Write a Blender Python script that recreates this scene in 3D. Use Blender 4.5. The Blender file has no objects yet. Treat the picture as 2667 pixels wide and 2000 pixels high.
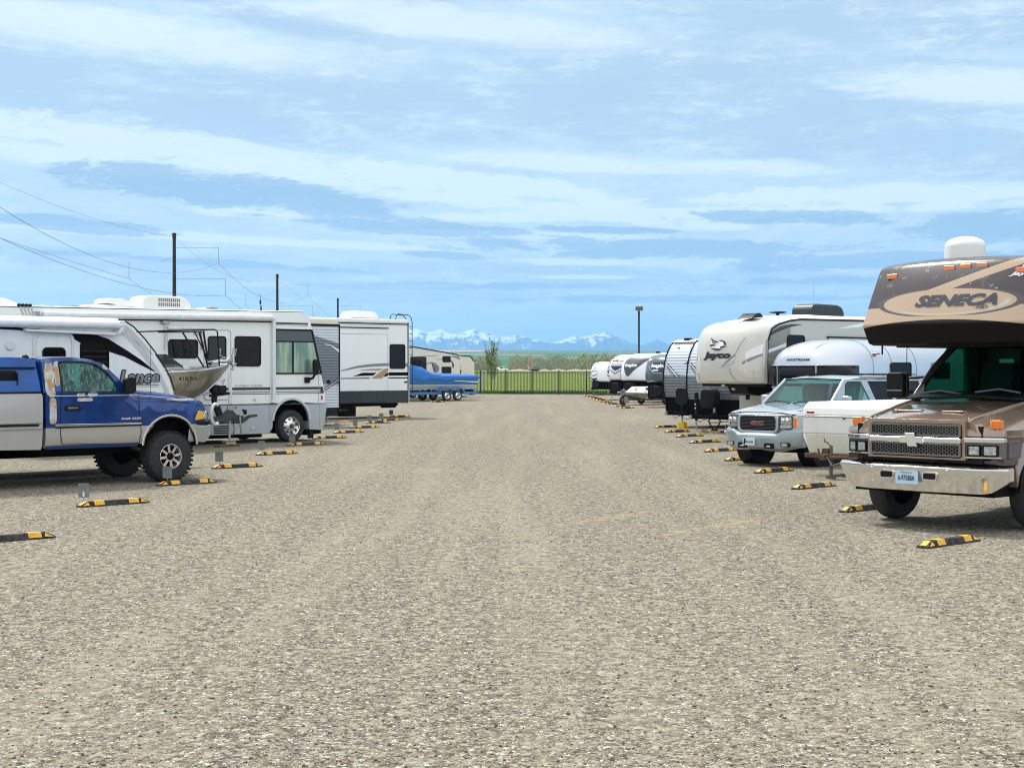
import bpy, bmesh, math, random
from mathutils import Vector, Matrix
R = math.radians
SC = bpy.context.scene
# ---------------------------------------------------------------- camera
cam = bpy.data.objects.new('camera', bpy.data.cameras.new('camera'))
SC.collection.objects.link(cam); SC.camera = cam
cam.location = (0, 0, 2.02)
cam.rotation_euler = (R(90) - math.atan(38/4008.), 0, 0)
cam.data.sensor_width = 36; cam.data.lens = 36*4008/2667.
cam.data.clip_start = 0.1; cam.data.clip_end = 80000
# ---------------------------------------------------------------- light
SUN_EL, SUN_AZ = R(56), R(-37)          # azimuth from +Y towards +X
sun = bpy.data.objects.new('sun', bpy.data.lights.new('sun', 'SUN'))
SC.collection.objects.link(sun)
sun.data.energy = 3.1; sun.data.angle = R(10); sun.data.color = (1, .96, .9)
sv = Vector((math.sin(SUN_AZ)*math.cos(SUN_EL), math.cos(SUN_AZ)*math.cos(SUN_EL), math.sin(SUN_EL)))
sun.rotation_euler = sv.to_track_quat('Z', 'Y').to_euler()
SC.view_settings.view_transform = 'Standard'; SC.view_settings.look = 'None'
SC.view_settings.exposure = 0.40; SC.view_settings.gamma = 1
SC.cycles.volume_bounces = 1; SC.cycles.max_bounces = 8; SC.cycles.transparent_max_bounces = 16
SC.cycles.use_denoising = True; SC.cycles.filter_width = 1.05

world = bpy.data.worlds.new('World'); SC.world = world; world.use_nodes = True
class NT:
    def __init__(s, t): s.t = t; s.n = t.nodes; s.l = t.links
    def add(s, typ, **k):
        n = s.n.new(typ)
        for a, v in k.items(): setattr(n, a, v)
        return n
    def put(s, sock, v):
        if isinstance(v, bpy.types.NodeSocket): s.l.new(v, sock)
        else: sock.default_value = v
    def m(s, op, a, b=None, c=None, clamp=False):
        n = s.add('ShaderNodeMath', operation=op, use_clamp=clamp)
        s.put(n.inputs[0], a)
        if b is not None: s.put(n.inputs[1], b)
        if c is not None: s.put(n.inputs[2], c)
        return n.outputs[0]
    def ss(s, v, a, b):
        n = s.add('ShaderNodeMapRange', interpolation_type='SMOOTHSTEP')
        s.put(n.inputs[0], v); n.inputs[1].default_value = a; n.inputs[2].default_value = b
        return n.outputs[0]
    def mix(s, f, a, b, mode='MIX'):
        n = s.add('ShaderNodeMix', data_type='RGBA', blend_type=mode)
        s.put(n.inputs[0], f)
        for i, v in ((6, a), (7, b)):
            if isinstance(v, tuple): v = tuple(v) + (1,) if len(v) == 3 else v
            s.put(n.inputs[i], v)
        return n.outputs[2]
    def noise(s, vec, scale, detail=3, rough=.55, dist=0, out=0):
        n = s.add('ShaderNodeTexNoise'); 
        if vec is not None: s.l.new(vec, n.inputs['Vector'])
        n.inputs['Scale'].default_value = scale; n.inputs['Detail'].default_value = detail
        n.inputs['Roughness'].default_value = rough; n.inputs['Distortion'].default_value = dist
        return n.outputs[out]
    def vor(s, vec, scale, feature='F1', out='Distance', rnd=1):
        n = s.add('ShaderNodeTexVoronoi', feature=feature)
        s.l.new(vec, n.inputs['Vector']); n.inputs['Scale'].default_value = scale
        n.inputs['Randomness'].default_value = rnd
        return n.outputs[out]
    def xyz(s, x, y, z):
        n = s.add('ShaderNodeCombineXYZ')
        for i, v in enumerate((x, y, z)): s.put(n.inputs[i], v)
        return n.outputs[0]
    def sep(s, v):
        n = s.add('ShaderNodeSeparateXYZ'); s.l.new(v, n.inputs[0]); return n.outputs
    def ramp(s, v, stops):
        n = s.add('ShaderNodeValToRGB'); s.put(n.inputs[0], v)
        e = n.color_ramp.elements
        while len(e) < len(stops): e.new(.5)
        for i, (p, c) in enumerate(stops): e[i].position = p; e[i].color = tuple(c) + (1,)
        return n.outputs[0]

def make_world():
    t = NT(world.node_tree); t.n.clear()
    out = t.add('ShaderNodeOutputWorld')
    sky = t.add('ShaderNodeTexSky', sky_type='NISHITA'); sky.sun_disc = False
    sky.sun_elevation = SUN_EL; sky.sun_rotation = SUN_AZ; sky.altitude = 900; sky.dust_density = .6
    bg1 = t.add('ShaderNodeBackground'); t.l.new(sky.outputs[0], bg1.inputs[0]); bg1.inputs[1].default_value = .12
    tc = t.add('ShaderNodeTexCoord'); x, y, z = t.sep(tc.outputs['Generated'])
    az = t.m('ARCTAN2', x, y); hz = t.m('SQRT', t.m('ADD', t.m('MULTIPLY', x, x), t.m('MULTIPLY', y, y)))
    el = t.m('ARCTAN2', z, hz)
    elp = t.m('MAXIMUM', el, .0)
    k = t.m('DIVIDE', 1.0, t.m('ADD', elp, .11))
    # streaky layer coordinates: flat cloud deck seen in perspective
    P = t.xyz(t.m('MULTIPLY', t.m('MULTIPLY', az, k), 1.0), t.m('MULTIPLY', k, .75), 0.0)
    n1 = t.noise(P, 1.3, 7, .62, .6)
    n2 = t.noise(P, 3.4, 8, .66, .9)
    wisp = t.noise(t.xyz(t.m('MULTIPLY', az, 7.0), t.m('MULTIPLY', el, 60.0), 3.0), 1.0, 7, .62, .5)
    rag = t.noise(t.xyz(t.m('MULTIPLY', az, 13.0), t.m('MULTIPLY', el, 62.0), 1.0), 1.0, 9, .68, .35)
    rag2 = t.noise(t.xyz(t.m('MULTIPLY', az, 36.0), t.m('MULTIPLY', el, 170.0), 6.0), 1.0, 8, .72, .5)
    warp = t.m('ADD', t.m('MULTIPLY', t.m('SUBTRACT', rag, .5), 5.0), t.m('MULTIPLY', t.m('SUBTRACT', rag2, .5), 3.8))
    def px(X, Y): return (math.atan((X-1333.5)/4008.), math.atan((962-Y)/4008.))
    def blob(X, Y, W, H, tilt=0.0, soft=0.0):
        a0, e0 = px(X, Y); w = W/4008.; h = H/4008.
        da = t.m('SUBTRACT', az, a0); de = t.m('SUBTRACT', el, e0)
        de = t.m('ADD', de, t.m('MULTIPLY', da, tilt))
        q = t.m('ADD', t.m('POWER', t.m('ABSOLUTE', t.m('DIVIDE', da, w)), 2.0), t.m('POWER', t.m('ABSOLUTE', t.m('DIVIDE', de, h)), 2.0))
        return t.ss(t.m('ADD', q, warp), 1.35+soft, .55-soft)
    def union(lst):
        r = lst[0]
        for b in lst[1:]: r = t.m('MAXIMUM', r, b)
        return r
    dark = union([blob(480, 495, 300, 42, .10), blob(820, 535, 330, 42, .16), blob(1010, 590, 330, 22, .05), blob(1700, 650, 560, 28, .03), blob(2080, 572, 250, 20, .04),
                  blob(1560, 600, 160, 10, .03), blob(2300, 690, 420, 26, 0), blob(2600, 610, 200, 40, 0), blob(190, 600, 220, 18, .08), blob(560, 690, 420, 9, .05, .2), blob(1150, 745, 420, 9, 0, .2), blob(1800, 780, 500, 9, 0, .2), blob(1150, 665, 140, 10, .05), blob(2100, 735, 380, 10, 0, .2)])
    grey = union([blob(60, 250, 300, 95, .12, .4), blob(420, 310, 480, 70, .16, .5), blob(900, 250, 600, 90, .10, .5), blob(1900, 260, 760, 150, .08, .5), blob(2500, 400, 380, 70, .1, .5),
                  blob(2300, 90, 600, 50, .1, .4), blob(1250, 60, 420, 35, .2, .4), blob(700, 60, 300, 30, .2, .4), blob(1950, 730, 1100, 30, 0, .4), blob(900, 770, 600, 26, 0, .4), blob(500, 700, 560, 30, .04, .4), blob(1300, 700, 500, 18, .0, .4)])
    white = union([blob(480, 405, 700, 46, .12), blob(700, 560, 190, 16, .03), blob(1080, 460, 560, 34, .12), blob(1330, 615, 420, 12, .02), blob(1500, 683, 230, 9, .02), blob(1520, 722, 160, 6, 0),
                   blob(1750, 560, 900, 16, -.01), blob(1400, 540, 500, 24, .10), blob(2250, 520, 420, 26, 0), blob(260, 110, 620, 52, .10, .5), blob(2560, 260, 320, 40, .1, .5), blob(1150, 60, 500, 40, .1, .5), blob(150, 430, 380, 30, .08, .3),
                   blob(620, 630, 620, 12, .04), blob(900, 745, 300, 6, 0), blob(1600, 430, 500, 24, .05, .4)])
    fine = t.ss(t.m('ADD', t.m('MULTIPLY', n2, .5), t.m('MULTIPLY', rag, .5)), .44, .62)
    tiny = t.ss(rag2, .47, .64)
    base = t.mix(t.ss(el, .0, .10), (.41, .57, .675), (.455, .585, .69))
    c = t.mix(t.m('MULTIPLY', t.ss(n1, .38, .60), .65), base, (.49, .645, .765))
    c = t.mix(t.m('MULTIPLY', fine, .42), c, (.61, .73, .775))
    c = t.mix(t.m('MULTIPLY', grey, .70), c, (.37, .50, .645))
    c = t.mix(t.m('MULTIPLY', t.m('MULTIPLY', tiny, fine), .55), c, (.66, .765, .79))
    c = t.mix(t.m('MULTIPLY', white, .80), c, (.70, .80, .815))
    c = t.mix(t.m('MULTIPLY', dark, .76), c, (.235, .38, .56))
    c = t.mix(t.m('MULTIPLY', t.m('MULTIPLY', t.ss(wisp, .53, .70), t.ss(el, .11, .02)), .35), c, (.62, .75, .81))
    c = t.mix(t.m('MULTIPLY', t.ss(el, .030, -.004), .8), c, (.38, .59, .71))
    c = t.mix(t.ss(el, .27, .75), c, (1.0, 1.02, 1.06))            # thin bright overcast overhead, whitened further to light ground and roofs
    c = t.mix(t.m('MULTIPLY', t.ss(y, .2, -.3), .9), c, (1.02, 1.07, 1.10))   # unseen sky behind the camera brightened as added fill for vehicle fronts
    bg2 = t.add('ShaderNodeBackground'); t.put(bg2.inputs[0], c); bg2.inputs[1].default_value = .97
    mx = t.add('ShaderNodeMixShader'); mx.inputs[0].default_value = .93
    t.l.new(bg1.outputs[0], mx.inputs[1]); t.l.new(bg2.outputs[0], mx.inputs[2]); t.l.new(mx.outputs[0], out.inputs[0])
make_world()

# ---------------------------------------------------------------- projections used only to read places off the survey
F, CXP, CYP, HC = 4008., 1333.5, 1000., 2.02
PIT = math.atan(38/F)
def gp(px, py):
    "ground point under a surveyed sight line"
    xx = (px-CXP)/F; zz = -(py-CYP)/F; c, s = math.cos(PIT), math.sin(PIT)
    r = (xx, c+zz*s, zz*c-s); t = -HC/r[2]
    return (r[0]*t, r[1]*t)
PHI = R(47); ROT = R(43)
DX = Vector((math.sin(PHI), math.cos(PHI), 0)); DN = Vector((-math.cos(PHI), math.sin(PHI), 0))

# ---------------------------------------------------------------- materials
MATS = {}
def mat(name, col, rough=.5, metal=0, coat=0, spec=.5, var=0, vs=6, bump=0, bs=40, **kw):
    if name in MATS: return MATS[name]
    m = bpy.data.materials.new(name); m.use_nodes = True; MATS[name] = m
    t = NT(m.node_tree); b = t.n['Principled BSDF']
    b.inputs['Base Color'].default_value = tuple(col) + (1,)
    b.inputs['Roughness'].default_value = rough; b.inputs['Metallic'].default_value = metal
    b.inputs['Coat Weight'].default_value = coat; b.inputs['Coat Roughness'].default_value = .06
    b.inputs['Specular IOR Level'].default_value = spec
    if var or bump:
        tc = t.add('ShaderNodeTexCoord'); v = tc.outputs['Object']
    if var:
        n = t.noise(v, vs, 6, .65)
        d = tuple(c*(1-var) for c in col); l = tuple(min(1, c*(1+var*.5)) for c in col)
        t.put(b.inputs['Base Color'], t.mix(t.ss(n, .35, .65), d, l))
        t.put(b.inputs['Roughness'], t.m('ADD', rough, t.m('MULTIPLY', t.m('SUBTRACT', n, .5), .25), clamp=True))
    if bump:
        bn = t.add('ShaderNodeBump'); bn.inputs['Strength'].default_value = bump; bn.inputs['Distance'].default_value = .02
        t.put(bn.inputs['Height'], t.noise(v, bs, 4)); t.l.new(bn.outputs[0], b.inputs['Normal'])
    return m
def rv_mat(name, col, rough=.3, dirt=(.42, .38, .30), amt=.35, coat=.3, metal=0):
    "painted fibreglass with faint vertical dirt streaks and wheel-height road dust"
    if name in MATS: return MATS[name]
    m = mat(name, col, rough, metal, coat); t = NT(m.node_tree); b = t.n['Principled BSDF']
    tc = t.add('ShaderNodeTexCoord'); x, y, z = t.sep(tc.outputs['Object'])
    st = t.noise(t.xyz(t.m('MULTIPLY', x, 9.0), t.m('MULTIPLY', y, 9.0), t.m('MULTIPLY', z, .5)), 1.0, 5, .6)
    bl = t.noise(tc.outputs['Object'], 1.7, 4, .6)
    a = t.m('MULTIPLY', t.m('MULTIPLY', t.ss(st, .45, .8), bl), amt)
    low = t.m('MULTIPLY', t.ss(z, 1.0, .45), t.m('MULTIPLY', bl, amt*1.2))
    t.put(b.inputs['Base Color'], t.mix(t.m('ADD', a, low, clamp=True), tuple(col), dirt))
    bn = t.add('ShaderNodeBump'); bn.inputs['Strength'].default_value = .12; bn.inputs['Distance'].default_value = .02
    t.put(bn.inputs['Height'], t.noise(tc.outputs['Object'], 2.2, 2)); t.l.new(bn.outputs[0], b.inputs['Normal'])
    return m
def glass_mat(name, tint, op=.0, dusty=0):
    "clear tinted pane: see-through with fresnel reflection"
    if name in MATS: return MATS[name]
    m = bpy.data.materials.new(name); m.use_nodes = True; MATS[name] = m
    t = NT(m.node_tree); t.n.clear(); out = t.add('ShaderNodeOutputMaterial')
    tr = t.add('ShaderNodeBsdfTransparent'); tr.inputs[0].default_value = tuple(tint) + (1,)
    gl = t.add('ShaderNodeBsdfGlossy'); gl.inputs['Roughness'].default_value = .03
    lw = t.add('ShaderNodeLayerWeight'); lw.inputs[0].default_value = .5
    fac = t.m('ADD', .04, t.m('MULTIPLY', t.m('POWER', lw.outputs['Facing'], 4.0), .8))
    mx = t.add('ShaderNodeMixShader'); t.l.new(fac, mx.inputs[0]); t.l.new(tr.outputs[0], mx.inputs[1]); t.l.new(gl.outputs[0], mx.inputs[2])
    last = mx
    if dusty:
        tc = t.add('ShaderNodeTexCoord'); x, y, z = t.sep(tc.outputs['Object'])
        n = t.noise(t.xyz(t.m('MULTIPLY', x, 26.0), t.m('MULTIPLY', y, 26.0), t.m('MULTIPLY', z, 8.0)), 1.0, 6, .7)
        df = t.add('ShaderNodeBsdfDiffuse'); df.inputs[0].default_value = (.25, .5, .45, 1)
        m2 = t.add('ShaderNodeMixShader'); t.put(m2.inputs[0], t.m('MULTIPLY', t.ss(n, .45, .7), dusty))
        t.l.new(mx.outputs[0], m2.inputs[1]); t.l.new(df.outputs[0], m2.inputs[2]); last = m2
    t.l.new(last.outputs[0], out.inputs[0]); return m
def lens_mat(name, col):
    m = mat(name, col, .12, 0, 1); b = m.node_tree.nodes['Principled BSDF']
    return m
WHITE = rv_mat('white_gelcoat', (.84, .87, .87), amt=.28); WHITE2 = rv_mat('warm_white_gelcoat', (.80, .79, .74))
ROOFW = mat('roof_membrane', (.86, .86, .85), .6, var=.06, vs=3)
CREAM = rv_mat('cream_gelcoat', (.72, .68, .55)); BEIGE = rv_mat('beige_gelcoat', (.52, .51, .45))
BEIGEL = rv_mat('light_beige_gelcoat', (.58, .57, .51), .22, coat=.6)
BEIGED = rv_mat('sand_gelcoat', (.42, .37, .29), .25, coat=.5)
LGREY = rv_mat('light_grey_gelcoat', (.42, .47, .52)); SILV = mat('silver_paint', (.50, .53, .54), .3, .55, .7)
DARK = mat('dark_panel', (.012, .015, .018), .5, var=.3, spec=.25); BLACK = mat('black_plastic', (.006, .006, .007), .5, var=.3, spec=.25)
SATIN = mat('satin_black', (.007, .007, .009), .4, spec=.25)
UNDER = mat('underbody', (.010, .009, .009), .9, spec=.1, var=.4, vs=4); RUBBER = mat('rubber', (.022, .022, .023), .8, var=.4, vs=9, bump=.2)
TYRE = mat('tyre_rubber', (.025, .027, .027), .75, var=.35, vs=12)
CHROME = mat('chrome', (.80, .80, .81), .13, 1); ALU = mat('aluminium', (.62, .63, .64), .32, 1, var=.1)
ALUD = mat('dull_aluminium', (.40, .38, .34), .45, .7, var=.3, vs=3); STEEL = mat('galvanised_steel', (.42, .43, .43), .45, .8, var=.2)
GLASSD = mat('dark_glass', (.003, .004, .006), .06, 0, 0, spec=.22)
GLASSG = mat('green_dark_glass', (.006, .018, .018), .05, 0, 0, spec=.35)
GREY = mat('grey_decal', (.22, .23, .25), .4); DGREY = mat('charcoal_decal', (.045, .045, .055), .4)
LDEC = mat('pale_grey_decal', (.55, .56, .58), .4); TAN = mat('tan_decal', (.42, .28, .17), .4); TAN2 = mat('olive_tan_decal', (.36, .31, .20), .4)
SEAM = mat('panel_seam', (.30, .32, .33), .7)
ORANGE = mat('amber_lens', (.85, .20, .01), .15, coat=1); RED = mat('red_lens', (.5, .02, .02), .2, coat=1); AMBER = mat('yellow_lens', (.9, .45, .03), .15, coat=1)
LENS = mat('clear_lens', (.55, .60, .60), .12, .5, 1, var=.4, vs=30); FLAT = mat('flat_black_decal', (.004, .004, .005), .7, spec=.12); WOOD = mat('weathered_wood', (.42, .33, .22), .85, var=.4, vs=8, bump=.4)
PINE = mat('pine_block', (.62, .40, .20), .8, var=.3, vs=10, bump=.3); STEEL2 = STEEL; YEL = mat('yellow_plastic', (.85, .50, .01), .45, var=.1)
STOPY = mat('yellow_reflective', (.85, .46, .04), .5, var=.25, vs=30); STOPB = mat('recycled_rubber', (.022, .021, .022), .8, var=.4, vs=60, bump=.6, bs=150)
BLUEM = mat('blue_metal', (.02, .16, .45), .4)
def worn(m, dirt, amt):
    t = NT(m.node_tree); b = t.n['Principled BSDF']; oi = t.add('ShaderNodeObjectInfo'); tc = t.add('ShaderNodeTexCoord')
    src = b.inputs['Base Color'].links[0].from_socket
    ad = t.add('ShaderNodeVectorMath', operation='ADD'); t.l.new(tc.outputs['Object'], ad.inputs[0]); t.put(ad.inputs[1], t.xyz(t.m('MULTIPLY', oi.outputs['Random'], 50.0), 0.0, 0.0))
    n = t.noise(ad.outputs[0], 14, 6, .75)
    t.put(b.inputs['Base Color'], t.mix(t.m('MULTIPLY', t.ss(n, .45, .66), t.m('MULTIPLY', t.m('ADD', oi.outputs['Random'], .35), amt), clamp=True), src, dirt))
worn(STOPY, (.30, .24, .14), .45); worn(STOPB, (.13, .115, .09), .6)
SIGN = mat('grey_plate', (.20, .215, .21), .6, .2, var=.25)
WTXT = mat('white_decal', (.8, .82, .84), .4); RUST = mat('rusty_steel', (.13, .075, .045), .85, var=.5, vs=20, bump=.4)
SEATC = mat('seat_cloth', (.10, .12, .12), .9, var=.2); INTER = mat('cab_interior', (.05, .06, .06), .8)
CANV = mat('white_vinyl_roll', (.74, .76, .78), .45, var=.08)

# ---------------------------------------------------------------- mesh helpers
def link(o): SC.collection.objects.link(o); return o
class M:
    def __init__(s): s.b = bmesh.new()
    def box(s, x0, x1, y0, y1, z0, z1):
        v = [s.b.verts.new((x, y, z)) for x in (x0, x1) for y in (y0, y1) for z in (z0, z1)]
        for f in ((0, 1, 3, 2), (4, 6, 7, 5), (0, 4, 5, 1), (2, 3, 7, 6), (0, 2, 6, 4), (1, 5, 7, 3)):
            s.b.faces.new([v[i] for i in f])
        return s
    def obox(s, c, ax, ay, az):
        "oriented box from centre and three half axes"
        c = Vector(c); ax, ay, az = Vector(ax), Vector(ay), Vector(az)
        v = [s.b.verts.new(c+i*ax+j*ay+k*az) for i in (-1, 1) for j in (-1, 1) for k in (-1, 1)]
        for f in ((0, 1, 3, 2), (4, 6, 7, 5), (0, 4, 5, 1), (2, 3, 7, 6), (0, 2, 6, 4), (1, 5, 7, 3)):
            s.b.faces.new([v[i] for i in f])
        return s
    def pr(s, prof, a0, a1, axis='y'):
        def P(u, w, a): return {'y': (u, a, w), 'x': (a, u, w), 'z': (u, w, a)}[axis]
        A = [s.b.verts.new(P(u, w, a0)) for u, w in prof]; B = [s.b.verts.new(P(u, w, a1)) for u, w in prof]
        n = len(prof)
        fs = [s.b.faces.new(A), s.b.faces.new(B[::-1])]
        for i in range(n): fs.append(s.b.faces.new((A[i], B[i], B[(i+1) % n], A[(i+1) % n])))
        return s
    def ring(s, outer, inner, a0, a1, axis='y', n=48):
        "plate with a hole; both outlines star-shaped about the hole's centre"
        cx = sum(p[0] for p in inner)/len(inner); cz = sum(p[1] for p in inner)/len(inner)
        def hit(poly, th):
            dx, dz = math.cos(th), math.sin(th); best = None
            for i in range(len(poly)):
                (x1, z1), (x2, z2) = poly[i], poly[(i+1) % len(poly)]
                ex, ez = x2-x1, z2-z1; den = dx*ez-dz*ex
                if abs(den) < 1e-9: continue
                t = ((x1-cx)*ez-(z1-cz)*ex)/den; u = ((x1-cx)*dz-(z1-cz)*dx)/den
                if t > 0 and -1e-6 <= u <= 1+1e-6 and (best is None or t > best): best = t
            return (cx+dx*best, cz+dz*best)
        ths = sorted([2*math.pi*i/n for i in range(n)] + [math.atan2(p[1]-cz, p[0]-cx) % (2*math.pi) for p in list(outer)+list(inner)])
        u = [ths[0]]
        for t_ in ths[1:]:
            if t_-u[-1] > 1e-3: u.append(t_)
        def P(q, a): return {'y': (q[0], a, q[1]), 'x': (a, q[0], q[1])}[axis]
        L = [[s.b.verts.new(P(hit(pl, th), a)) for th in u] for pl, a in ((outer, a0), (outer, a1), (inner, a1), (inner, a0))]
        k = len(u)
        for j in range(4):
            for i in range(k):
                s.b.faces.new((L[j][i], L[j][(i+1) % k], L[(j+1) % 4][(i+1) % k], L[(j+1) % 4][i]))
        return s
    def cyl(s, p, q, r, r2=None, n=16, caps=True):
        p, q = Vector(p), Vector(q); r2 = r if r2 is None else r2
        d = (q-p).normalized(); a = d.orthogonal().normalized(); b = d.cross(a)
        A = [s.b.verts.new(p+r*(math.cos(2*math.pi*i/n)*a+math.sin(2*math.pi*i/n)*b)) for i in range(n)]
        B = [s.b.verts.new(q+r2*(math.cos(2*math.pi*i/n)*a+math.sin(2*math.pi*i/n)*b)) for i in range(n)]
        for i in range(n): s.b.faces.new((A[i], A[(i+1) % n], B[(i+1) % n], B[i]))
        if caps: s.b.faces.new(A[::-1]); s.b.faces.new(B)
        return s
    def tube(s, pts, r, n=8):
        pts = [Vector(p) for p in pts]; rings = []; a = None
        for i, p in enumerate(pts):
            d = ((pts[min(i+1, len(pts)-1)]-pts[max(i-1, 0)])).normalized()
            if a is None: a = d.orthogonal().normalized()
            else: a = (a-a.dot(d)*d).normalized()
            b = d.cross(a)
            rings.append([s.b.verts.new(p+r*(math.cos(2*math.pi*k/n)*a+math.sin(2*math.pi*k/n)*b)) for k in range(n)])
        for A, B in zip(rings, rings[1:]):
            for i in range(n): s.b.faces.new((A[i], A[(i+1) % n], B[(i+1) % n], B[i]))
        s.b.faces.new(rings[0][::-1]); s.b.faces.new(rings[-1]); return s
    def loft(s, loops, caps=True, close=True):
        L = [[s.b.verts.new(p) for p in lp] for lp in loops]; n = len(L[0])
        for A, B in zip(L, L[1:]):
            for i in range(n if close else n-1):
                s.b.faces.new((A[i], A[(i+1) % n], B[(i+1) % n], B[i]))
        if caps and close: s.b.faces.new(L[0][::-1]); s.b.faces.new(L[-1])
        return s
    def lathe(s, prof, c, axis='y', n=32):
        "prof = (radius, along-axis) pairs"
        def P(r, h, th):
            a, b = r*math.cos(th), r*math.sin(th)
            return Vector(c)+Vector({'y': (a, h, b), 'x': (h, a, b), 'z': (a, b, h)}[axis])
        L = [[s.b.verts.new(P(r, h, 2*math.pi*i/n)) for i in range(n)] for r, h in prof]
        for A, B in zip(L, L[1:]):
            for i in range(n): s.b.faces.new((A[i], A[(i+1) % n], B[(i+1) % n], B[i]))
        return s
    def ell(s, c, r, n=16, m=10, z0=-1.0, pw=1.0):
        "ellipsoid, optionally cut flat at z0 (in units of its height radius)"
        t0 = math.asin(z0); L = []
        for j in range(m+1):
            ph = t0+(math.pi/2-t0)*j/m; cr = math.cos(ph)**pw
            L.append([s.b.verts.new((c[0]+r[0]*cr*math.cos(2*math.pi*i/n), c[1]+r[1]*cr*math.sin(2*math.pi*i/n), c[2]+r[2]*math.sin(ph))) for i in range(n)])
        for A, B in zip(L, L[1:]):
            for i in range(n): s.b.faces.new((A[i], A[(i+1) % n], B[(i+1) % n], B[i]))
        s.b.faces.new(L[0][::-1]); return s
    def cut(s, axis, vals):
        no = {'x': (1, 0, 0), 'y': (0, 1, 0), 'z': (0, 0, 1)}[axis]
        for v in vals:
            bmesh.ops.bisect_plane(s.b, geom=s.b.verts[:]+s.b.edges[:]+s.b.faces[:], plane_co=tuple(c*v for c in no), plane_no=no)
        return s
    def tri(s): bmesh.ops.triangulate(s.b, faces=s.b.faces[:]); return s
    def map(s, fn):
        for v in s.b.verts: v.co = Vector(fn(*v.co))
        return s
    def build(s, name, m, parent=None, bev=0, seg=2, ang=38, smooth=True, solid=0):
        bmesh.ops.remove_doubles(s.b, verts=s.b.verts[:], dist=1e-5)
        if s.b.faces: bmesh.ops.recalc_face_normals(s.b, faces=s.b.faces[:])
        me = bpy.data.meshes.new(name); s.b.to_mesh(me); s.b.free()
        me.materials.append(m)
        if smooth:
            me.polygons.foreach_set('use_smooth', [True]*len(me.polygons)); me.set_sharp_from_angle(angle=R(ang))
        o = link(bpy.data.objects.new(name, me)); o.parent = parent
        if solid:
            q = o.modifiers.new('s', 'SOLIDIFY'); q.thickness = solid
        if bev:
            q = o.modifiers.new('b', 'BEVEL'); q.width = bev; q.segments = seg; q.limit_method = 'ANGLE'; q.angle_limit = R(30); q.harden_normals = True
        return o
def thing(name, label, cat, loc=(0, 0, 0), rot=0, group=None):
    o = link(bpy.data.objects.new(name, None)); o.location = loc; o.rotation_euler = (0, 0, rot); o.empty_display_size = .2
    o['label'] = label; o['category'] = cat
    if group: o['group'] = group
    return o
def tag(o, label, cat, group=None):
    o['label'] = label; o['category'] = cat
    if group: o['group'] = group
    return o
def struct(o, kind='structure'): o['kind'] = kind; return o
def rr(x0, x1, z0, z1, r=.06, n=5):
    r = min(r, (x1-x0)/2-1e-3, (z1-z0)/2-1e-3); P = []
    for cx, cz, a in ((x1-r, z1-r, 0), (x0+r, z1-r, 90), (x0+r, z0+r, 180), (x1-r, z0+r, 270)):
        for i in range(n+1):
            t = R(a+90*i/n); P.append((cx+r*math.cos(t), cz+r*math.sin(t)))
    return P
def window(par, x0, x1, z0, z1, y=0, r=.07, fr=.025, div=None, hbar=None, fm=None, pm=None, side=-1, axis='y', name='window'):
    "frame part with its pane as sub-part; faces -y (side=-1) or +y on a flat side"
    o = M().ring(rr(x0, x1, z0, z1, r), rr(x0+fr, x1-fr, z0+fr, z1-fr, max(.01, r-fr)), y, y+side*.022, axis).build(name, fm or BLACK, par)
    deep = par.parent is not None
    if deep: pr_ = par
    else: pr_ = o
    M().pr(rr(x0+fr*.8, x1-fr*.8, z0+fr*.8, z1-fr*.8, max(.012, r-fr)), y, y+side*.010, axis).build('pane', pm or GLASSD, pr_)
    if div is not None: M().pr([(div-.014, z0+fr), (div+.014, z0+fr), (div+.014, z1-fr), (div-.014, z1-fr)], y, y+side*.016, axis).build('window_bar', fm or BLACK, pr_)
    if hbar is not None: M().pr([(x0+fr, hbar-.012), (x1-fr, hbar-.012), (x1-fr, hbar+.012), (x0+fr, hbar+.012)], y, y+side*.016, axis).build('window_bar', fm or BLACK, pr_)
    return o
def sidemap(y=-.004): return lambda u, v: (u, y, v)
def decal(par, poly, m, fn=None, name='stripe', cu=(), cv=()):
    fn = fn or sidemap(); q = M(); f = q.b.faces.new([q.b.verts.new((u, 0, v)) for u, v in poly])
    q.tri()
    if cu: q.cut('x', cu)
    if cv: q.cut('z', cv)
    for v in q.b.verts: v.co = Vector(fn(v.co.x, v.co.z))
    return q.build(name, m, par, smooth=False)
def band(top, bot): return list(top)+list(bot)[::-1]
def frange(a, b, s):
    r = []; v = a
    while v < b: r.append(v); v += s
    return r
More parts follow.
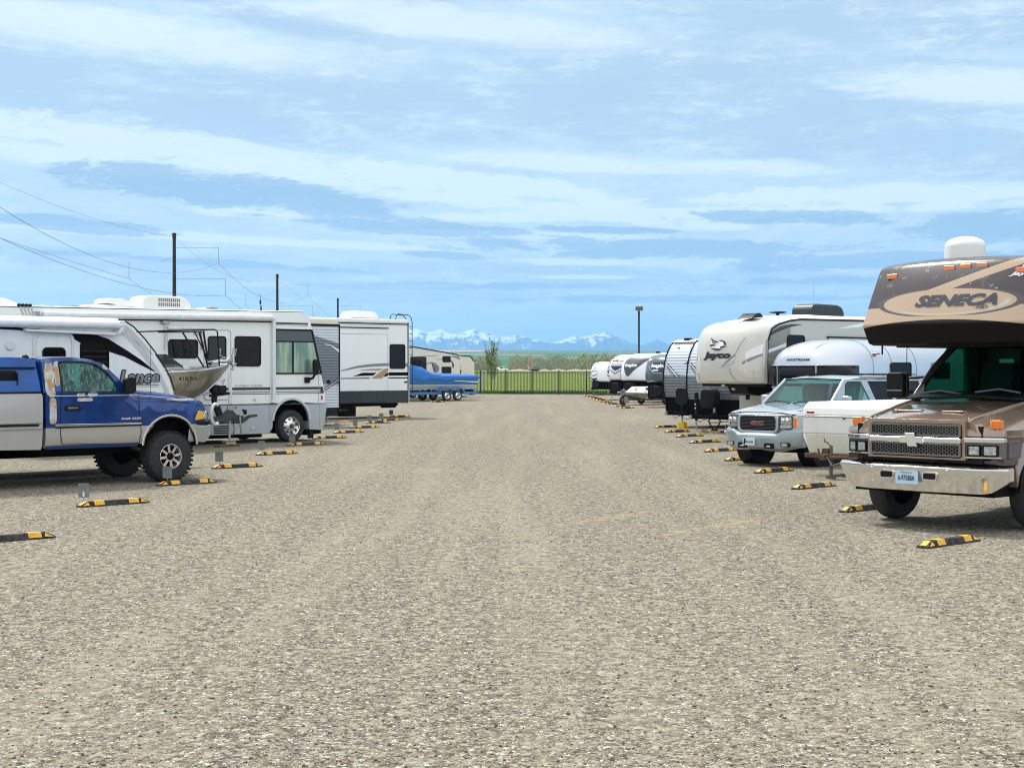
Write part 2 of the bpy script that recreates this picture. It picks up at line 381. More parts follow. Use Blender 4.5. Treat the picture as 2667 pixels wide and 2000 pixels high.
def text(par, body, u0, u1, v0, v1, m, fn=None, bold=.0, shear=0, name='lettering', cuts=False):
    cu = bpy.data.curves.new('t', 'FONT'); cu.body = body; cu.offset = bold; cu.shear = shear; cu.resolution_u = 3
    ob = bpy.data.objects.new('t', cu); SC.collection.objects.link(ob)
    bpy.context.view_layer.update()
    me = bpy.data.meshes.new_from_object(ob.evaluated_get(bpy.context.evaluated_depsgraph_get()))
    bpy.data.objects.remove(ob); xs = [v.co.x for v in me.vertices]; ys = [v.co.y for v in me.vertices]
    a, b, c, d = min(xs), max(xs), min(ys), max(ys); fn = fn or sidemap(-.008)
    if cuts:
        q = bmesh.new(); q.from_mesh(me); bmesh.ops.triangulate(q, faces=q.faces[:])
        for i in range(1, 12): bmesh.ops.bisect_plane(q, geom=q.verts[:]+q.edges[:]+q.faces[:], plane_co=(a+(b-a)*i/12, 0, 0), plane_no=(1, 0, 0))
        q.to_mesh(me); q.free()
    for v in me.vertices: v.co = Vector(fn(u0+(v.co.x-a)/(b-a)*(u1-u0), v0+(v.co.y-c)/(d-c)*(v1-v0)))
    me.materials.clear(); me.materials.append(m); o = link(bpy.data.objects.new(name, me)); me.name = name; o.parent = par
    return o
def wheel(par, x, y0, r, w, rim=.55, side=-1, holes=8, rimm=None, tread=0, hubc=None, style='disc'):
    "wheel empty > tyre, rim, hub_cap; y0 = outer face, tyre extends inboard"
    rimm = rimm or ALU
    o = link(bpy.data.objects.new('wheel', None)); o.parent = par; o.location = (x, y0, r); o.empty_display_size = .1
    i_ = -side; ri = r*rim; c = (0, 0, 0)
    P = [(ri*.97, .05), (ri*1.02, .015), (r*.80, .0), (r*.93, .012), (r*.985, .05), (r, w*.3), (r, w*.7), (r*.985, w-.05), (r*.93, w-.012), (r*.8, w), (ri, w-.02)]
    q = M().lathe([(a, b*i_) for a, b in P], c, n=40)
    if tread:
        n = tread
        for k in range(n):
            th = 2*math.pi*k/n
            for yy, hw in ((w*.06, w*.10), (w*.36, w*.09), (w*.64, w*.09), (w*.94, w*.10)):
                th2 = th+(.5*2*math.pi/n if .3*w < yy < .5*w or yy > .9*w else 0)
                er = Vector((math.cos(th2), 0, math.sin(th2))); et = Vector((-math.sin(th2), 0, math.cos(th2)))
                q.obox(er*(r-.004)+Vector((0, yy*i_, 0)), er*.007, et*(math.pi*r/n*.55), Vector((0, hw, 0)))
    q.build('tyre', TYRE, o)
    q = M()
    if style == 'disc':
        q.lathe([(a, b*i_) for a, b in ((ri*1.01, .02), (ri*.97, .03), (ri*.90, .055), (ri*.86, .09), (ri*.62, .07), (ri*.45, .05), (ri*.28, .03), (0.001, .02))], c, n=32)
        nf = len(q.b.faces)
        for k in range(holes):
            th = 2*math.pi*k/holes+.2; ce = Vector((math.cos(th)*ri*.73, 0, math.sin(th)*ri*.73))
            q.cyl(ce+Vector((0, .055*i_, 0)), ce+Vector((0, .095*i_, 0)), ri*.10, n=10)
        q.b.faces.ensure_lookup_table()
        for f in q.b.faces[nf:]: f.material_index = 1
        rm = q.build('rim', rimm, o); rm.data.materials.append(BLACK)
    else:
        q.lathe([(a, b*i_) for a, b in ((ri*1.02, .005), (ri*.99, .0), (ri*.93, .02), (ri*.90, .09), (ri*.90, w*.8))], c, n=40)
        for k in range(holes):
            th = 2*math.pi*k/holes+.15; er = Vector((math.cos(th), 0, math.sin(th))); et = Vector((-math.sin(th), 0, math.cos(th)))
            q.obox(er*ri*.62+Vector((0, .045*i_, 0)), er*ri*.32, et*ri*.105, Vector((0, .016, 0)))
        q.lathe([(a, b*i_) for a, b in ((ri*.42, .02), (ri*.40, .04), (ri*.3, .05))], c, n=24)
        rm = q.build('rim', rimm, o, bev=.004)
        M().cyl((0, w*.55*i_, 0), (0, w*.5*i_, 0), ri*.9, n=28).build('brake_drum', UNDER, o)
    M().lathe([(a, b*i_) for a, b in ((ri*.27, .045), (ri*.25, .0), (ri*.15, -.012), (.001, -.014))], c, n=20).build('hub_cap', hubc or BLACK, o)
    return o
def tongue(par, c, x0, xt, z=.5, spread=.8, jackx=None, block=.0, m=None):
    "A-frame tongue, coupler and crank jack in front (-x side)"
    m = m or UNDER; q = M()
    for s_ in (-1, 1): q.tube([(x0, c+s_*spread, z), (xt+.15, c+s_*.05, z)], .045, 6)
    q.box(xt-.12, xt+.22, c-.05, c+.05, z-.02, z+.08); t = q.build('tongue', m, par, bev=.008)
    M().cyl((xt-.16, c, z+.02), (xt-.10, c, z+.02), .055, n=12).build('coupler', STEEL, t)
    if jackx is not None:
        j = M().cyl((jackx, c, z-.1), (jackx, c, z+.62), .042, n=12).cyl((jackx, c, z+.55), (jackx, c, z+.68), .07, n=12).build('tongue_jack', BLACK, par)
        M().cyl((jackx, c, block+.015), (jackx, c, z-.1), .030, n=10).build('inner_post', STEEL, j)
        M().cyl((jackx, c, block), (jackx, c, block+.02), .09, n=12).build('foot_plate', STEEL, j)
    return t
def tanks(par, c, x, z0=.72, z1=1.4, w=.62, d=.42):
    o = M().pr(rr(c-w/2, c+w/2, z0, z1, .16), x, x+d, 'x').build('propane_cover', BLACK, par, bev=.04)
    M().pr(rr(c-w/2-.006, c+w/2+.006, z0+(z1-z0)*.36, z0+(z1-z0)*.42, .01), x-.006, x+d+.006, 'x').build('strap', DARK, o)
    return o
def ac(par, x, y, z, L=.75, W=.7, H=.3, m=None, dark=False, louv=True, curve=.25):
    "rooftop air conditioner shroud with louvres on its near side"
    m = m or mat('ac_white', (.82, .82, .80), .45)
    prof = [(-L/2, 0), (-L/2+.02, H*.55), (-L/2+.12, H*.92), (-L/2+.3, H), (L/2-.35, H*.98), (L/2-.12, H*.8), (L/2-.02, H*.4), (L/2, 0)]
    o = M().pr([(x+a, z+b) for a, b in prof], y-W/2, y+W/2).build('air_conditioner', m, par, bev=.06, seg=3)
    if louv:
        q = M()
        for r_ in range(2):
            for k in range(11):
                xx = x-L*.16+k*L*.04
                q.box(xx, xx+L*.018, y-W/2-.004, y-W/2+.01, z+H*(.22+.33*r_), z+H*(.47+.33*r_))
        q.build('louvres', BLACK, o)
    return o
# ================================================================ setting
random.seed(7)
def smooth(a, b, v):
    t = max(0, min(1, (v-a)/(b-a))); return t*t*(3-2*t)
TP = [(-3000, -3), (126, -.04), (400, .35), (918, .95), (1400, 1.2), (2000, 8), (2600, 17), (4000, 40), (5600, 66), (7000, 92), (8200, 107), (9500, 104), (13000, 60), (30000, 40)]
def gh(x, y):
    for (a, ha), (b, hb) in zip(TP, TP[1:]):
        if y <= b: h = ha+(hb-ha)*(y-a)/(b-a); break
    else: h = TP[-1][1]
    if y > 1800:
        k = smooth(1800, 6000, y)
        h += k*(9*math.sin(x/900.+y/1500.)+6*math.sin(x/410.+1.7-y/700.)-x*.0022)
    return h
def make_ground():
    ys = [-400, -60, -10, 20, 60, 100, 126, 127, 132, 140, 160, 200, 260, 350, 500, 700, 918, 1100, 1300, 1500, 1700]+list(range(1900, 9000, 175))+list(range(9500, 31000, 2500))
    q = M(); nx = 60; rows = []
    for y in ys:
        w = 500+abs(y)*.75
        rows.append([q.b.verts.new((w*(2*i/nx-1), y, gh(w*(2*i/nx-1), y))) for i in range(nx+1)])
    for A, B in zip(rows, rows[1:]):
        for i in range(nx): q.b.faces.new((A[i], A[i+1], B[i+1], B[i]))
    m = bpy.data.materials.new('farmland'); m.use_nodes = True; t = NT(m.node_tree); b = t.n['Principled BSDF']
    tc = t.add('ShaderNodeTexCoord'); P = tc.outputs['Object']; x, y, z = t.sep(P)
    g1 = t.mix(t.noise(P, .06, 5, .7), (.050, .125, .008), (.115, .175, .022))
    g1 = t.mix(t.ss(t.noise(P, .5, 3), .4, .7), g1, (.25, .24, .06))
    tall = t.m('MULTIPLY', t.ss(y, 150, 138), t.ss(t.noise(P, .35, 3), .35, .6))
    g1 = t.mix(tall, g1, (.04, .085, .008))
    road = t.m('MULTIPLY', t.ss(y, 820, 850), t.ss(y, 1000, 960))
    g1 = t.mix(t.m('MULTIPLY', road, .8), g1, (.45, .38, .26))
    fl = t.vor(t.xyz(t.m('MULTIPLY', x, .0028), t.m('MULTIPLY', y, .0036), 0.0), 1.0, out='Color')
    fr, fg, fb = t.sep(fl)
    hill = t.ramp(fr, [(0, (.03, .13, .055)), (.3, (.05, .20, .08)), (.34, (.14, .17, .08)), (.55, (.03, .15, .06)), (.62, (.30, .26, .19)), (.72, (.04, .13, .06)), (.9, (.08, .22, .10)), (1, (.26, .24, .16))])
    hill = t.mix(t.m('MULTIPLY', t.noise(P, .004, 5, .7), .5), hill, (.05, .08, .04))
    pink = t.m('MULTIPLY', t.ss(y, 5600, 6000), t.ss(t.m('ADD', x, t.m('MULTIPLY', t.m('SUBTRACT', y, 6000.0), .25)), 420, 260))
    hill = t.mix(t.m('MULTIPLY', pink, .9), hill, (.46, .31, .25))
    strip = t.m('MULTIPLY', t.m('MULTIPLY', t.ss(y, 5050, 5250), t.ss(y, 6100, 5800)), t.ss(x, 250, 600))
    hill = t.mix(t.m('MULTIPLY', strip, .7), hill, (.28, .24, .20))
    drk = t.m('MULTIPLY', t.ss(y, 7100, 7300), t.ss(x, 400, 1200))
    hill = t.mix(t.m('MULTIPLY', drk, .8), hill, (.10, .11, .12))
    t.put(b.inputs['Base Color'], t.mix(t.ss(y, 1250, 1700), g1, hill)); b.inputs['Roughness'].default_value = .95
    b.inputs['Specular IOR Level'].default_value = .1
    struct(q.build('ground', m, smooth=True, ang=180))
make_ground()

def gravel_mat():
    m = bpy.data.materials.new('gravel'); m.use_nodes = True; t = NT(m.node_tree); b = t.n['Principled BSDF']
    tc = t.add('ShaderNodeTexCoord'); P0 = tc.outputs['Object']; x, y, z = t.sep(P0)
    wv = t.add('ShaderNodeVectorMath', operation='MULTIPLY_ADD'); t.l.new(t.noise(P0, 60, 2, out=1), wv.inputs[0])
    wv.inputs[1].default_value = (.012, .012, 0); t.l.new(P0, wv.inputs[2]); P = wv.outputs[0]
    a = t.add('ShaderNodeTexVoronoi'); t.l.new(P, a.inputs['Vector']); a.inputs['Scale'].default_value = 44
    a2 = t.add('ShaderNodeTexVoronoi'); t.l.new(P, a2.inputs['Vector']); a2.inputs['Scale'].default_value = 92
    e = t.vor(P, 44, 'DISTANCE_TO_EDGE')
    r, g, bb = t.sep(a.outputs['Color']); r2, g2, b2 = t.sep(a2.outputs['Color'])
    stops = [(0, (.035, .028, .022)), (.16, (.10, .08, .06)), (.34, (.20, .17, .125)), (.5, (.29, .255, .195)), (.64, (.17, .155, .135)), (.78, (.42, .385, .31)), (.9, (.25, .17, .10)), (1, (.80, .77, .69))]
    c1 = t.ramp(r, stops); c2 = t.ramp(r2, stops)
    c = t.mix(t.ss(g, .55, .60), c1, c2)
    gap = t.m('MULTIPLY', t.ss(e, .05, .0), .55)
    c = t.mix(gap, c, (.10, .085, .06))
    # patches and wheel tracks of fines
    big = t.noise(P0, .22, 5, .6); mid = t.noise(P0, 1.3, 5, .65)
    trk = t.noise(t.xyz(t.m('MULTIPLY', x, 1.1), t.m('MULTIPLY', y, .07), 5.0), 1.0, 3, .5)
    fines = t.m('MULTIPLY', t.m('ADD', t.ss(t.m('ADD', trk, t.m('MULTIPLY', mid, .4)), .66, .9), t.ss(big, .55, .75), clamp=True), .5)
    c = t.mix(fines, c, t.mix(t.noise(P0, 90, 3), (.22, .185, .13), (.36, .315, .24)))
    c = t.mix(t.m('MULTIPLY', t.ss(mid, .52, .75), .30), c, (.13, .11, .08))
    c = t.mix(t.m('MULTIPLY', t.ss(t.noise(P0, 5.5, 4, .7), .5, .72), .22), c, (.42, .385, .31))
    mo = t.noise(P0, 16, 4, .75); c = t.mix(t.m('MULTIPLY', t.ss(mo, .50, .62), .55), c, (.07, .06, .045)); c = t.mix(t.m('MULTIPLY', t.ss(mo, .49, .38), .40), c, (.55, .51, .42))
    mo2 = t.noise(P0, 7, 5, .8); c = t.mix(t.m('MULTIPLY', t.ss(mo2, .50, .62), .45), c, (.08, .068, .05)); c = t.mix(t.m('MULTIPLY', t.ss(mo2, .50, .38), .36), c, (.48, .44, .36))
    for xr, wr_, st in ((-1.7, .28, .30), (.1, .26, .30), (1.9, .30, .22), (3.3, .25, .25), (-3.0, .3, .18)):
        wob = t.m('MULTIPLY', t.m('SUBTRACT', t.noise(t.xyz(0.0, t.m('MULTIPLY', y, .06), xr), 1.0, 2), .5), 2.2)
        rt = t.ss(t.m('ABSOLUTE', t.m('SUBTRACT', t.m('ADD', x, wob), xr)), wr_, .05)
        c = t.mix(t.m('MULTIPLY', t.m('MULTIPLY', rt, t.ss(mid, .3, .6)), st), c, (.34, .29, .21))
    def mud(cx, cy, w, h, ti):
        dx = t.m('SUBTRACT', x, cx); dy = t.m('ADD', t.m('SUBTRACT', y, cy), t.m('MULTIPLY', dx, ti))
        q = t.m('ADD', t.m('POWER', t.m('DIVIDE', dx, w), 2.0), t.m('POWER', t.m('DIVIDE', dy, h), 2.0))
        return t.ss(t.m('ADD', q, t.m('ADD', t.m('MULTIPLY', t.m('SUBTRACT', t.noise(P0, 5, 6, .75), .5), 9.0), t.m('MULTIPLY', t.m('SUBTRACT', mid, .5), 4.0))), 1.2, .2)
    md = t.m('MAXIMUM', mud(1.35, 21.0, .75, .30, -1.4), mud(2.8, 20.1, .9, .34, -1.35))
    c = t.mix(t.m('MULTIPLY', md, .42), c, (.36, .27, .15))
    c = t.mix(1.0, c, (1.03, 1.045, 1.01), 'MULTIPLY')
    t.put(b.inputs['Base Color'], c); b.inputs['Roughness'].default_value = .95; b.inputs['Specular IOR Level'].default_value = .15
    hgt = t.m('ADD', t.m('MULTIPLY', t.m('SUBTRACT', 1.0, a.outputs['Distance']), t.m('ADD', .5, g)), t.m('MULTIPLY', t.m('SUBTRACT', 1.0, a2.outputs['Distance']), .35))
    hgt = t.m('MULTIPLY', hgt, t.m('SUBTRACT', 1.0, t.m('MULTIPLY', t.m('MAXIMUM', fines, md), .7)))
    bn = t.add('ShaderNodeBump'); bn.inputs['Strength'].default_value = .9; bn.inputs['Distance'].default_value = .016
    t.put(bn.inputs['Height'], hgt); t.l.new(bn.outputs[0], b.inputs['Normal'])
    return m
GRAV = gravel_mat()
def make_lot():
    q = M(); xs = [-90+4*i for i in range(46)]; ys = [-25]+[0+4*i for i in range(31)]
    def far(x): return 125.6-x*.11
    rows = []
    for j, y in enumerate(ys):
        rows.append([q.b.verts.new((x, y if j < len(ys)-1 else far(x)+random.uniform(-.25, .25), 0)) for x in xs])
    for A, B in zip(rows, rows[1:]):
        for i in range(len(xs)-1): q.b.faces.new((A[i], A[i+1], B[i+1], B[i]))
    struct(q.build('gravel_lot', GRAV, smooth=False))
    # loose stones in front of the camera
    stone = [mat('stone_a', (.36, .32, .25), .9, var=.3, vs=40), mat('stone_b', (.10, .085, .07), .9, var=.3, vs=40), mat('stone_c', (.66, .63, .56), .9, var=.2, vs=40), mat('stone_d', (.26, .19, .12), .9, var=.3, vs=40)]
    rng = random.Random(3); me = bpy.data.meshes.new('loose_stones'); V = []; Fc = []; MI = []
    ico = [(0, 0, 1), (.89, 0, .45), (.28, .85, .45), (-.72, .53, .45), (-.72, -.53, .45), (.28, -.85, .45), (.72, .53, -.4), (-.28, .85, -.4), (-.89, 0, -.4), (-.28, -.85, -.4), (.72, -.53, -.4)]
    fi = [(0, 1, 2), (0, 2, 3), (0, 3, 4), (0, 4, 5), (0, 5, 1), (1, 6, 2), (2, 7, 3), (3, 8, 4), (4, 9, 5), (5, 10, 1), (2, 6, 7), (3, 7, 8), (4, 8, 9), (5, 9, 10), (1, 10, 6)]
    for _ in range(20000):
        y = 7.2+16*rng.random()**2.0; x = rng.uniform(-.37, .37)*y
        s = rng.choice((.004, .005, .006, .008, .011)); a = rng.uniform(0, 6.28); sx, sy, sz = s*rng.uniform(.8, 1.5), s*rng.uniform(.6, 1.1), s*rng.uniform(.45, .8)
        o = len(V); ca, sa = math.cos(a), math.sin(a)
        for p in ico:
            k = rng.uniform(.8, 1.2); u, v = p[0]*sx*k, p[1]*sy*k
            V.append((x+u*ca-v*sa, y+u*sa+v*ca, sz*.35+p[2]*sz*k))
        mi = rng.choices((0, 1, 2, 3), (45, 25, 18, 12))[0]
        for f in fi: Fc.append(tuple(o+i for i in f)); MI.append(mi)
    me.from_pydata(V, [], Fc)
    for s_ in stone: me.materials.append(s_)
    me.polygons.foreach_set('material_index', MI)
    o = link(bpy.data.objects.new('loose_stones', me)); struct(o, 'stuff')
make_lot()

def make_mountains():
    pts = [(-900, 905), (-300, 880), (200, 895), (600, 900), (900, 890), (1000, 872), (1040, 862), (1075, 857), (1087, 856), (1105, 864), (1120, 865), (1132, 862), (1146, 858), (1160, 863), (1178, 869), (1198, 865), (1215, 862), (1228, 858.5), (1236, 858), (1246, 860), (1258, 866), (1281, 870), (1300, 876), (1312, 878.5), (1322, 878), (1343, 874), (1358, 876), (1374, 879), (1404, 888), (1435, 892.5), (1458, 889), (1481, 880), (1499, 874.5), (1521, 877), (1544, 873), (1558, 871), (1576, 863), (1582, 867), (1590, 870), (1608, 879), (1627, 887), (1645, 893), (1663, 897), (1677, 899), (1695, 892), (1712, 884.5), (1727, 892), (1743, 898), (1762, 903), (1850, 898), (1950, 893), (2050, 900), (2400, 895), (3200, 905), (4200, 909)]
    D = 25000.; rng = random.Random(5)
    from mathutils import noise as mn
    def top(px):
        for (a, ya), (b, yb) in zip(pts, pts[1:]):
            if a <= px <= b: return ya+(yb-ya)*(px-a)/(b-a)
        return 909
    q = M(); rows = []; K = 26; xs = []
    px = -900.
    while px <= 4200: xs.append(px); px += 3.2 if 950 < px < 1850 else 22
    for px in xs:
        zt = 2.02+(962-top(px))/4008.*D+(mn.fractal(Vector((px*.09, 3.3, 0)), 1.0, 2.0, 5)*22 if 950 < px < 1850 else 0); col = []
        for k in range(K+1):
            f = k/K                                   # 0 = foot nearest camera, 1 = ridge
            y = D-5200*(1-f); x = (px-1333.5)/4008.*y
            base = 2.02+(962-913)/4008.*y*.35
            n = mn.fractal(Vector((px*.028, f*2.6, 0)), 1.0, 2.1, 6)
            ridge = 1-abs(mn.noise(Vector((px*.045+f*.7, f*1.2, 4.))))*2
            h = base+(zt-base)*(f**1.25)+(n*.16+ridge*.09-.05)*(zt-base)*math.sin(math.pi*min(1, f*1.02))
            if k == K: h = zt
            col.append(q.b.verts.new((x, y, h)))
        col.append(q.b.verts.new(((px-1333.5)/4008.*(D+3000), D+3000, 0)))
        rows.append(col)
    for A, B in zip(rows, rows[1:]):
        for i in range(len(A)-1): q.b.faces.new((A[i], A[i+1], B[i+1], B[i]))
    m = bpy.data.materials.new('mountain_rock_snow'); m.use_nodes = True; t = NT(m.node_tree); b = t.n['Principled BSDF']
    tc = t.add('ShaderNodeTexCoord'); P = tc.outputs['Object']; x, y, z = t.sep(P)
    gx = t.add('ShaderNodeNewGeometry'); nx, ny, nz = t.sep(gx.outputs['Normal'])
    n = t.noise(t.xyz(t.m('MULTIPLY', x, .0045), t.m('MULTIPLY', y, .0006), t.m('MULTIPLY', z, .0075)), 1.0, 7, .7)
    sn = t.m('ADD', t.m('ADD', t.m('MULTIPLY', z, .0020), t.m('MULTIPLY', t.m('SUBTRACT', n, .5), 2.4)), t.m('MULTIPLY', nx, -.15))
    sn = t.m('SUBTRACT', sn, t.m('MULTIPLY', t.ss(x, 800, 2400), .25))
    t.put(b.inputs['Base Color'], t.mix(t.ss(sn, .88, 1.12), (.035, .05, .06), (.78, .80, .82))); b.inputs['Roughness'].default_value = .9
    struct(q.build('mountains', m, ang=70))
make_mountains()

def make_haze():
    m = bpy.data.materials.new('haze_air'); m.use_nodes = True; t = NT(m.node_tree); t.n.clear()
    o = t.add('ShaderNodeOutputMaterial'); v = t.add('ShaderNodeVolumePrincipled')
    v.inputs['Color'].default_value = (.30, .60, 1.0, 1); v.inputs['Density'].default_value = 6e-5; v.inputs['Anisotropy'].default_value = .2
    t.l.new(v.outputs[0], o.inputs['Volume'])
    h = M().box(-26000, 26000, -500, 29500, -20, 760).build('haze', m, smooth=False); struct(h, 'stuff')
make_haze()

# ---------------------------------------------------------------- fence
def make_fence():
    px0, px1 = gp(1251.5, 1025.2), gp(1527.4, 1028.7)
    A = Vector((px0[0], px0[1], 0)); B = Vector((px1[0], px1[1], 0)); d = (B-A)/4
    FM = mat('fence_steel', (.010, .011, .012), .4, coat=.3)
    u = d.normalized(); nrm = Vector((-u.y, u.x, 0))
    root = thing('metal_fence', 'black steel picket fence along the far edge of the gravel lot', 'fence', A)
    H_ = 1.86
    for k in range(-14, 20):
        a = d*k; b = d*(k+1)
        M().obox(a+Vector((0, 0, H_/2+.03)), u*.038, nrm*.038, Vector((0, 0, H_/2+.05))).build('fence_post', FM, root)
        q = M(); n = 18
        for z in (.12, H_-.16, H_-.02): q.obox((a+b)/2+Vector((0, 0, z)), u*(d.length/2-.04), nrm*.014, Vector((0, 0, .02)))
        for i in range(1, n): q.obox(a+(b-a)*i/n+Vector((0, 0, H_/2+.03)), u*.0125, nrm*.0125, Vector((0, 0, H_/2-.02)))
        q.build('picket_panel', FM, root, smooth=False)
make_fence()

# tall grass behind the fence
def make_grass():
    rng = random.Random(11); V = []; Fc = []; MI = []
    for _ in range(22000):
        x = rng.uniform(-16, 30); y = 126.3-x*.11+abs(rng.gauss(0, 1))*6.0; s = rng.uniform(.10, .30)*(1.2 if y < 131 else .7)
        a = rng.uniform(0, 6.28); w = .045; ca, sa = math.cos(a)*w, math.sin(a)*w; l = rng.uniform(-.1, .1); o = len(V)
        z = gh(x, y)-.02
        V += [(x-ca, y-sa, z), (x+ca, y+sa, z), (x+l, y+l, z+s)]; Fc.append((o, o+1, o+2)); MI.append(rng.choice((0, 0, 1)))
    me = bpy.data.meshes.new('grass'); me.from_pydata(V, [], Fc)
    for c in ((.05, .13, .010), (.12, .22, .03)): me.materials.append(mat('grass%d' % (c[0]*1000), c, .9))
    me.polygons.foreach_set('material_index', MI); struct(link(bpy.data.objects.new('grass', me)), 'stuff')
make_grass()

# ---------------------------------------------------------------- far belt of bare and budding trees
def make_treeline():
    rng = random.Random(21); V = []; Fc = []; MI = []
    cols = [(.36, .33, .15), (.29, .27, .13), (.42, .36, .26), (.31, .34, .12), (.36, .31, .24), (.24, .22, .15)]
    for k in range(520):
        y = rng.uniform(1020, 1230); x = rng.uniform(-.22, .30)*y; h = rng.uniform(7.5, 11.5)*(1.1 if rng.random() < .12 else 1)
        if x < 0 and x > -.03*1100: h *= .85
        w = h*rng.uniform(.32, .5); mi = rng.choice(range(6)); z0 = gh(x, y)
        for _ in range(170):
            r = rng.random()**.6; a = rng.uniform(0, 6.28); f = rng.random()**.8; cw = w*math.sqrt(max(.05, 1-(f*1.0)**2.2))
            cx, cy, cz = x+math.cos(a)*r*cw, y+math.sin(a)*r*cw, z0+h*(.06+.94*f)
            s = rng.uniform(.3, .8); o = len(V)
            for _k in range(3): V.append((cx+rng.uniform(-s, s), cy+rng.uniform(-s, s), cz+rng.uniform(-s*1.5, s*1.5)))
            Fc.append((o, o+1, o+2)); MI.append(mi if rng.random() < .75 else rng.choice(range(6)))
        for _ in range(8):
            o = len(V); a = rng.uniform(-.5, .5)*w; V += [(x+a*.3-.07, y, z0), (x+a*.3+.07, y, z0), (x+a+rng.uniform(-1, 1), y, z0+h*rng.uniform(.6, 1.0))]
            Fc.append((o, o+1, o+2)); MI.append(5)
    me = bpy.data.meshes.new('treeline'); me.from_pydata(V, [], Fc)
    for i, c in enumerate(cols): me.materials.append(mat('far_foliage%d' % i, c, .9))
    me.polygons.foreach_set('material_index', MI); struct(link(bpy.data.objects.new('treeline', me)), 'stuff')
make_treeline()

def sapling():
    X, Y = gp(1280, 1021.5); z0 = gh(X, Y); rng = random.Random(8)
    t = thing('young_tree', 'young leafing tree tied between stakes just beyond the black fence', 'tree', (X, Y, z0))
    q = M(); q.tube([(0, 0, -.1), (.02, 0, 1.2), (-.05, .03, 2.4), (.1, 0, 3.5), (.28, .05, 4.35)], .045, 6); tips = []
    for k in range(30):
        z = rng.uniform(.9, 3.4); a = rng.uniform(0, 6.28); L = rng.uniform(.8, 1.45)*(1-.16*z/4); lean = rng.uniform(.9, 1.6)
        p = Vector((0, 0, z)); e = p+Vector((math.cos(a)*L*.55, math.sin(a)*L*.55, L*lean*.85)); mdl = (p+e)/2+Vector((rng.uniform(-.1, .1), 0, -.05))
        q.tube([p, mdl, e], .014, 4); tips += [(p, mdl, e)]
    q.build('trunk', mat('sapling_bark', (.10, .085, .06), .9), t)
    V = []; Fc = []
    for p, mdl, e in tips:
        for _ in range(34):
            f = rng.uniform(.25, 1.08); c = (p*(1-f)+e*f)+Vector((rng.gauss(0, .09), rng.gauss(0, .09), rng.gauss(0, .09))); o = len(V)
            for _k in range(3): V.append(c+Vector((rng.uniform(-.09, .09), rng.uniform(-.09, .09), rng.uniform(-.11, .11))))
            Fc.append((o, o+1, o+2))
    me = bpy.data.meshes.new('crown'); me.from_pydata(V, [], Fc); me.materials.append(mat('sapling_leaf', (.22, .27, .09), .8)); o = link(bpy.data.objects.new('crown', me)); o.parent = t
    for i, (pa, pb) in enumerate((((1257, 1022), (1257, 973)), ((1290, 1018), (1296, 975)))):
        a = gp(*pa); h = (pa[1]-pb[1])/4008*a[1]; dx = (pb[0]-pa[0])/4008*a[1]
        s = M().cyl((a[0], a[1], gh(*a)-.1), (a[0]+dx, a[1], gh(*a)+h), .035, n=8).build('tree_stake', mat('pale_pole', (.55, .55, .50), .7))
        tag(s, ('upright pale stake left of the young tree beyond the fence', 'leaning pale stake right of the young tree beyond the fence')[i], 'stake', 'stakes beside the young tree')
sapling()

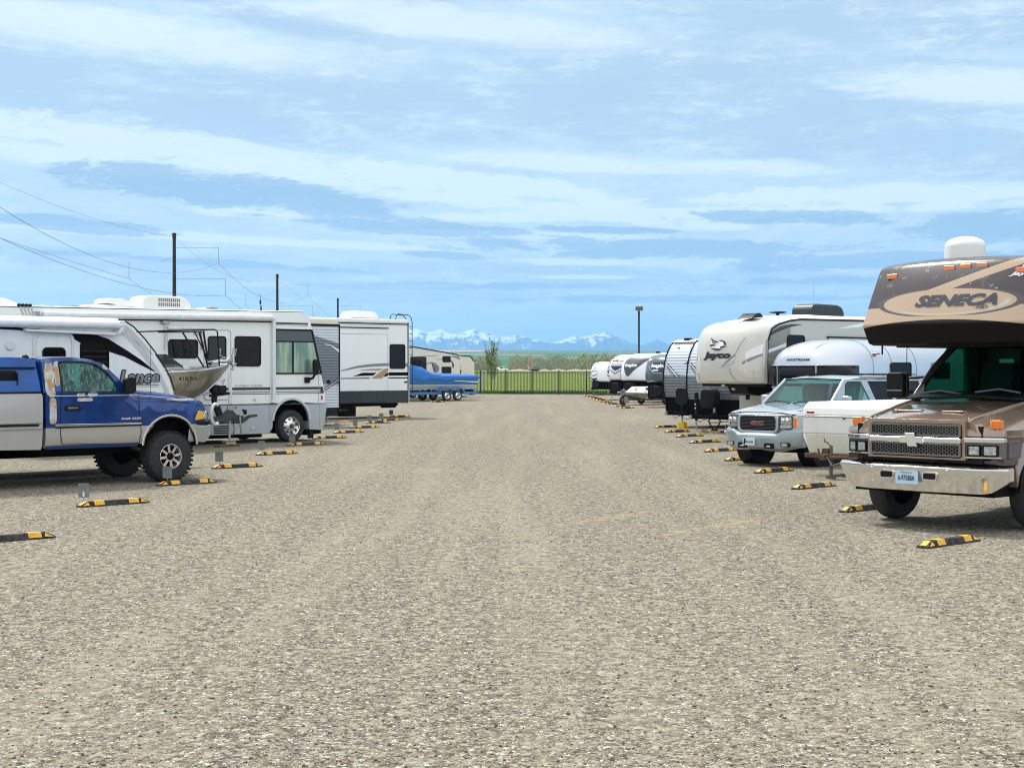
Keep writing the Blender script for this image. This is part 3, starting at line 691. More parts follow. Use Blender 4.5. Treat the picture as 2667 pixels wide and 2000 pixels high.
# ---------------------------------------------------------------- far pickup, excavator and spoil heaps
def far_things():
    X = (1307-1333.5)/4008*905; Y = 905.; z = gh(X, Y)
    t = thing('pickup_truck', 'small white pickup truck far off on the track beyond the field', 'pickup', (X, Y, z))
    M().pr([(-2.7, .5), (-2.7, 1.1), (-1.0, 1.12), (-.9, 1.75), (.7, 1.78), (1.25, 1.2), (2.5, 1.08), (2.7, .95), (2.7, .5)], -.9, .9).map(lambda x, y, z: (-x if False else x, y, z)).build('body', mat('far_white_paint', (.85, .86, .87), .3), t, bev=.08)
    M().pr([(-1.0, 1.0), (-2.6, 1.02), (-2.6, 1.75), (-1.0, 1.8)], -.85, .85).build('canopy', mat('far_white_paint', (.85, .86, .87), .3), t, bev=.08)
    M().pr(rr(-.75, .65, 1.2, 1.62, .1), -.93, .93).build('window', GLASSD, t)
    for x in (-1.8, 1.75): wheel(t, x, -.92, .4, .25)
    t.scale = (1.35,)*3
    X = (1392-1333.5)/4008*930; Y = 930.; z = gh(X, Y)
    t = thing('excavator', 'tan excavator standing far off by the spoil heaps beyond the field', 'excavator', (X, Y, z), R(0))
    EM = mat('excavator_tan', (.42, .22, .08), .6); M().pr(rr(-1.6, 2.2, 0, .9, .4), -1.4, -.8).pr(rr(-1.6, 2.2, 0, .9, .4), .8, 1.4).build('tracks', UNDER, t)
    M().box(-.6, 2.6, -1.3, 1.3, .95, 2.3).build('house', mat('far_grey', (.16, .13, .10), .5), t, bev=.1)
    M().box(-1.4, -.2, -1.3, -.1, .95, 3.0).build('cab', EM, t, bev=.1)
    M().tube([(-.3, .3, 1.5), (-1.6, .3, 5.2), (-2.0, .3, 6.8)], .38, 6).tube([(-2.0, .3, 6.8), (-2.9, .3, 3.6), (-3.0, .3, 2.2)], .28, 6).build('boom', EM, t)
    M().pr([(-3.3, 1.0), (-2.3, 1.1), (-2.2, 2.4), (-3.0, 2.6)], -.3, .9).build('bucket', mat('bucket_pale', (.5, .38, .24), .7), t)
    t.scale = (1.25,)*3
    hm = mat('spoil_earth', (.38, .29, .18), .95, var=.25, vs=.5, bump=.5, bs=2)
    rng = random.Random(4)
    for i, (pc, w, h, lab) in enumerate(((1352, 9, 1.5, 'low pale spoil heap beside the white pickup'), (1418.5, 4.4, 1.6, 'steep pale spoil heap just right of the excavator'),
                                    (1455, 6, 1.6, 'flat greyish spoil heap midway between two others'), (1500, 8, 1.5, 'broad tan spoil heap near the white trailers'), (1530, 7, 1.3, 'lowest spoil heap running behind the white trailers'))):
        Y = 985.+i*6; X = (pc-1333.5)/4008*Y; q = M(); n = 18; m_ = 6; L = []
        for j in range(m_+1):
            f = j/m_; L.append([(X+w*(1-f**1.2)*math.cos(2*math.pi*k/n)*rng.uniform(.85, 1.1), Y+4*(1-f)*math.sin(2*math.pi*k/n), gh(X, Y)-.2+h*(f**.8)*rng.uniform(.9, 1.08)) for k in range(n)])
        o = q.loft(L).build('spoil_heap', hm, smooth=True, ang=60); tag(o, lab, 'dirt heap', 'spoil heaps beyond the field')
far_things()

# ---------------------------------------------------------------- power line
def powerline():
    PM = mat('creosote_pole', (.045, .022, .018), .85, var=.4, vs=3); WM = mat('line_wire', (.22, .22, .24), .6); IM = mat('grey_insulator', (.38, .38, .40), .5)
    XP = -25.0; Zs = [(57.5, 12.2), (114, 12.1), (164, 12.15), (221, 12.2), (282, 12.2)]
    poles = []
    labs = [None, 'tallest looking brown power pole above the motorhome roof', 'middle brown power pole above the motorhome windscreen', 'distant brown power pole above the white slide-out trailer', None]
    # wire attachments: (x offset, z below top, jumper drop)
    arms = [(4.1, 2.6, 2.9, .0), (-4.1, 5.2, 2.9, 0), (4.6, 8.2, 2.9, 0)]
    arms = [(4.0, -2.75, -5.6), (-4.1, -5.4, -8.4), (4.6, -8.5, -11.5)]
    for i, (Y, top) in enumerate(Zs):
        if labs[i] is None: poles.append((Y, top)); continue
        t = thing('power_pole', labs[i], 'power pole', (XP, Y, 0), 0, 'brown power poles in the line beyond the lot')
        M().cyl((0, 0, -.3), (0, 0, top), .17, .12, n=10).cyl((0, 0, top-.35), (0, 0, top), .15, .15, n=10).build('pole', PM, t)
        s = .95
        for a, z1, z2 in [(x*.82, y_*.40, zz*.40) for x, y_, zz in arms]:
            br = M().tube([(0, 0, top+z1), (a, 0, top+z1+.02)], .014, 5).tube([(a, 0, top+z1+.05), (a, 0, top+z2)], .024, 5).tube([(0, 0, top+z2+.0), (a, 0, top+z2)], .008, 4).build('insulator_arm', IM, t)
        M().tube([(0, 0, top-1.7), (-.9, 0, top-2.1)], .02, 4).build('guy_stub', IM, t)
        poles.append((Y, top))
    FIRST = [(11.95, .9, 1.6), (9.9, 2.1, 1.7), (10.2, .2, 1.7), (7.9, 1.0, 1.7)]
    def cat(p, q_, sag, n=22):
        p, q_ = Vector(p), Vector(q_); return [p+(q_-p)*k/n+Vector((0, 0, -4*sag*(k/n)*(1-k/n))) for k in range(n+1)]
    L = [('thin pale top wire of the power line', [(0, -.25)], .018, 1.4), ('upper conductor of the power line above the motorhome', [(3.28, -2.24)], .028, 2.2),
         ('second conductor of the power line, on the poles far side', [(-3.36, -3.36)], .028, 2.2), ('lowest conductor of the power line above the motorhome', [(3.77, -4.6)], .028, 2.3)]
    for (lab, at, r, sag), (z0, s0, s1) in zip(L, FIRST):
        q = M(); r = r*.42
        for k, ((ya, ta), (yb, tb)) in enumerate(zip(poles, poles[1:])):
            a, dz = at[0]
            q.tube(cat((XP+a, ya, ta+dz if k else z0), (XP+a, yb, tb+dz), s1 if k else s0), r, 4)
        tag(q.build('power_line_wire', WM), lab, 'wire', 'wires of the power line')
powerline()

def light_pole():
    X, Y = (1664-1333.5)/4008*127, 127.; Zt = 2.02+(962-799)/4008*127
    t = thing('light_pole', 'tall dark area light pole behind the white and black trailers', 'light pole', (X, Y, 0))
    DM = mat('bronze_pole', (.025, .02, .018), .5)
    M().box(-.075, .075, -.075, .075, 0, Zt-.25).build('pole', DM, t)
    h = M().box(-.29, .29, -.55, .1, Zt-.33, Zt+.0).build('lamp_head', mat('lamp_head_grey', (.10, .10, .095), .5), t, bev=.03)
    M().box(-.22, .22, -.48, .0, Zt-.345, Zt-.325).build('lamp_lens', mat('lamp_lens', (.5, .5, .46), .3), h)
light_pole()

# ---------------------------------------------------------------- wheel stops and bay plates
def make_stop(L=1.15):
    t = thing('wheel_stop', 'x', 'wheel stop', (0, 0, 0), ROT)
    w, wt, h, e = .08, .042, .078, .13
    def loop(x, k): hh = h*k; ww = w-(w-wt)*k; return [(x, -w, 0), (x, -ww if k else -w, hh+.0), (x, ww if k else w, hh+.0), (x, w, 0)]
    q = M().loft([[(-L/2, -w, 0), (-L/2, -w*.98, .022), (-L/2, w*.98, .022), (-L/2, w, 0)], [(-L/2+e, -w, 0), (-L/2+e, -wt, h), (-L/2+e, wt, h), (-L/2+e, w, 0)],
                  [(L/2-e, -w, 0), (L/2-e, -wt, h), (L/2-e, wt, h), (L/2-e, w, 0)], [(L/2, -w, 0), (L/2, -w*.98, .022), (L/2, w*.98, .022), (L/2, w, 0)]])
    b = q.build('rubber_block', STOPB, t, bev=.008)
    k = .004; f = .25
    def P(x, s, tt): # point on side s at height fraction tt
        return (x, s*(w-(w-wt)*tt)+s*k*.9, h*tt+k*.5)
    for x0, x1 in ((-L*.30, -L*.155), (L*.20, L*.345)):
        q = M(); lp = []
        for x in (x0, x1):
            lp.append([P(x, -1, f), P(x, -1, 1.0), (x, -wt, h+k), (x, wt, h+k), P(x, 1, 1.0), P(x, 1, f)])
        q.loft(lp, caps=False, close=False); q.build('reflective_patch', STOPY, t, smooth=False)
    for sg in (-1, 1):
        def Q(a, y): # on end ramp, a 0..1
            return (sg*(L/2-e*a+.002), y, .022+(h-.022)*a+k)
        q = M(); q.b.faces.new([q.b.verts.new(p) for p in (Q(.12, -.045), Q(.95, -wt*.8), Q(.95, wt*.8), Q(.12, .045))])
        q.b.faces.new([q.b.verts.new(p) for p in ((sg*(L/2-.03), -w-.0035, .02), (sg*(L/2-e*.98), -wt-.006, h*.93), (sg*(L/2-e*.98-.02), -w+.004, .03))])
        q.build('reflective_patch', STOPY, t, smooth=False)
    return t
def copy_tree(o, par=None):
    c = o.copy(); link(c); c.parent = par
    for ch in o.children: copy_tree(ch, c)
    return c
LS = [((20, 1412), 'front left corner of the photo, cut off by its edge'), ((295, 1317.5), 'with plate 1, nearest the blue pickup tail'), ((486.5, 1263.5), 'under the blue pickup front tyre'),
      ((619, 1220), 'between the blue pickup and the boat tongue blocks'), ((721.5, 1185.5), 'in front of the motorhome skirt'), ((798, 1161), 'touching the motorhome front wheel'),
      ((857.5, 1143.5), 'just past the motorhome front bumper'), ((908, 1129), 'near the corrugated trailer jack, nearer of the pair'), ((949.5, 1116), 'under the slide-out trailer, lowest of three'),
      ((984, 1103.5), 'under the slide-out trailer, middle of three'), ((1015, 1097), 'under the slide-out trailer, upper one of three'), ((1042, 1087.5), 'farthest of the near left row, past the slide-out trailer'),
      ((1139, 1048.5), 'below the blue boat trailer twin wheels'), ((1153, 1044.5), 'right behind the twin wheels of the blue boat trailer'), ((1166, 1041.5), 'just right of the blue boat trailer wheels'),
      ((1186, 1036.5), 'under the rear of the blue boat'), ((1199, 1034), 'beyond the blue boat, by its outdrive'), ((1224, 1029.5), 'farthest on the left side, by the fence')]
RS = [((2472, 1421), 'in front of the brown motorhome bumper, nearest on the right'), ((2256, 1331), 'half hidden by the brown motorhome tyre'), ((2120, 1272.5), 'in front of the white folding camper jack'),
      ((2016, 1231.5), 'between the silver SUV wheels and the folding camper'), ((1935, 1200), 'half hidden by the silver SUV front tyre'), ((1878, 1177), 'just left of the silver SUV bumper'),
      ((1836, 1154.5), 'second left of the silver SUV bumper'), ((1797, 1138.5), 'in front of the pine jack block'), ((1765, 1127), 'in front of the yellow jack block'), ((1735, 1114.5), 'behind the yellow jack block'),
      ((1632, 1064.5), 'nearest the little boat trailer wheel'), ((1620, 1060), 'behind the nearest one by the little boat'), ((1598, 1054), 'left of the little boat jack wheel'), ((1587.5, 1051.5), 'second left of the little boat jack wheel'),
      ((1578, 1048.8), 'in the dense far row, third from the little boat'), ((1568.5, 1044.5), 'in the dense far row, fourth from the little boat'), ((1560, 1041.5), 'in the dense far row, fifth from the little boat'),
      ((1551, 1038.5), 'in the far row below the white trailer jack'), ((1543, 1035.5), 'in the far row, last but one before the fence'), ((1533, 1033.5), 'farthest on the right side, by the fence')]
STOP0 = make_stop()
for k, (p, lab) in enumerate(LS+RS):
    o = STOP0 if k == 0 else copy_tree(STOP0)
    x, y = gp(p[0], p[1]-2500/max(60, gp(*p)[1]*40)); o.location = (x, y, 0); o.rotation_euler = (0, 0, ROT+R(random.uniform(-2.5, 2.5)))
    o['label'] = 'black and yellow wheel stop '+lab; o['group'] = 'black and yellow wheel stops along the bays'
def plates():
    P = [((218, 1310), 'with a white 1, by the second wheel stop', '1'), ((436, 1258), 'in front of the blue pickup tyre', ''), ((571, 1213), 'beside the wood blocks of the boat tongue', ''), ((681, 1181), 'in front of the motorhome skirt', ''),
         ((761, 1158), 'in front of the motorhome wheel', ''), ((877, 1126), 'by the corrugated trailer jack, nearest there', ''), ((925, 1115), 'under the slide-out trailer, nearest there', ''), ((962, 1103), 'under the slide-out trailer, middle one', ''),
         ((993, 1096), 'under the slide-out trailer, third along', ''), ((1019, 1086), 'farthest one standing clear past the slide-out trailer', ''), ((1140, 1045), 'between the blue boat trailer wheels', '')]
    for p, lab, tx in P:
        x, y = gp(*p); t = thing('bay_plate', 'small grey bay number plate '+lab, 'bay plate', (x, y, 0), R(random.uniform(-8, 8)), 'grey plates by the left wheel stops')
        pl = M().pr(rr(-.085, .085, .085, .30, .02), -.004, .004).build('plate', SIGN, t, smooth=False)
        M().cyl((0, .008, 0), (0, .008, .2), .008, n=6).build('post', STEEL, t)
        M().cyl((0, -.005, .20), (0, -.009, .20), .008, n=8).build('bolt', STEEL, pl)
        if tx: text(pl, tx, -.014, .014, .10, .17, WTXT, sidemap(-.006))
plates()
# ================================================================ left row: vehicles seen from their right sides
def at(x, y): return (x, y, 0)
# ---------------------------------------------------------------- blue pickup
def ram_paint():
    m = mat('two_tone_blue', (.01, .05, .35), .22, .25, .6); t = NT(m.node_tree); b = t.n['Principled BSDF']
    tc = t.add('ShaderNodeTexCoord'); P = tc.outputs['Object']; x, y, z = t.sep(P)
    n = t.noise(P, 3.0, 6, .65); n2 = t.noise(P, 9.0, 5, .7)
    blue = t.mix(t.ss(n, .35, .7), (.001, .030, .17), (.002, .062, .26))
    silver = (.46, .45, .42)
    base = t.mix(t.ss(z, 1.025, 1.02), blue, silver)
    def el(cx, cz, w, h, k=.5):
        q = t.m('ADD', t.m('POWER', t.m('DIVIDE', t.m('SUBTRACT', x, cx), w), 4.0), t.m('POWER', t.m('DIVIDE', t.m('SUBTRACT', z, cz), h), 4.0))
        return t.ss(t.m('ADD', q, t.m('MULTIPLY', t.m('SUBTRACT', n, .5), k*6)), 1.05, .8)
    pr = None
    for a in ((-2.28, 1.86, .085, .30), (-2.135, 1.93, .05, .22), (-2.235, 1.32, .065, .24), (-1.72, 1.58, .08, .035), (-1.50, 1.585, .10, .045), (-1.62, 1.50, .16, .03, .9), (.25, 1.47, .3, .018, .9), (-1.15, 2.08, .12, .06, .9), (-2.25, 1.6, .06, .06)):
        e = el(*a); pr = e if pr is None else t.m('MAXIMUM', pr, e)
    pr = t.m('MULTIPLY', pr, t.ss(y, .35, .3))
    top = t.m('MULTIPLY', t.ss(z, 2.12, 2.2), t.ss(n, .45, .6))
    pc = t.mix(t.ss(n2, .42, .62), (.55, .58, .58), (.46, .32, .17))
    hot = t.m('MAXIMUM', el(-2.135, 1.9, .035, .17, .3), el(-2.28, 1.78, .04, .08, .4))
    pc = t.mix(t.m('MULTIPLY', hot, .8), pc, (.44, .26, .09))
    c = t.mix(pr, base, pc); c = t.mix(t.m('MULTIPLY', top, .6), c, (.35, .42, .5))
    dust = t.m('MULTIPLY', t.ss(z, .95, .66), t.m('MULTIPLY', n, .6)); c = t.mix(dust, c, (.33, .29, .22))
    t.put(b.inputs['Base Color'], c); t.put(b.inputs['Roughness'], t.m('ADD', .2, t.m('MULTIPLY', t.m('MAXIMUM', pr, top), .5)))
    t.put(b.inputs['Coat Weight'], t.m('MULTIPLY', t.m('SUBTRACT', 1.0, pr), .6)); t.put(b.inputs['Metallic'], t.m('MULTIPLY', t.m('SUBTRACT', 1.0, pr), .25))
    return m
def pickup():
    t = thing('pickup_truck', 'lifted blue and silver pickup with peeling paint and blue bed cap', 'pickup', (-6.126, 27.644, 0), ROT)
    BP = ram_paint(); SV = rv_mat('silver_bed_paint', (.47, .47, .47), .3, amt=.3, coat=.8, metal=.3); BL = mat('canopy_blue', (.001, .085, .36), .35, 0, .25, var=.2, vs=2)
    def arc(cx, cz, r, a0, a1, n=14): return [(cx+r*math.cos(R(a0+(a1-a0)*i/n)), cz+r*math.sin(R(a0+(a1-a0)*i/n))) for i in range(n+1)]
    arch = arc(.02, .63, .56, 172, 8)
    prof = [(-2.37, .68), (-.60, .70)]+arch+[(.66, .70), (.74, .78), (.80, 1.00), (.82, 1.20), (.79, 1.36), (.74, 1.42), (.55, 1.49), (.25, 1.545), (-.2, 1.59), (-.68, 1.63), (-.80, 1.64), (-2.37, 1.64)]
    def shape(x, y, z):
        c = 1.02; k = 1.0
        d = (y-c)
        if z > 1.40 and x > -.8: k = 1-.16*smooth(1.40, 1.62, z)
        if z < .85: k *= 1-.05*smooth(.85, .66, z)
        if 1.0 < z < 1.2: k *= 1+.004
        if x > .35: k *= 1-.13*smooth(.35, .85, x)
        zz = z
        if z > 1.40 and abs(d) < .62 and x > -.8: zz = z+.05*smooth(.62, .35, abs(d))   # raised bonnet centre
        return (x, c+d*k, zz)
    q = M().pr(prof, .06, 1.98).tri().cut('z', [.85, .95, 1.03, 1.2, 1.40, 1.47, 1.54, 1.6]).cut('x', [-1.5, -.8, -.4, .15, .35, .5, .65, .75]).cut('y', [.25, .42, .6, .75, 1.3, 1.45, 1.62, 1.8])
    q.map(shape); body = q.build('body', BP, t, ang=50)
    # seams, mouldings and trim on the near side
    tr = M().ring([(-2.08, .73), (-.60, .71), (-.56, .9), (-.62, 1.62), (-2.1, 1.62), (-2.11, .9)], [(-2.068, .742), (-.612, .722), (-.572, .9), (-.632, 1.61), (-2.088, 1.61), (-2.098, .9)], .052, .056)
    door = tr.build('door', mat('door_gap', (.004, .01, .05), .6), t, smooth=False)
    M().pr(rr(-2.03, -1.72, 1.31, 1.40, .035), .045, .06).build('handle', BLACK, door, bev=.01)
    M().pr(rr(-1.98, -1.78, 1.345, 1.375, .012), .038, .05).build('handle', CHROME, door)
    M().pr([(-2.2, 1.04), (-.58, 1.045), (-.56, 1.075), (-2.2, 1.085)], .040, .062).build('side_moulding', CHROME, t, bev=.006)
    M().pr([(-2.2, 1.015), (-.58, 1.02), (-.58, 1.045), (-2.2, 1.045)], .046, .06).build('side_moulding', BLACK, t)
    M().pr([(-2.3, 1.565), (-.65, 1.558), (.1, 1.50), (.1, 1.507), (-.65, 1.568), (-2.3, 1.575)], .047, .056).build('pinstripe', WTXT, t)
    M().pr([(-.68, 1.50), (-.2, 1.475), (.35, 1.42), (.72, 1.34), (.72, 1.352), (.35, 1.434), (-.2, 1.49), (-.68, 1.515)], .05, .057).map(lambda x, y, z: (x, y+.13*.96*smooth(.35, .85, x), z)).build('bonnet_gap', mat('door_gap', (.004, .01, .05), .6), t)
    # wheel arch flare and liner
    fo = arc(.02, .63, .585, 176, 2, 20); fi = arc(.02, .63, .545, 176, 2, 20)
    M().pr(fo+fi[::-1], .03, .10).map(lambda x, y, z: (x, y+.05*smooth(.3, .6, x), z)).build('wheel_arch_trim', CHROME, t, bev=.008)
    M().pr(arc(.02, .63, .552, 180, 0, 20)+arc(.02, .63, .53, 0, 180, 20), .09, 1.95).build('wheel_well', BLACK, t)
    M().box(-.6, .62, .45, 1.6, .55, 1.3).box(-2.3, .7, .42, .58, .55, .72).box(-2.3, .7, 1.46, 1.62, .55, .72).cyl((0, .2, .45), (0, 1.85, .45), .07).ell((0, .85, .43), (.2, .2, .19)).tube([(-.5, .5, .58), (-.12, .3, .47), (.1, .35, .5)], .05).tube([(-2.3, 1, .6), (-1, 1, .62)], .09).box(-2.3, -1.2, .5, 1.5, .52, .66).build('chassis', UNDER, t)
    M().tube([(-.55, .42, .66), (-.1, .30, .44)], .045).build('control_arm', RUST, t)
    # cab
    NW = .13
    def tum(x, y, z):
        c = 1.02; k = 1-.11*smooth(1.6, 2.25, z)
        return (x, c+(y-c)*k, z)
    outer = [(-2.37, 1.62), (-2.40, 2.19), (-2.2, 2.215), (-1.79, 2.225), (-1.5, 2.195), (-1.24, 2.11), (-.98, 1.86), (-.78, 1.62)]
    inner = [(-2.05, 1.635), (-2.08, 2.12), (-1.95, 2.145), (-1.62, 2.14), (-1.40, 2.09), (-1.2, 1.95), (-1.06, 1.79), (-1.03, 1.635)]
    for ya, yb, nm in ((.07, .13, 'cab_side'), (1.91, 1.97, 'cab_side')):
        M().ring(outer, inner, ya, yb).map(tum).build(nm, BP, t)
        g = M().pr([(a*.995-.01, b) for a, b in inner], ya+.02, ya+.03).map(tum).build('side_window', glass_mat('dusty_green_glass' if ya < 1 else 'clean_green_glass', (.60, .86, .79), dusty=.5 if ya < 1 else 0), t)
        if ya < 1: M().ring([(a+(-.02 if a < -1.5 else .02), b+(-.02 if b < 1.8 else .02)) for a, b in inner], inner, .060, .075).map(tum).build('window_rubber', BLACK, g)
    M().pr([(-2.40, 2.19), (-2.2, 2.215), (-1.79, 2.225), (-1.5, 2.195), (-1.24, 2.11), (-1.26, 2.09), (-1.5, 2.165), (-1.8, 2.19), (-2.37, 2.17)], .11, 1.93).cut('y', [.2, .3, .5, 1.55, 1.75, 1.85]).map(lambda x, y, z: (tum(x, y, z)[0], tum(x, y, z)[1], z+.03*(1-((y-1.02)/.95)**2))).build('roof', BP, t, ang=60)
    M().ring([(.08, 1.62), (1.96, 1.62), (1.9, 2.19), (.14, 2.19)], rr(.35, 1.7, 1.7, 2.08, .06), -2.40, -2.36, 'x').map(tum).build('cab_back', BP, t)
    M().pr([(-1.24, 2.10), (-.80, 1.64), (-.79, 1.65), (-1.23, 2.11)], .16, 1.88).map(tum).build('windscreen', glass_mat('clear_green_glass', (.45, .68, .60)), t)
    sc = INTER; s_ = M().box(-2.25, -1.7, .3, 1.75, 1.2, 1.45).pr([(-2.32, 1.4), (-2.12, 1.4), (-2.2, 2.0), (-2.32, 2.0)], .3, 1.75).build('bench_seat', SEATC, t, bev=.04)
    M().box(-1.0, -.75, .2, 1.85, 1.45, 1.66).build('dashboard', sc, t, bev=.05)
    st = M(); st.tube([(-1.2+.06*math.sin(a)*-1, 1.5+.19*math.cos(a), 1.62+.16*math.sin(a)) for a in [i*math.pi/8 for i in range(17)]], .014, 6); st.build('steering_wheel', BLACK, t)
    # mirror, wiper, lamps, badges, aerial
    M().pr(rr(-.98, -.78, 1.60, 1.88, .07), -.16, -.02).tube([(-.86, .14, 1.66), (-.88, -.03, 1.68)], .025).build('wing_mirror', BLACK, t, bev=.04)
    M().cyl((-.34, .13, 1.42), (-.33, .12, 1.50), .018).build('aerial_base', LENS, t); M().cyl((-.34, .13, 1.48), (-.34, .13, 2.42), .004, n=5).build('aerial', DARK, t)
    M().pr([(.55, 1.09), (.72, 1.10), (.80, 1.24), (.64, 1.27)], .10, .16).map(lambda x, y, z: (x, y+.06*smooth(.6, .8, x), z)).build('indicator', AMBER, t, bev=.015)
    M().pr([(.72, 1.10), (.84, 1.11), (.83, 1.26), (.80, 1.25)], .14, .4).build('headlamp', LENS, t, bev=.02)
    text(t, 'RAM 2500', -.96, -.58, 1.135, 1.175, WTXT, sidemap(.048), bold=.01, shear=.2)
    text(t, 'SLT', -2.33, -2.2, 1.675, 1.70, CHROME, sidemap(.06), bold=.01)
    # front bumper and loops
    M().pr([(.56, .70), (.9, .68), (.99, .80), (1.0, 1.0), (.60, 1.02)], .12, 1.92).cut('y', [.25, .4, 1.64, 1.8]).map(lambda x, y, z: (x-.18*smooth(.72, .95, abs(y-1.02)), y, z)).build('front_bumper', mat('bumper_grey_chrome', (.42, .46, .46), .3, .7), t, bev=.03)
    M().pr([(.50, 1.02), (.97, 1.0), (1.0, 1.07), (.55, 1.09)], .11, 1.93).map(lambda x, y, z: (x-.12*smooth(.72, .95, abs(y-1.02)), y, z)).build('bumper_pad', BLACK, t, bev=.02)
    M().box(-2.36, -.62, .075, .14, .655, .72).build('rocker_panel', mat('rocker_blue', (.001, .022, .10), .4), t, bev=.015)
    q = M(); q.tube([(1.06+.10*math.cos(R(a)), .20, 1.19+.19*math.sin(R(a))) for a in range(60, 305, 15)], .032, 8); q.build('push_bar', mat('dull_bar', (.60, .60, .57), .5, .5), t)
    M().pr([(.9, .72), (1.1, .95), (1.12, 1.2), (1.0, 1.35), (.96, 1.3), (1.03, 1.15), (1.0, 1.0)], .55, .60).build('bar_bracket', mat('dull_bar_dark', (.12, .12, .11), .6), t)
    M().pr([(.80, 1.12), (.86, 1.12), (.84, 1.38), (.78, 1.38)], .45, 1.6).build('grille', BLACK, t)
    # bed and canopy
    ra = arc(-3.95, .63, .56, 172, 8)
    q = M().pr([(-5.2, .72)]+[(-4.52, .70)]+ra+[(-3.38, .68), (-2.45, .66), (-2.43, .75), (-2.43, 1.56), (-2.45, 1.61), (-5.2, 1.61)], .05, 1.99).tri().cut('z', [.8, 1.0, 1.2, 1.4])
    q.map(lambda x, y, z: (x, 1.02+(y-1.02)*(1-.03*smooth(1.3, .7, z)+.012*math.sin((z-.7)*3.4)), z)); bed = q.build('bed', SV, t, ang=50)
    M().pr(rr(-5.1, -2.50, 1.06, 1.10, .015), .035, .06).build('side_moulding', BLACK, t); M().pr(rr(-5.1, -2.44, 1.105, 1.12, .004), .035, .06).build('side_moulding', CHROME, t)
    M().pr(rr(-5.1, -2.44, 1.0, 1.02, .004), .04, .06).build('side_moulding', GREY, t)
    M().box(-5.15, -2.45, .06, 1.98, 1.615, 1.635).build('canopy_seal', BLACK, t)
    q = M().pr([(-5.15, 1.64), (-2.44, 1.64), (-2.50, 2.14), (-2.56, 2.19), (-2.75, 2.215), (-5.15, 2.23)], .08, 1.96).tri().cut('z', [1.8, 2.0, 2.06]).cut('y', [.3, 1.0, 1.7])
    cn = q.map(lambda x, y, z: (x, 1.02+(y-1.02)*(1-.10*smooth(1.64, 2.2, z)), z+(.03*(1-((y-1.02))**2) if z > 2.1 else 0))).build('bed_cap', BL, t, bev=.03, ang=45)
    M().pr([(-5.1, 2.03), (-2.53, 2.03), (-2.53, 2.06), (-5.1, 2.06)], .115, .16).build('rain_gutter', BLACK, cn)
    window(t, -3.9, -2.84, 1.70, 2.0, y=.115, r=.09, fr=.03)
    M().ell((-2.62, .3, 2.22), (.06, .05, .05)).build('marker_lamp', BLACK, t)
    for x in (0, -3.95):
        for y0, s in ((0.0, -1), (2.04, 1)):
            wheel(t, x, y0, .455, .32, rim=.48, side=s, holes=8, style='spoke', rimm=mat('tarnished_alloy', (.80, .78, .75), .25, .8, var=.25, vs=12), tread=34, hubc=UNDER)
pickup()

# ---------------------------------------------------------------- generic travel trailer cap (front faces -x or +x)
def cap_body(par, prof, W, bulge, xb, m, name='front_cap', ex=2.6, n=14, bev=.03, sgn=1, edge=.0):
    "prof: (x,z) front curve bottom to top; bulge forward (towards -x * sgn) at the centreline"
    L = []
    for i in range(n+1):
        t_ = -1+2*i/n; t_ = math.copysign(abs(t_)**.8, t_); dx = bulge*(1-abs(t_)**ex); y = W/2+t_*W/2
        zs = edge*abs(t_)**6
        L.append([(x-sgn*dx, y, z-(zs if k == len(prof)-1 else 0)) for k, (x, z) in enumerate(prof)]+[(xb, y, prof[-1][1]-zs), (xb, y, prof[0][1])])
    return M().loft(L).build(name, m, par, bev=bev, ang=50)
def capmap(prof, W, bulge, ex=2.6, off=.012, sgn=1):
    def fn(u, v):
        y = -u; t_ = (y-W/2)/(W/2)
        for (x1, z1), (x2, z2) in zip(prof, prof[1:]):
            if z1 <= v <= z2: x = x1+(x2-x1)*(v-z1)/(z2-z1); break
        else: x = prof[0][0] if v < prof[0][1] else prof[-1][0]
        return (x-sgn*bulge*(1-min(1, abs(t_))**ex)-sgn*off, y, v)
    return fn
def ladder(par, x, y0, y1, z0, ztop, m=None, reach=.45, sgn=1):
    "rear ladder on the face x, with hooked hoops over the roof"
    m = m or SATIN; q = M()
    for y in (y0, y1): q.tube([(x, y, z0), (x, y, ztop-.05), (x-sgn*.06, y, ztop+.14), (x-sgn*.2, y, ztop+.24), (x-sgn*reach*.9, y, ztop+.28), (x-sgn*reach, y, ztop+.22), (x-sgn*reach*1.05, y, ztop+.02)], .018, 6)
    for z in frange(z0+.12, ztop, .30): q.tube([(x, y0, z), (x, y1, z)], .014, 5)
    for z in (z0+.25, ztop-.35): q.tube([(x, y0, z), (x-sgn*.12, y0, z)], .012, 5)
    return q.build('ladder', m, par)

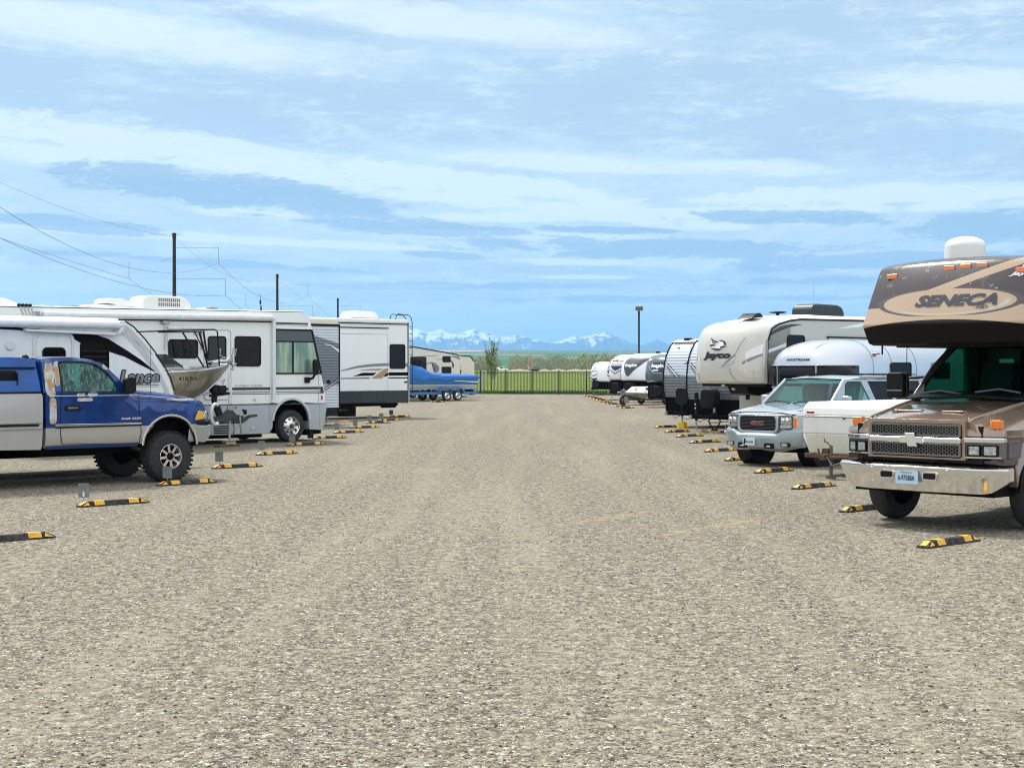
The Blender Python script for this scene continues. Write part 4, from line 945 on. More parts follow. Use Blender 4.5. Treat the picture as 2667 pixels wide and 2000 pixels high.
# ---------------------------------------------------------------- white travel trailer with rounded nose
def nose_trailer():
    t = thing('travel_trailer', 'white rounded-nose travel trailer with closed awning behind the blue pickup', 'travel trailer', (-5.9, 31, 0), ROT)
    W = 2.35; prof = [(-9.2, .55), (-1.05, .55), (-.98, .9), (-.99, 1.3), (-1.03, 1.60), (-1.12, 1.85), (-1.27, 2.1), (-1.46, 2.35), (-1.68, 2.6), (-1.92, 2.83), (-2.1, 2.93), (-2.35, 2.98), (-9.2, 2.98)]
    M().pr(prof, 0, W).build('body', WHITE, t, bev=.05, seg=3)
    # edge strip along the nose (dark line) and pale swoosh following it
    e = [(-1.03, 1.60), (-1.12, 1.85), (-1.27, 2.1), (-1.46, 2.35), (-1.68, 2.6), (-1.92, 2.83), (-2.1, 2.93)]
    q = M().tube([(x+.01, .0, z+.01) for x, z in e], .014, 6); q.build('edge_strip', DARK, t)
    M().pr([(-9.2, 2.95), (-2.2, 2.95), (-2.2, 3.0), (-9.2, 3.0)], .05, W-.05).build('roof', ROOFW, t, bev=.02)
    up = [(-2.32, 2.80), (-2.05, 2.66), (-1.8, 2.5), (-1.55, 2.25), (-1.33, 1.95), (-1.15, 1.62), (-1.13, 1.2)]
    lo = [(-2.32, 2.76), (-2.1, 2.58), (-1.9, 2.42), (-1.68, 2.18), (-1.47, 1.90), (-1.28, 1.55), (-1.24, 1.2)]
    decal(t, band([(-2.32, 2.80), (-2.1, 2.73), (-1.85, 2.56), (-1.6, 2.32), (-1.38, 2.03), (-1.17, 1.65), (-1.05, 1.3)], [(-2.32, 2.72), (-2.12, 2.66), (-1.92, 2.48), (-1.7, 2.25), (-1.5, 2.0), (-1.3, 1.7), (-1.12, 1.3)]), LDEC)
    decal(t, band([(-2.32, 2.93), (-2.15, 2.91), (-1.95, 2.78), (-1.72, 2.56), (-1.5, 2.32)], [(-2.32, 2.84), (-2.2, 2.82), (-2.0, 2.68), (-1.78, 2.47), (-1.52, 2.29)]), LDEC)
    decal(t, band([(-3.35, 2.74), (-2.9, 2.73), (-2.45, 2.60), (-2.05, 2.38), (-1.75, 2.2), (-1.45, 1.98)], [(-3.35, 2.69), (-3.0, 2.50), (-2.45, 2.36), (-2.1, 2.26), (-1.8, 2.12), (-1.46, 1.97)]), FLAT, sidemap(-.005))
    decal(t, band([(-5.6, 2.80), (-4.6, 2.80), (-3.35, 2.74)], [(-5.6, 2.78), (-4.4, 2.74), (-3.35, 2.70)]), FLAT, sidemap(-.005))
    # entry door with window, dark open screen section, round vent
    d = M().ring(rr(-3.98, -3.16, .95, 2.70, .14), rr(-3.93, -3.21, 1.0, 2.65, .11), -.03, .01).build('door', mat('trim_white', (.72, .75, .76), .4), t, bev=.006)
    M().pr(rr(-3.91, -3.23, 1.02, 2.63, .1), -.014, .01).build('door_panel', WHITE, d, bev=.01)
    window(t, -3.80, -3.34, 1.55, 2.43, y=-.015, r=.09)
    q = M().pr(rr(-3.04, -2.44, 1.0, 2.52, .05), -.012, .01); dw = q.build('dark_side_panel', GLASSD, t)
    q = M()
    for k in range(12): q.box(-2.99, -2.49, -.017, -.011, 1.2+k*.105, 1.225+k*.105)
    q.build('panel_ribs', DARK, dw)
    M().cyl((-4.42, -.03, 2.46), (-4.42, .01, 2.46), .09, n=20).build('round_vent', mat('trim_white', (.72, .75, .76), .4), t, bev=.012)
    # awning
    a = M().cyl((-9, -.12, 2.86), (-2.28, -.12, 2.86), .075, n=16).build('awning_roll', CANV, t)
    M().cyl((-2.30, -.12, 2.86), (-2.20, -.12, 2.86), .082, n=16).pr([(-2.30, 2.95), (-2.20, 2.95), (-2.20, 2.80), (-2.28, 2.70), (-2.36, 2.68), (-2.3, 2.8)], -.19, -.02).build('end_bracket', mat('trim_white', (.72, .75, .76), .4), a, bev=.015)
    M().pr([(-4.2, 2.76), (-2.36, 2.72), (-2.3, 2.66), (-4.15, 2.71)], -.14, -.03).build('awning_arm', mat('trim_white', (.72, .75, .76), .4), a, bev=.015)
    # chrome outlined script
    text(t, 'Lance', -2.24, -1.34, 1.735, 2.015, FLAT, sidemap(-.008), bold=.085, shear=.22)
    text(t, 'Lance', -2.215, -1.365, 1.755, 1.995, GREY, sidemap(-.012), bold=.035, shear=.22)
    decal(t, [(-2.2, 1.712), (-1.36, 1.706), (-1.36, 1.73), (-2.2, 1.736)], GREY, sidemap(-.006))
    decal(t, [(-2.2, 1.68), (-1.36, 1.672), (-1.36, 1.69), (-2.2, 1.698)], LDEC, sidemap(-.006))
    # front windscreen guard on the far side of the nose
    M().pr([(-1.44, 2.33), (-1.28, 2.16), (-1.22, 2.12), (-1.30, 2.26)], .5, W-.3).build('nose_cover', GLASSG, t)
    tongue(t, W/2, -1.0, -.05, .5, .8)
    M().box(-8.5, -1.2, .3, W-.3, .38, .6).build('chassis', UNDER, t)
    for x in (-6.2, -5.4): wheel(t, x, .05, .34, .2)
nose_trailer()

# ---------------------------------------------------------------- aluminium boat on its trailer
def alu_boat():
    JX, JY = -7.397, 40.219                                       # jack foot
    t = thing('aluminium_boat', 'bare aluminium fishing boat with pointed bow and canvas frame beside the motorhome', 'boat', (JX, JY, 0), ROT)
    # hull sections along x (bow at +x). keel z, chine half width, gunwale half width and height
    st = [(-.02, 2.06, .015, .02, 2.14), (-.25, 1.80, .05, .25, 2.12), (-.7, 1.44, .20, .62, 2.06), (-1.3, 1.15, .48, .92, 1.99), (-2.2, .96, .78, 1.08, 1.94), (-3.6, .90, .88, 1.14, 1.90), (-6.2, .90, .90, 1.15, 1.88)]
    L = []
    for x, zk, hc, hg, zg in st:
        zc = zk+(zg-zk)*.28
        L.append([(x, 0, zk), (x, -hc, zc), (x, -(hc+hg)/2-.01, (zc+zg)/2+.02), (x, -hg, zg), (x, -hg+.02 if hg > .1 else 0, zg), (x, -hg*.8, zg-.02), (x, 0, zg-.02), (x, hg*.8, zg-.02), (x, hg, zg), (x, (hc+hg)/2+.01, (zc+zg)/2+.02), (x, hc, zc)])
    h = M().loft(L).build('hull', mat('hull_aluminium', (.48, .45, .38), .42, .75, var=.35, vs=2.5, bump=.15, bs=8), t, ang=25)
    M().tube([(x, -hg, zg+.01) for x, zk, hc, hg, zg in st], .024, 6).tube([(x, hg, zg+.01) for x, zk, hc, hg, zg in st], .024, 6).build('gunwale', ALU, t)
    M().tube([(x, 0, zk-.005) for x, zk, hc, hg, zg in st], .022, 6).build('keel_strip', ALU, t)
    M().pr([(-2.05, 2.0), (-1.75, 1.98), (-1.5, 1.95), (-1.9, 1.93)], -.5, .5).build('deck_hatch', WHITE, t, bev=.02)
    M().pr([(-2.25, 2.33), (-1.75, 2.06), (-1.72, 2.1), (-2.2, 2.4)], -.6, .6).build('windscreen', GLASSG, t); M().box(-1.45, -1.3, -.2, -.05, 2.0, 2.08).build('cleat', ALU, t, bev=.02)
    def sf(v): return -(.92+.0)  # near flank
    text(t, '418 BA', -2.15, -1.62, 1.74, 1.84, DARK, lambda u, v: (u, -(1.08+.02) if u < -1.6 else -1.0, v), bold=.01)
    # canvas frame
    q = M(); B = .9
    q.tube([(-2.6, -B, 2.96), (-.75, -.5, 3.04), (-.63, -.45, 2.98), (-.42, -.2, 2.12)], .019, 6)
    q.tube([(-2.6, -B, 2.93), (-1.2, -.62, 2.97)], .014, 6); q.tube([(-1.9, -.85, 2.96), (-1.22, -.75, 2.08)], .022, 6); q.tube([(-1.32, -.7, 2.97), (-1.0, -.6, 2.06)], .026, 6); q.tube([(-1.2, -.7, 2.99), (-1.03, -.62, 2.3)], .026, 6)
    q.tube([(-2.6, B, 2.96), (-.75, .5, 3.04), (-.42, .2, 2.12)], .019, 6); q.tube([(-.75, -.5, 3.04), (-.75, .5, 3.04)], .019, 6); q.tube([(-2.6, -B, 2.96), (-2.6, B, 2.96)], .019, 6)
    q.build('canvas_frame', SATIN, t)
    # anchor lashed to the bow
    q = M().tube([(-.5, 0, 2.2), (.05, 0, 2.26)], .05, 8).tube([(-.85, 0, 2.18), (-.4, 0, 2.24), (-.1, .02, 2.33)], .018, 6); q.build('bow_roller', ALU, t)
    q = M().ell((.02, 0, 2.24), (.10, .07, .10)).tube([(.0, 0, 2.24), (.14, 0, 2.1), (.22, 0, 2.18)], .03, 6)
    for a, b, c in ((.02, -.1, .28), (.14, -.06, .25), (.10, .02, -.20), (-.30, .0, .25)):
        q.tube([(.02, 0, 2.24), (.02+a, b, 2.24+c*.6), (.02+a+.03, b, 2.24+c*1.25), (.02+a-.05, b, 2.24+c)], .016, 5)
    q.build('anchor', STEEL, t)
    q = M()
    for k in range(4): q.tube([(-6.0+k*.09, -.8, 3.18), (-6.14+k*.09, -.8, 3.48)], .022, 6)
    rh = q.build('rod_holders', ALU, t); q = M()
    for k in range(4): q.ell((-6.15+k*.09, -.8, 3.50), (.045, .045, .04))
    q.build('rod_grips', BLACK, rh); M().tube([(-6.3, -.8, 1.9), (-6.1, -.8, 3.2), (-5.4, -.8, 3.2), (-5.3, -.8, 1.9)], .025, 6).build('rod_rack', ALU, t)
    # trailer
    r = thing('boat_trailer', 'black boat trailer with winch post, its tongue jacked on wood blocks', 'boat trailer', (JX, JY, 0), ROT)
    TM = mat('trailer_black', (.035, .045, .045), .5, var=.3)
    q = M().pr([(-.5, .60), (.3, .60), (.42, .66), (.42, .80), (.2, .84), (.1, .95), (-.05, .97), (-.2, .86), (-.5, .78)], -.05, .05)
    for s_ in (-1, 1): q.tube([(-.2, s_*.06, .68), (-1.8, s_*.8, .62), (-6.2, s_*.8, .6)], .05, 6)
    q.build('frame', TM, r, bev=.01)
    M().pr([(.30, .68), (.52, .78), (.62, .82), (.86, .83), (.86, .77), (.64, .75), (.5, .66), (.4, .60)], -.04, .04).build('coupler', TM, r, bev=.01)
    M().pr([(.47, .82), (.42, .94), (.40, .97), (.54, .95), (.53, .83)], -.02, .02).build('latch', BLACK, r)
    M().cyl((0, -.02, .18), (0, -.02, .68), .036, n=12).build('tongue_jack', STEEL, r); M().cyl((-.03, 0, .96), (-.03, 0, 1.09), .025, n=8).tube([(-.03, 0, 1.05), (.16, 0, 1.0), (.22, 0, .95)], .01, 5).build('jack_handle', STEEL, r)
    M().ell((.2, -.02, 1.03), (.035, .02, .03)).build('red_knob', RED, r)
    q = M().pr([(-.36, .78), (-.22, .78), (-.40, 1.22), (-.32, 1.52), (-.46, 1.52), (-.52, 1.22)], -.05, .05).pr([(-.58, 1.30), (.0, 1.36), (.0, 1.43), (-.58, 1.36)], -.05, .05)
    q.pr([(-.18, .78), (-.30, 1.10), (-.36, 1.10), (-.28, .78)], -.04, .04).build('winch_post', BLACK, r, bev=.008)
    M().cyl((-.42, -.12, 1.50), (-.42, .12, 1.50), .12, n=18).pr(rr(-.40, -.16, 1.40, 1.60, .03), -.14, .12).build('winch', BLACK, r, bev=.01)
    M().tube([(-.30, -.15, 1.60), (-.24, -.17, 1.74), (-.36, -.17, 1.70), (-.20, -.17, 1.77)], .014, 6).build('winch_handle', STEEL, r)
    M().tube([(-.45, 0, 1.55), (-.9, 0, 1.5)], .008, 4).build('winch_strap', BLACK, r)
    M().tube([(.30, -.06, .80), (.31, -.07, .5), (.33, -.07, .35), (.30, -.08, .5), (.28, -.07, .78)], .022, 6).build('safety_chain', STEEL, r)
    M().tube([(.1, -.04, .75), (.12, -.06, .45), (.08, -.06, .2)], .012, 5).build('breakaway_cable', BLACK, r)
    for y0, s in ((-1.15, -1), (1.15, 1)): wheel(r, -4.3, y0, .33, .2, side=s)
    # timber under the jack
    tag(place(M().obox((0, 0, .03), (.42, 0, 0), (0, .10, 0), (0, 0, .03)).build('wood_plank', mat('dark_wood', (.16, .12, .06), .9, var=.4, vs=9, bump=.4), None, bev=.008), JX-.05, JY, 0, 20), 'weathered brown ground plank under the boat tongue blocks', 'plank')
    tag(place(M().box(-.15, .15, -.10, .10, .06, .16).build('wood_block', WOOD, None, bev=.008), JX, JY, 0, 0), 'squat wood block between plank and board under the boat jack', 'wood block')
    tag(place(M().box(-.26, .22, -.12, .12, .16, .182).build('wood_board', mat('pale_board', (.48, .45, .40), .85, var=.3, vs=9), None, bev=.004), JX, JY, 0, 0), 'flat pale board carrying the boat tongue jack', 'board')
def place(o, x, y, z, a): o.location = (x, y, z); o.rotation_euler = (0, 0, ROT+R(a)); return o
alu_boat()

# ---------------------------------------------------------------- white and grey motorhome
def motorhome():
    t = thing('motorhome', 'white and grey diesel motorhome with tall side windscreen glass and long awning', 'motorhome', (-6.120, 42.818, 0), ROT)
    y0 = .05; W = 2.5
    def arc(cx, cz, r, a0, a1, n=14): return [(cx+r*math.cos(R(a0+(a1-a0)*i/n)), cz+r*math.sin(R(a0+(a1-a0)*i/n))) for i in range(n+1)]
    skirt = LGREY
    up = [(-9.2, 1.06), (1.17, 1.06), (1.16, 1.3), (1.10, 1.6), (1.03, 1.87), (.93, 2.3), (.80, 2.85), (.71, 3.16), (.66, 3.35), (.60, 3.5), (.52, 3.575), (.40, 3.61), (-9.2, 3.50)]
    M().pr(up, y0, y0+W).tri().cut('y', [.3, .6, 1.3, 2.0, 2.3]).map(lambda x, y, z: (x+(.10*(1-((y-1.3)/1.25)**2) if x > .3 else 0), y, z+(.05*(1-((y-1.3)/1.25)**2) if z > 3.4 else 0))).build('body', WHITE, t, bev=.05, seg=3)
    a = arc(0, .58, .60, 176, 4)
    sk = [(-9.2, .27), (-.73, .25), (-.62, .40)]+a+[(.62, .33), (1.08, .30), (1.14, .5), (1.22, .95), (1.24, 1.05), (1.17, 1.09), (-9.2, 1.09)]
    M().pr(sk, y0-.012, y0+W+.012).build('lower_skirt', skirt, t, bev=.02)
    M().pr(arc(0, .58, .66, 178, 2, 20)+arc(0, .58, .59, 2, 178, 20), .0, .08).build('wheel_arch_trim', mat('arch_pale', (.55, .60, .64), .35), t, bev=.012)
    M().pr(arc(0, .58, .60, 180, 0, 20)+arc(0, .58, .57, 0, 180, 20), .1, W-.1).build('wheel_well', BLACK, t)
    M().box(-.58, .58, .55, 2.0, .3, 1.2).build('chassis', UNDER, t)
    q = M().box(-9, 1.0, .4, 2.1, .35, .5); q.box(-9, -.8, .3, 2.2, .15, .3); q.build('chassis', UNDER, t)
    M().pr([(.62, .34), (1.2, .30), (1.2, .2), (.7, .16)], .3, 2.2).build('front_valance', UNDER, t)
    M().box(.66, .80, .1, .2, .08, .32).build('mud_flap', BLACK, t)
    M().box(-9.2, .5, y0+.05, y0+W-.05, 3.5, 3.56).map(lambda x, y, z: (x, y, z+(x+9.2)*.0095)).build('roof', ROOFW, t, bev=.03)
    # trim lines
    yl = y0-.004
    S = lambda z0, z1, x0, x1, m, k=0: decal(t, [(x0, z0), (x1, z0+k), (x1, z1+k), (x0, z1)], m, sidemap(yl))
    for x0, x1 in ((-9, -2.02), (-1.93, -.69), (-.56, 1.02)):
        S(1.455, 1.53, x0, x1, DGREY); S(1.385, 1.415, x0, x1, GREY); S(1.34, 1.36, x0, x1, DGREY)
    decal(t, [(1.0, 1.345), (1.12, 1.345), (1.09, 1.53), (1.0, 1.53)], DGREY, sidemap(yl-.001)); 
    S(3.27, 3.32, -.54, .57, DGREY); S(3.235, 3.25, -.54, .57, GREY)
    M().pr([(-9, 3.235), (-.66, 3.31), (-.66, 3.36), (-9, 3.29)], y0-.03, y0).build('awning_rail', SATIN, t)
    S(1.078, 1.088, -9, 1.18, SEAM)
    for x in (-1.93, -.73, .95): decal(t, [(x, .30), (x+.012, .30), (x+.012, 1.06), (x, 1.06)], SEAM, sidemap(y0-.016))
    decal(t, [(.93, 1.08), (.945, 1.08), (.94, 1.85), (.925, 1.85)], SEAM, sidemap(yl))
    # cab side window: big glazed unit reaching the raked front edge
    go = [(-.55, 1.885), (1.035, 1.885), (.71, 3.14), (-.55, 3.14)]
    M().ring(go, [(-.50, 1.925), (.975, 1.925), (.68, 3.09), (-.50, 3.09)], y0-.02, y0+.005).build('cab_window', BLACK, t)
    fr = t.children[-1]
    M().pr([(-.51, 1.92), (.03, 1.92), (.03, 2.78), (-.51, 2.78)], y0-.012, y0).build('pane', CURT, fr)
    M().pr([(.07, 1.92), (.975, 1.92), (.76, 2.78), (.07, 2.78)], y0-.012, y0).build('pane', CURT, fr)
    M().pr([(-.51, 2.80), (.76, 2.80), (.69, 3.09), (-.51, 3.09)], y0-.012, y0).build('pane', mat('dark_glass_top', (.035, .05, .055), .05, 0, .5), fr)
    M().pr([(.03, 1.92), (.08, 1.92), (.08, 2.80), (.03, 2.80)], y0-.022, y0).pr([(-.51, 2.775), (.77, 2.775), (.765, 2.81), (-.51, 2.81)], y0-.022, y0).build('window_bar', BLACK, fr)
    M().pr([(1.03, 1.92), (1.075, 1.92), (.76, 3.12), (.70, 3.12)], y0+.02, y0+W-.02).map(lambda x, y, z: (x+.11*(1-((y-1.3)/1.25)**2), y, z)).cut('y', [.5]).build('windscreen', GLASSG, t)
    window(t, -1.84, -1.00, 2.10, 2.92, y=y0, r=.09, fr=.035, hbar=2.53)
    window(t, -3.87, -2.98, 2.31, 2.81, y=y0, r=.09, fr=.035, div=-3.40)
    dr = M().ring(rr(-2.80, -1.95, 1.2, 3.08, .10), rr(-2.785, -1.965, 1.215, 3.065, .09), y0-.012, y0).build('door', SEAM, t)
    window(dr, -2.68, -2.11, 2.12, 2.91, y=y0-.005, r=.09, fr=.03, pm=GLASSG)
    for z in (1.3, 1.85, 2.75): M().box(-1.98, -1.945, y0-.03, y0, z, z+.12).build('hinge', mat('trim_white', (.72, .75, .76), .4), dr)
    M().box(-2.04, -1.93, y0-.02, y0, 1.1, 1.9).build('door_post', mat('trim_white', (.72, .75, .76), .4), t)
    # long awning and its upright arms, small window awning
    aw = M().cyl((-7.4, -.05, 3.36), (-.70, -.05, 3.43), .085, n=18).build('awning_roll', CANV, t)
    M().pr([(-.67, 1.12), (-.57, 1.12), (-.57, 3.43), (-.67, 3.45)], -.06, y0).build('awning_arm', mat('trim_white', (.72, .75, .76), .4), aw, bev=.012)
    M().box(-.70, -.54, -.07, y0, 1.10, 1.16).build('arm_foot', mat('trim_white', (.72, .75, .76), .4), aw, bev=.01)
    M().box(-7.62, -7.50, -.10, .05, 3.2, 3.44).build('awning_bracket', STEEL, aw, bev=.01)
    M().box(-4.1, -3.9, -.10, .03, 3.20, 3.28).build('awning_bracket', STEEL, aw, bev=.01)
    sa = M().cyl((-3.93, -.03, 3.10), (-2.88, -.03, 3.12), .055, n=14).build('window_awning', CANV, t)
    for x in (-3.96, -2.87): M().cyl((x, -.01, 2.58), (x, -.01, 3.10), .032, n=10).cyl((x, -.01, 2.54), (x, -.01, 2.60), .045, n=10).build('awning_arm', ALU, sa)
    M().box(-3.1, -2.93, y0-.03, y0, 2.93, 3.01).build('porch_lamp', mat('lamp_plastic', (.55, .50, .46), .4), t, bev=.008)
    text(t, 'TURBO DIESEL', -1.84, -.93, 1.545, 1.60, GREY, sidemap(yl-.002))
    # exterior bits
    mi = M().pr(rr(.60, .78, 1.86, 2.30, .08), -.22, -.10).build('mirror', BLACK, t, bev=.04)
    M().tube([(.68, -.15, 1.90), (.64, -.10, 1.78), (.55, .03, 1.72)], .035, 8).box(.45, .60, -.01, .05, 1.64, 1.80).build('mirror_arm', BLACK, mi)
    M().box(1.02, 1.07, y0-.02, y0+.01, 1.16, 1.28).build('marker_lamp', RED, t, bev=.008)
    M().pr(rr(-1.24, -1.16, 1.16, 1.23, .02), y0-.02, y0).build('latch', ALU, t, bev=.006); M().pr(rr(-1.33, -1.22, .37, .49, .02), y0-.028, y0-.01).build('latch', ALU, t, bev=.006)
    q = M()
    for k in range(4): q.box(-2.5, -2.0, y0-.03, y0-.012, .30+k*.06, .33+k*.06)
    q.build('vent_louvres', BLACK, t)
    for x in (0, -6.6): 
        for yy, s in ((.0, -1), (2.6, 1)): wheel(t, x, yy, .445, .27, rim=.60, side=s, holes=8, rimm=mat('polished_disc', (.80, .80, .80), .22, .9, var=.15, vs=10), hubc=RUST)
    # roof furniture
    ac(t, -3.72, .75, 3.60, L=1.5, W=.75, H=.36)
    M().pr([(-5.9, 3.55), (-5.88, 3.63), (-5.75, 3.68), (-4.6, 3.68), (-4.45, 3.6), (-4.45, 3.55)], .5, 1.2).build('roof_vent', mat('ac_white', (.82, .82, .80), .45), t, bev=.03)
    M().pr([(-5.42, 3.72), (-5.40, 3.80), (-5.3, 3.85), (-4.9, 3.84), (-4.6, 3.72), (-4.4, 3.60), (-5.0, 3.62), (-5.2, 3.70)], .5, 1.15).build('vent_cover', mat('ac_white', (.82, .82, .80), .45), t, bev=.03)
    M().pr([(-8.9, 3.5), (-8.8, 3.76), (-8.5, 3.80), (-8.1, 3.76), (-7.8, 3.66), (-7.6, 3.5)], .5, 1.25).build('vent_cover', mat('ac_white', (.82, .82, .80), .45), t, bev=.06)
    M().pr([(-7.6, 3.52), (-7.4, 3.60), (-7.1, 3.62), (-6.85, 3.58), (-6.75, 3.52)], .5, 1.2).build('vent_cover', mat('ac_white', (.82, .82, .80), .45), t, bev=.04)
    M().cyl((-6.7, .6, 3.5), (-6.7, .6, 3.62), .05, n=12).build('vent_pipe', mat('ac_white', (.82, .82, .80), .45), t)
    M().box(-6.4, -5.95, .3, 1.0, 3.57, 3.61).build('solar_panel', DARK, t)
    M().box(-2.95, -2.1, .38, .44, 3.60, 3.63).box(-2.45, -2.2, .3, .5, 3.60, 3.70).build('tv_aerial', STEEL, t, bev=.01)
    M().box(-2.4, -1.95, .7, 1.1, 3.58, 3.70).build('roof_box', mat('ac_white', (.82, .82, .80), .45), t, bev=.02)
    M().ell((-.72, 1.2, 3.60), (.32, .3, .10), z0=0).build('roof_dome', mat('ac_white', (.82, .82, .80), .45), t)
    M().cyl((-.22, 1.2, 3.62), (-.22, 1.2, 3.82), .035, .015, n=8).cyl((-.24, 1.2, 3.86), (-.24, 1.2, 3.98), .025, n=8).cyl((-.24, 1.2, 3.8), (-.24, 1.2, 4.15), .005, n=5).build('radio_aerial', BLACK, t)
def curt():
    m = mat('curtained_glass', (.2, .35, .28), .05, 0, .8); t = NT(m.node_tree); b = t.n['Principled BSDF']; tc = t.add('ShaderNodeTexCoord'); x, y, z = t.sep(tc.outputs['Object'])
    n = t.noise(t.xyz(t.m('MULTIPLY', x, 5.0), 0.0, t.m('MULTIPLY', z, .6)), 1.0, 4, .6)
    t.put(b.inputs['Base Color'], t.mix(t.ss(n, .35, .65), (.09, .20, .17), (.36, .48, .32))); return m
CURT = curt()
motorhome()

# ---------------------------------------------------------------- corrugated trailer nosing out
def ribs_side(x0, fx, z0, z1, pitch=.10, amp=.014):
    "wavy siding on the near side from x0 to the nose curve fx(z)"
    q = M(); n = int((z1-z0)/pitch*6); A = []; B = []
    for i in range(n+1):
        z = z0+(z1-z0)*i/n; ph = (z/pitch) % 1
        y = -amp*(0 if ph < .15 else (ph-.15)/.2 if ph < .35 else 1 if ph < .6 else max(0, 1-(ph-.6)/.4))
        A.append(q.b.verts.new((x0, y, z))); B.append(q.b.verts.new((fx(z), y, z)))
    for i in range(n): q.b.faces.new((A[i], B[i], B[i+1], A[i+1]))
    return q
def siding_mat():
    m = mat('siding_grey_fade', (.5, .5, .5), .3, .25, .3); t = NT(m.node_tree); b = t.n['Principled BSDF']; tc = t.add('ShaderNodeTexCoord'); x, y, z = t.sep(tc.outputs['Object'])
    k = t.m('ADD', z, t.m('MULTIPLY', x, .25))
    mid = t.m('MULTIPLY', t.ss(k, 2.62, 2.58), t.ss(z, 1.40, 1.55))
    t.put(b.inputs['Base Color'], t.mix(mid, (.55, .60, .66), (.15, .18, .21))); return m
def corr_left():
    t = thing('travel_trailer', 'travel trailer with grey ribbed metal siding between motorhome and slide-out trailer', 'travel trailer', (-5.2, 56.0, 0), ROT)
    xf = -1.34; W = 2.44
    M().box(-8.5, xf-.01, .012, W, .65, 3.57).build('body', mat('siding_white', (.6, .62, .64), .4), t, bev=.03)
    ribs_side(-8.5, lambda z: xf, .66, 3.54).build('ribbed_siding', siding_mat(), t, ang=20)
    decal(t, band([(-2.0, 2.93), (-1.75, 2.90), (-1.36, 2.72)], [(-2.0, 2.90), (-1.75, 2.87), (-1.36, 2.62)]), WTXT, sidemap(-.02))
    for k, mm in enumerate((DGREY, LDEC, DGREY)): decal(t, [(-2.1, 1.20+k*.05), (-1.36, 1.60+k*.05), (-1.36, 1.63+k*.05), (-2.1, 1.23+k*.05)], mm, sidemap(-.022-.002*k))
    M().box(xf-.03, xf+.02, -.025, .04, .45, 3.6).build('corner_trim', SATIN, t)
    M().box(-8.6, xf+.02, -.02, .06, 3.55, 3.63).build('roof_gutter', SATIN, t)
    M().box(-8.5, xf, .02, W, 3.6, 3.82).build('roof', CREAM, t, bev=.04)
    M().box(-8.4, xf-.05, .02, W-.02, .35, .66).build('lower_skirt', DARK, t)
    M().cyl((-1.83, -.04, 1.58), (-1.83, 0, 1.58), .07).build('spare_lock', SATIN, t)
    tongue(t, W/2, xf, -.3, .5, .8, jackx=-1.0+.0, block=.06)
    tanks(t, W/2, xf+.05, .62, 1.2, .6, .4)
    M().box(xf+.1, -.45, 1.15, 1.7, .52, .80).build('battery_box', BLACK, t, bev=.02)
    wheel(t, -5, .03, .34, .2)
    x, y = gp(895.5, 1100)
    tag(place(M().box(-.2, .2, -.13, .13, 0, .06).build('wood_block', PINE, None, bev=.005), x, y, 0, 0), 'low yellowish wood pad by the ribbed trailer jack left row', 'wood block')
corr_left()

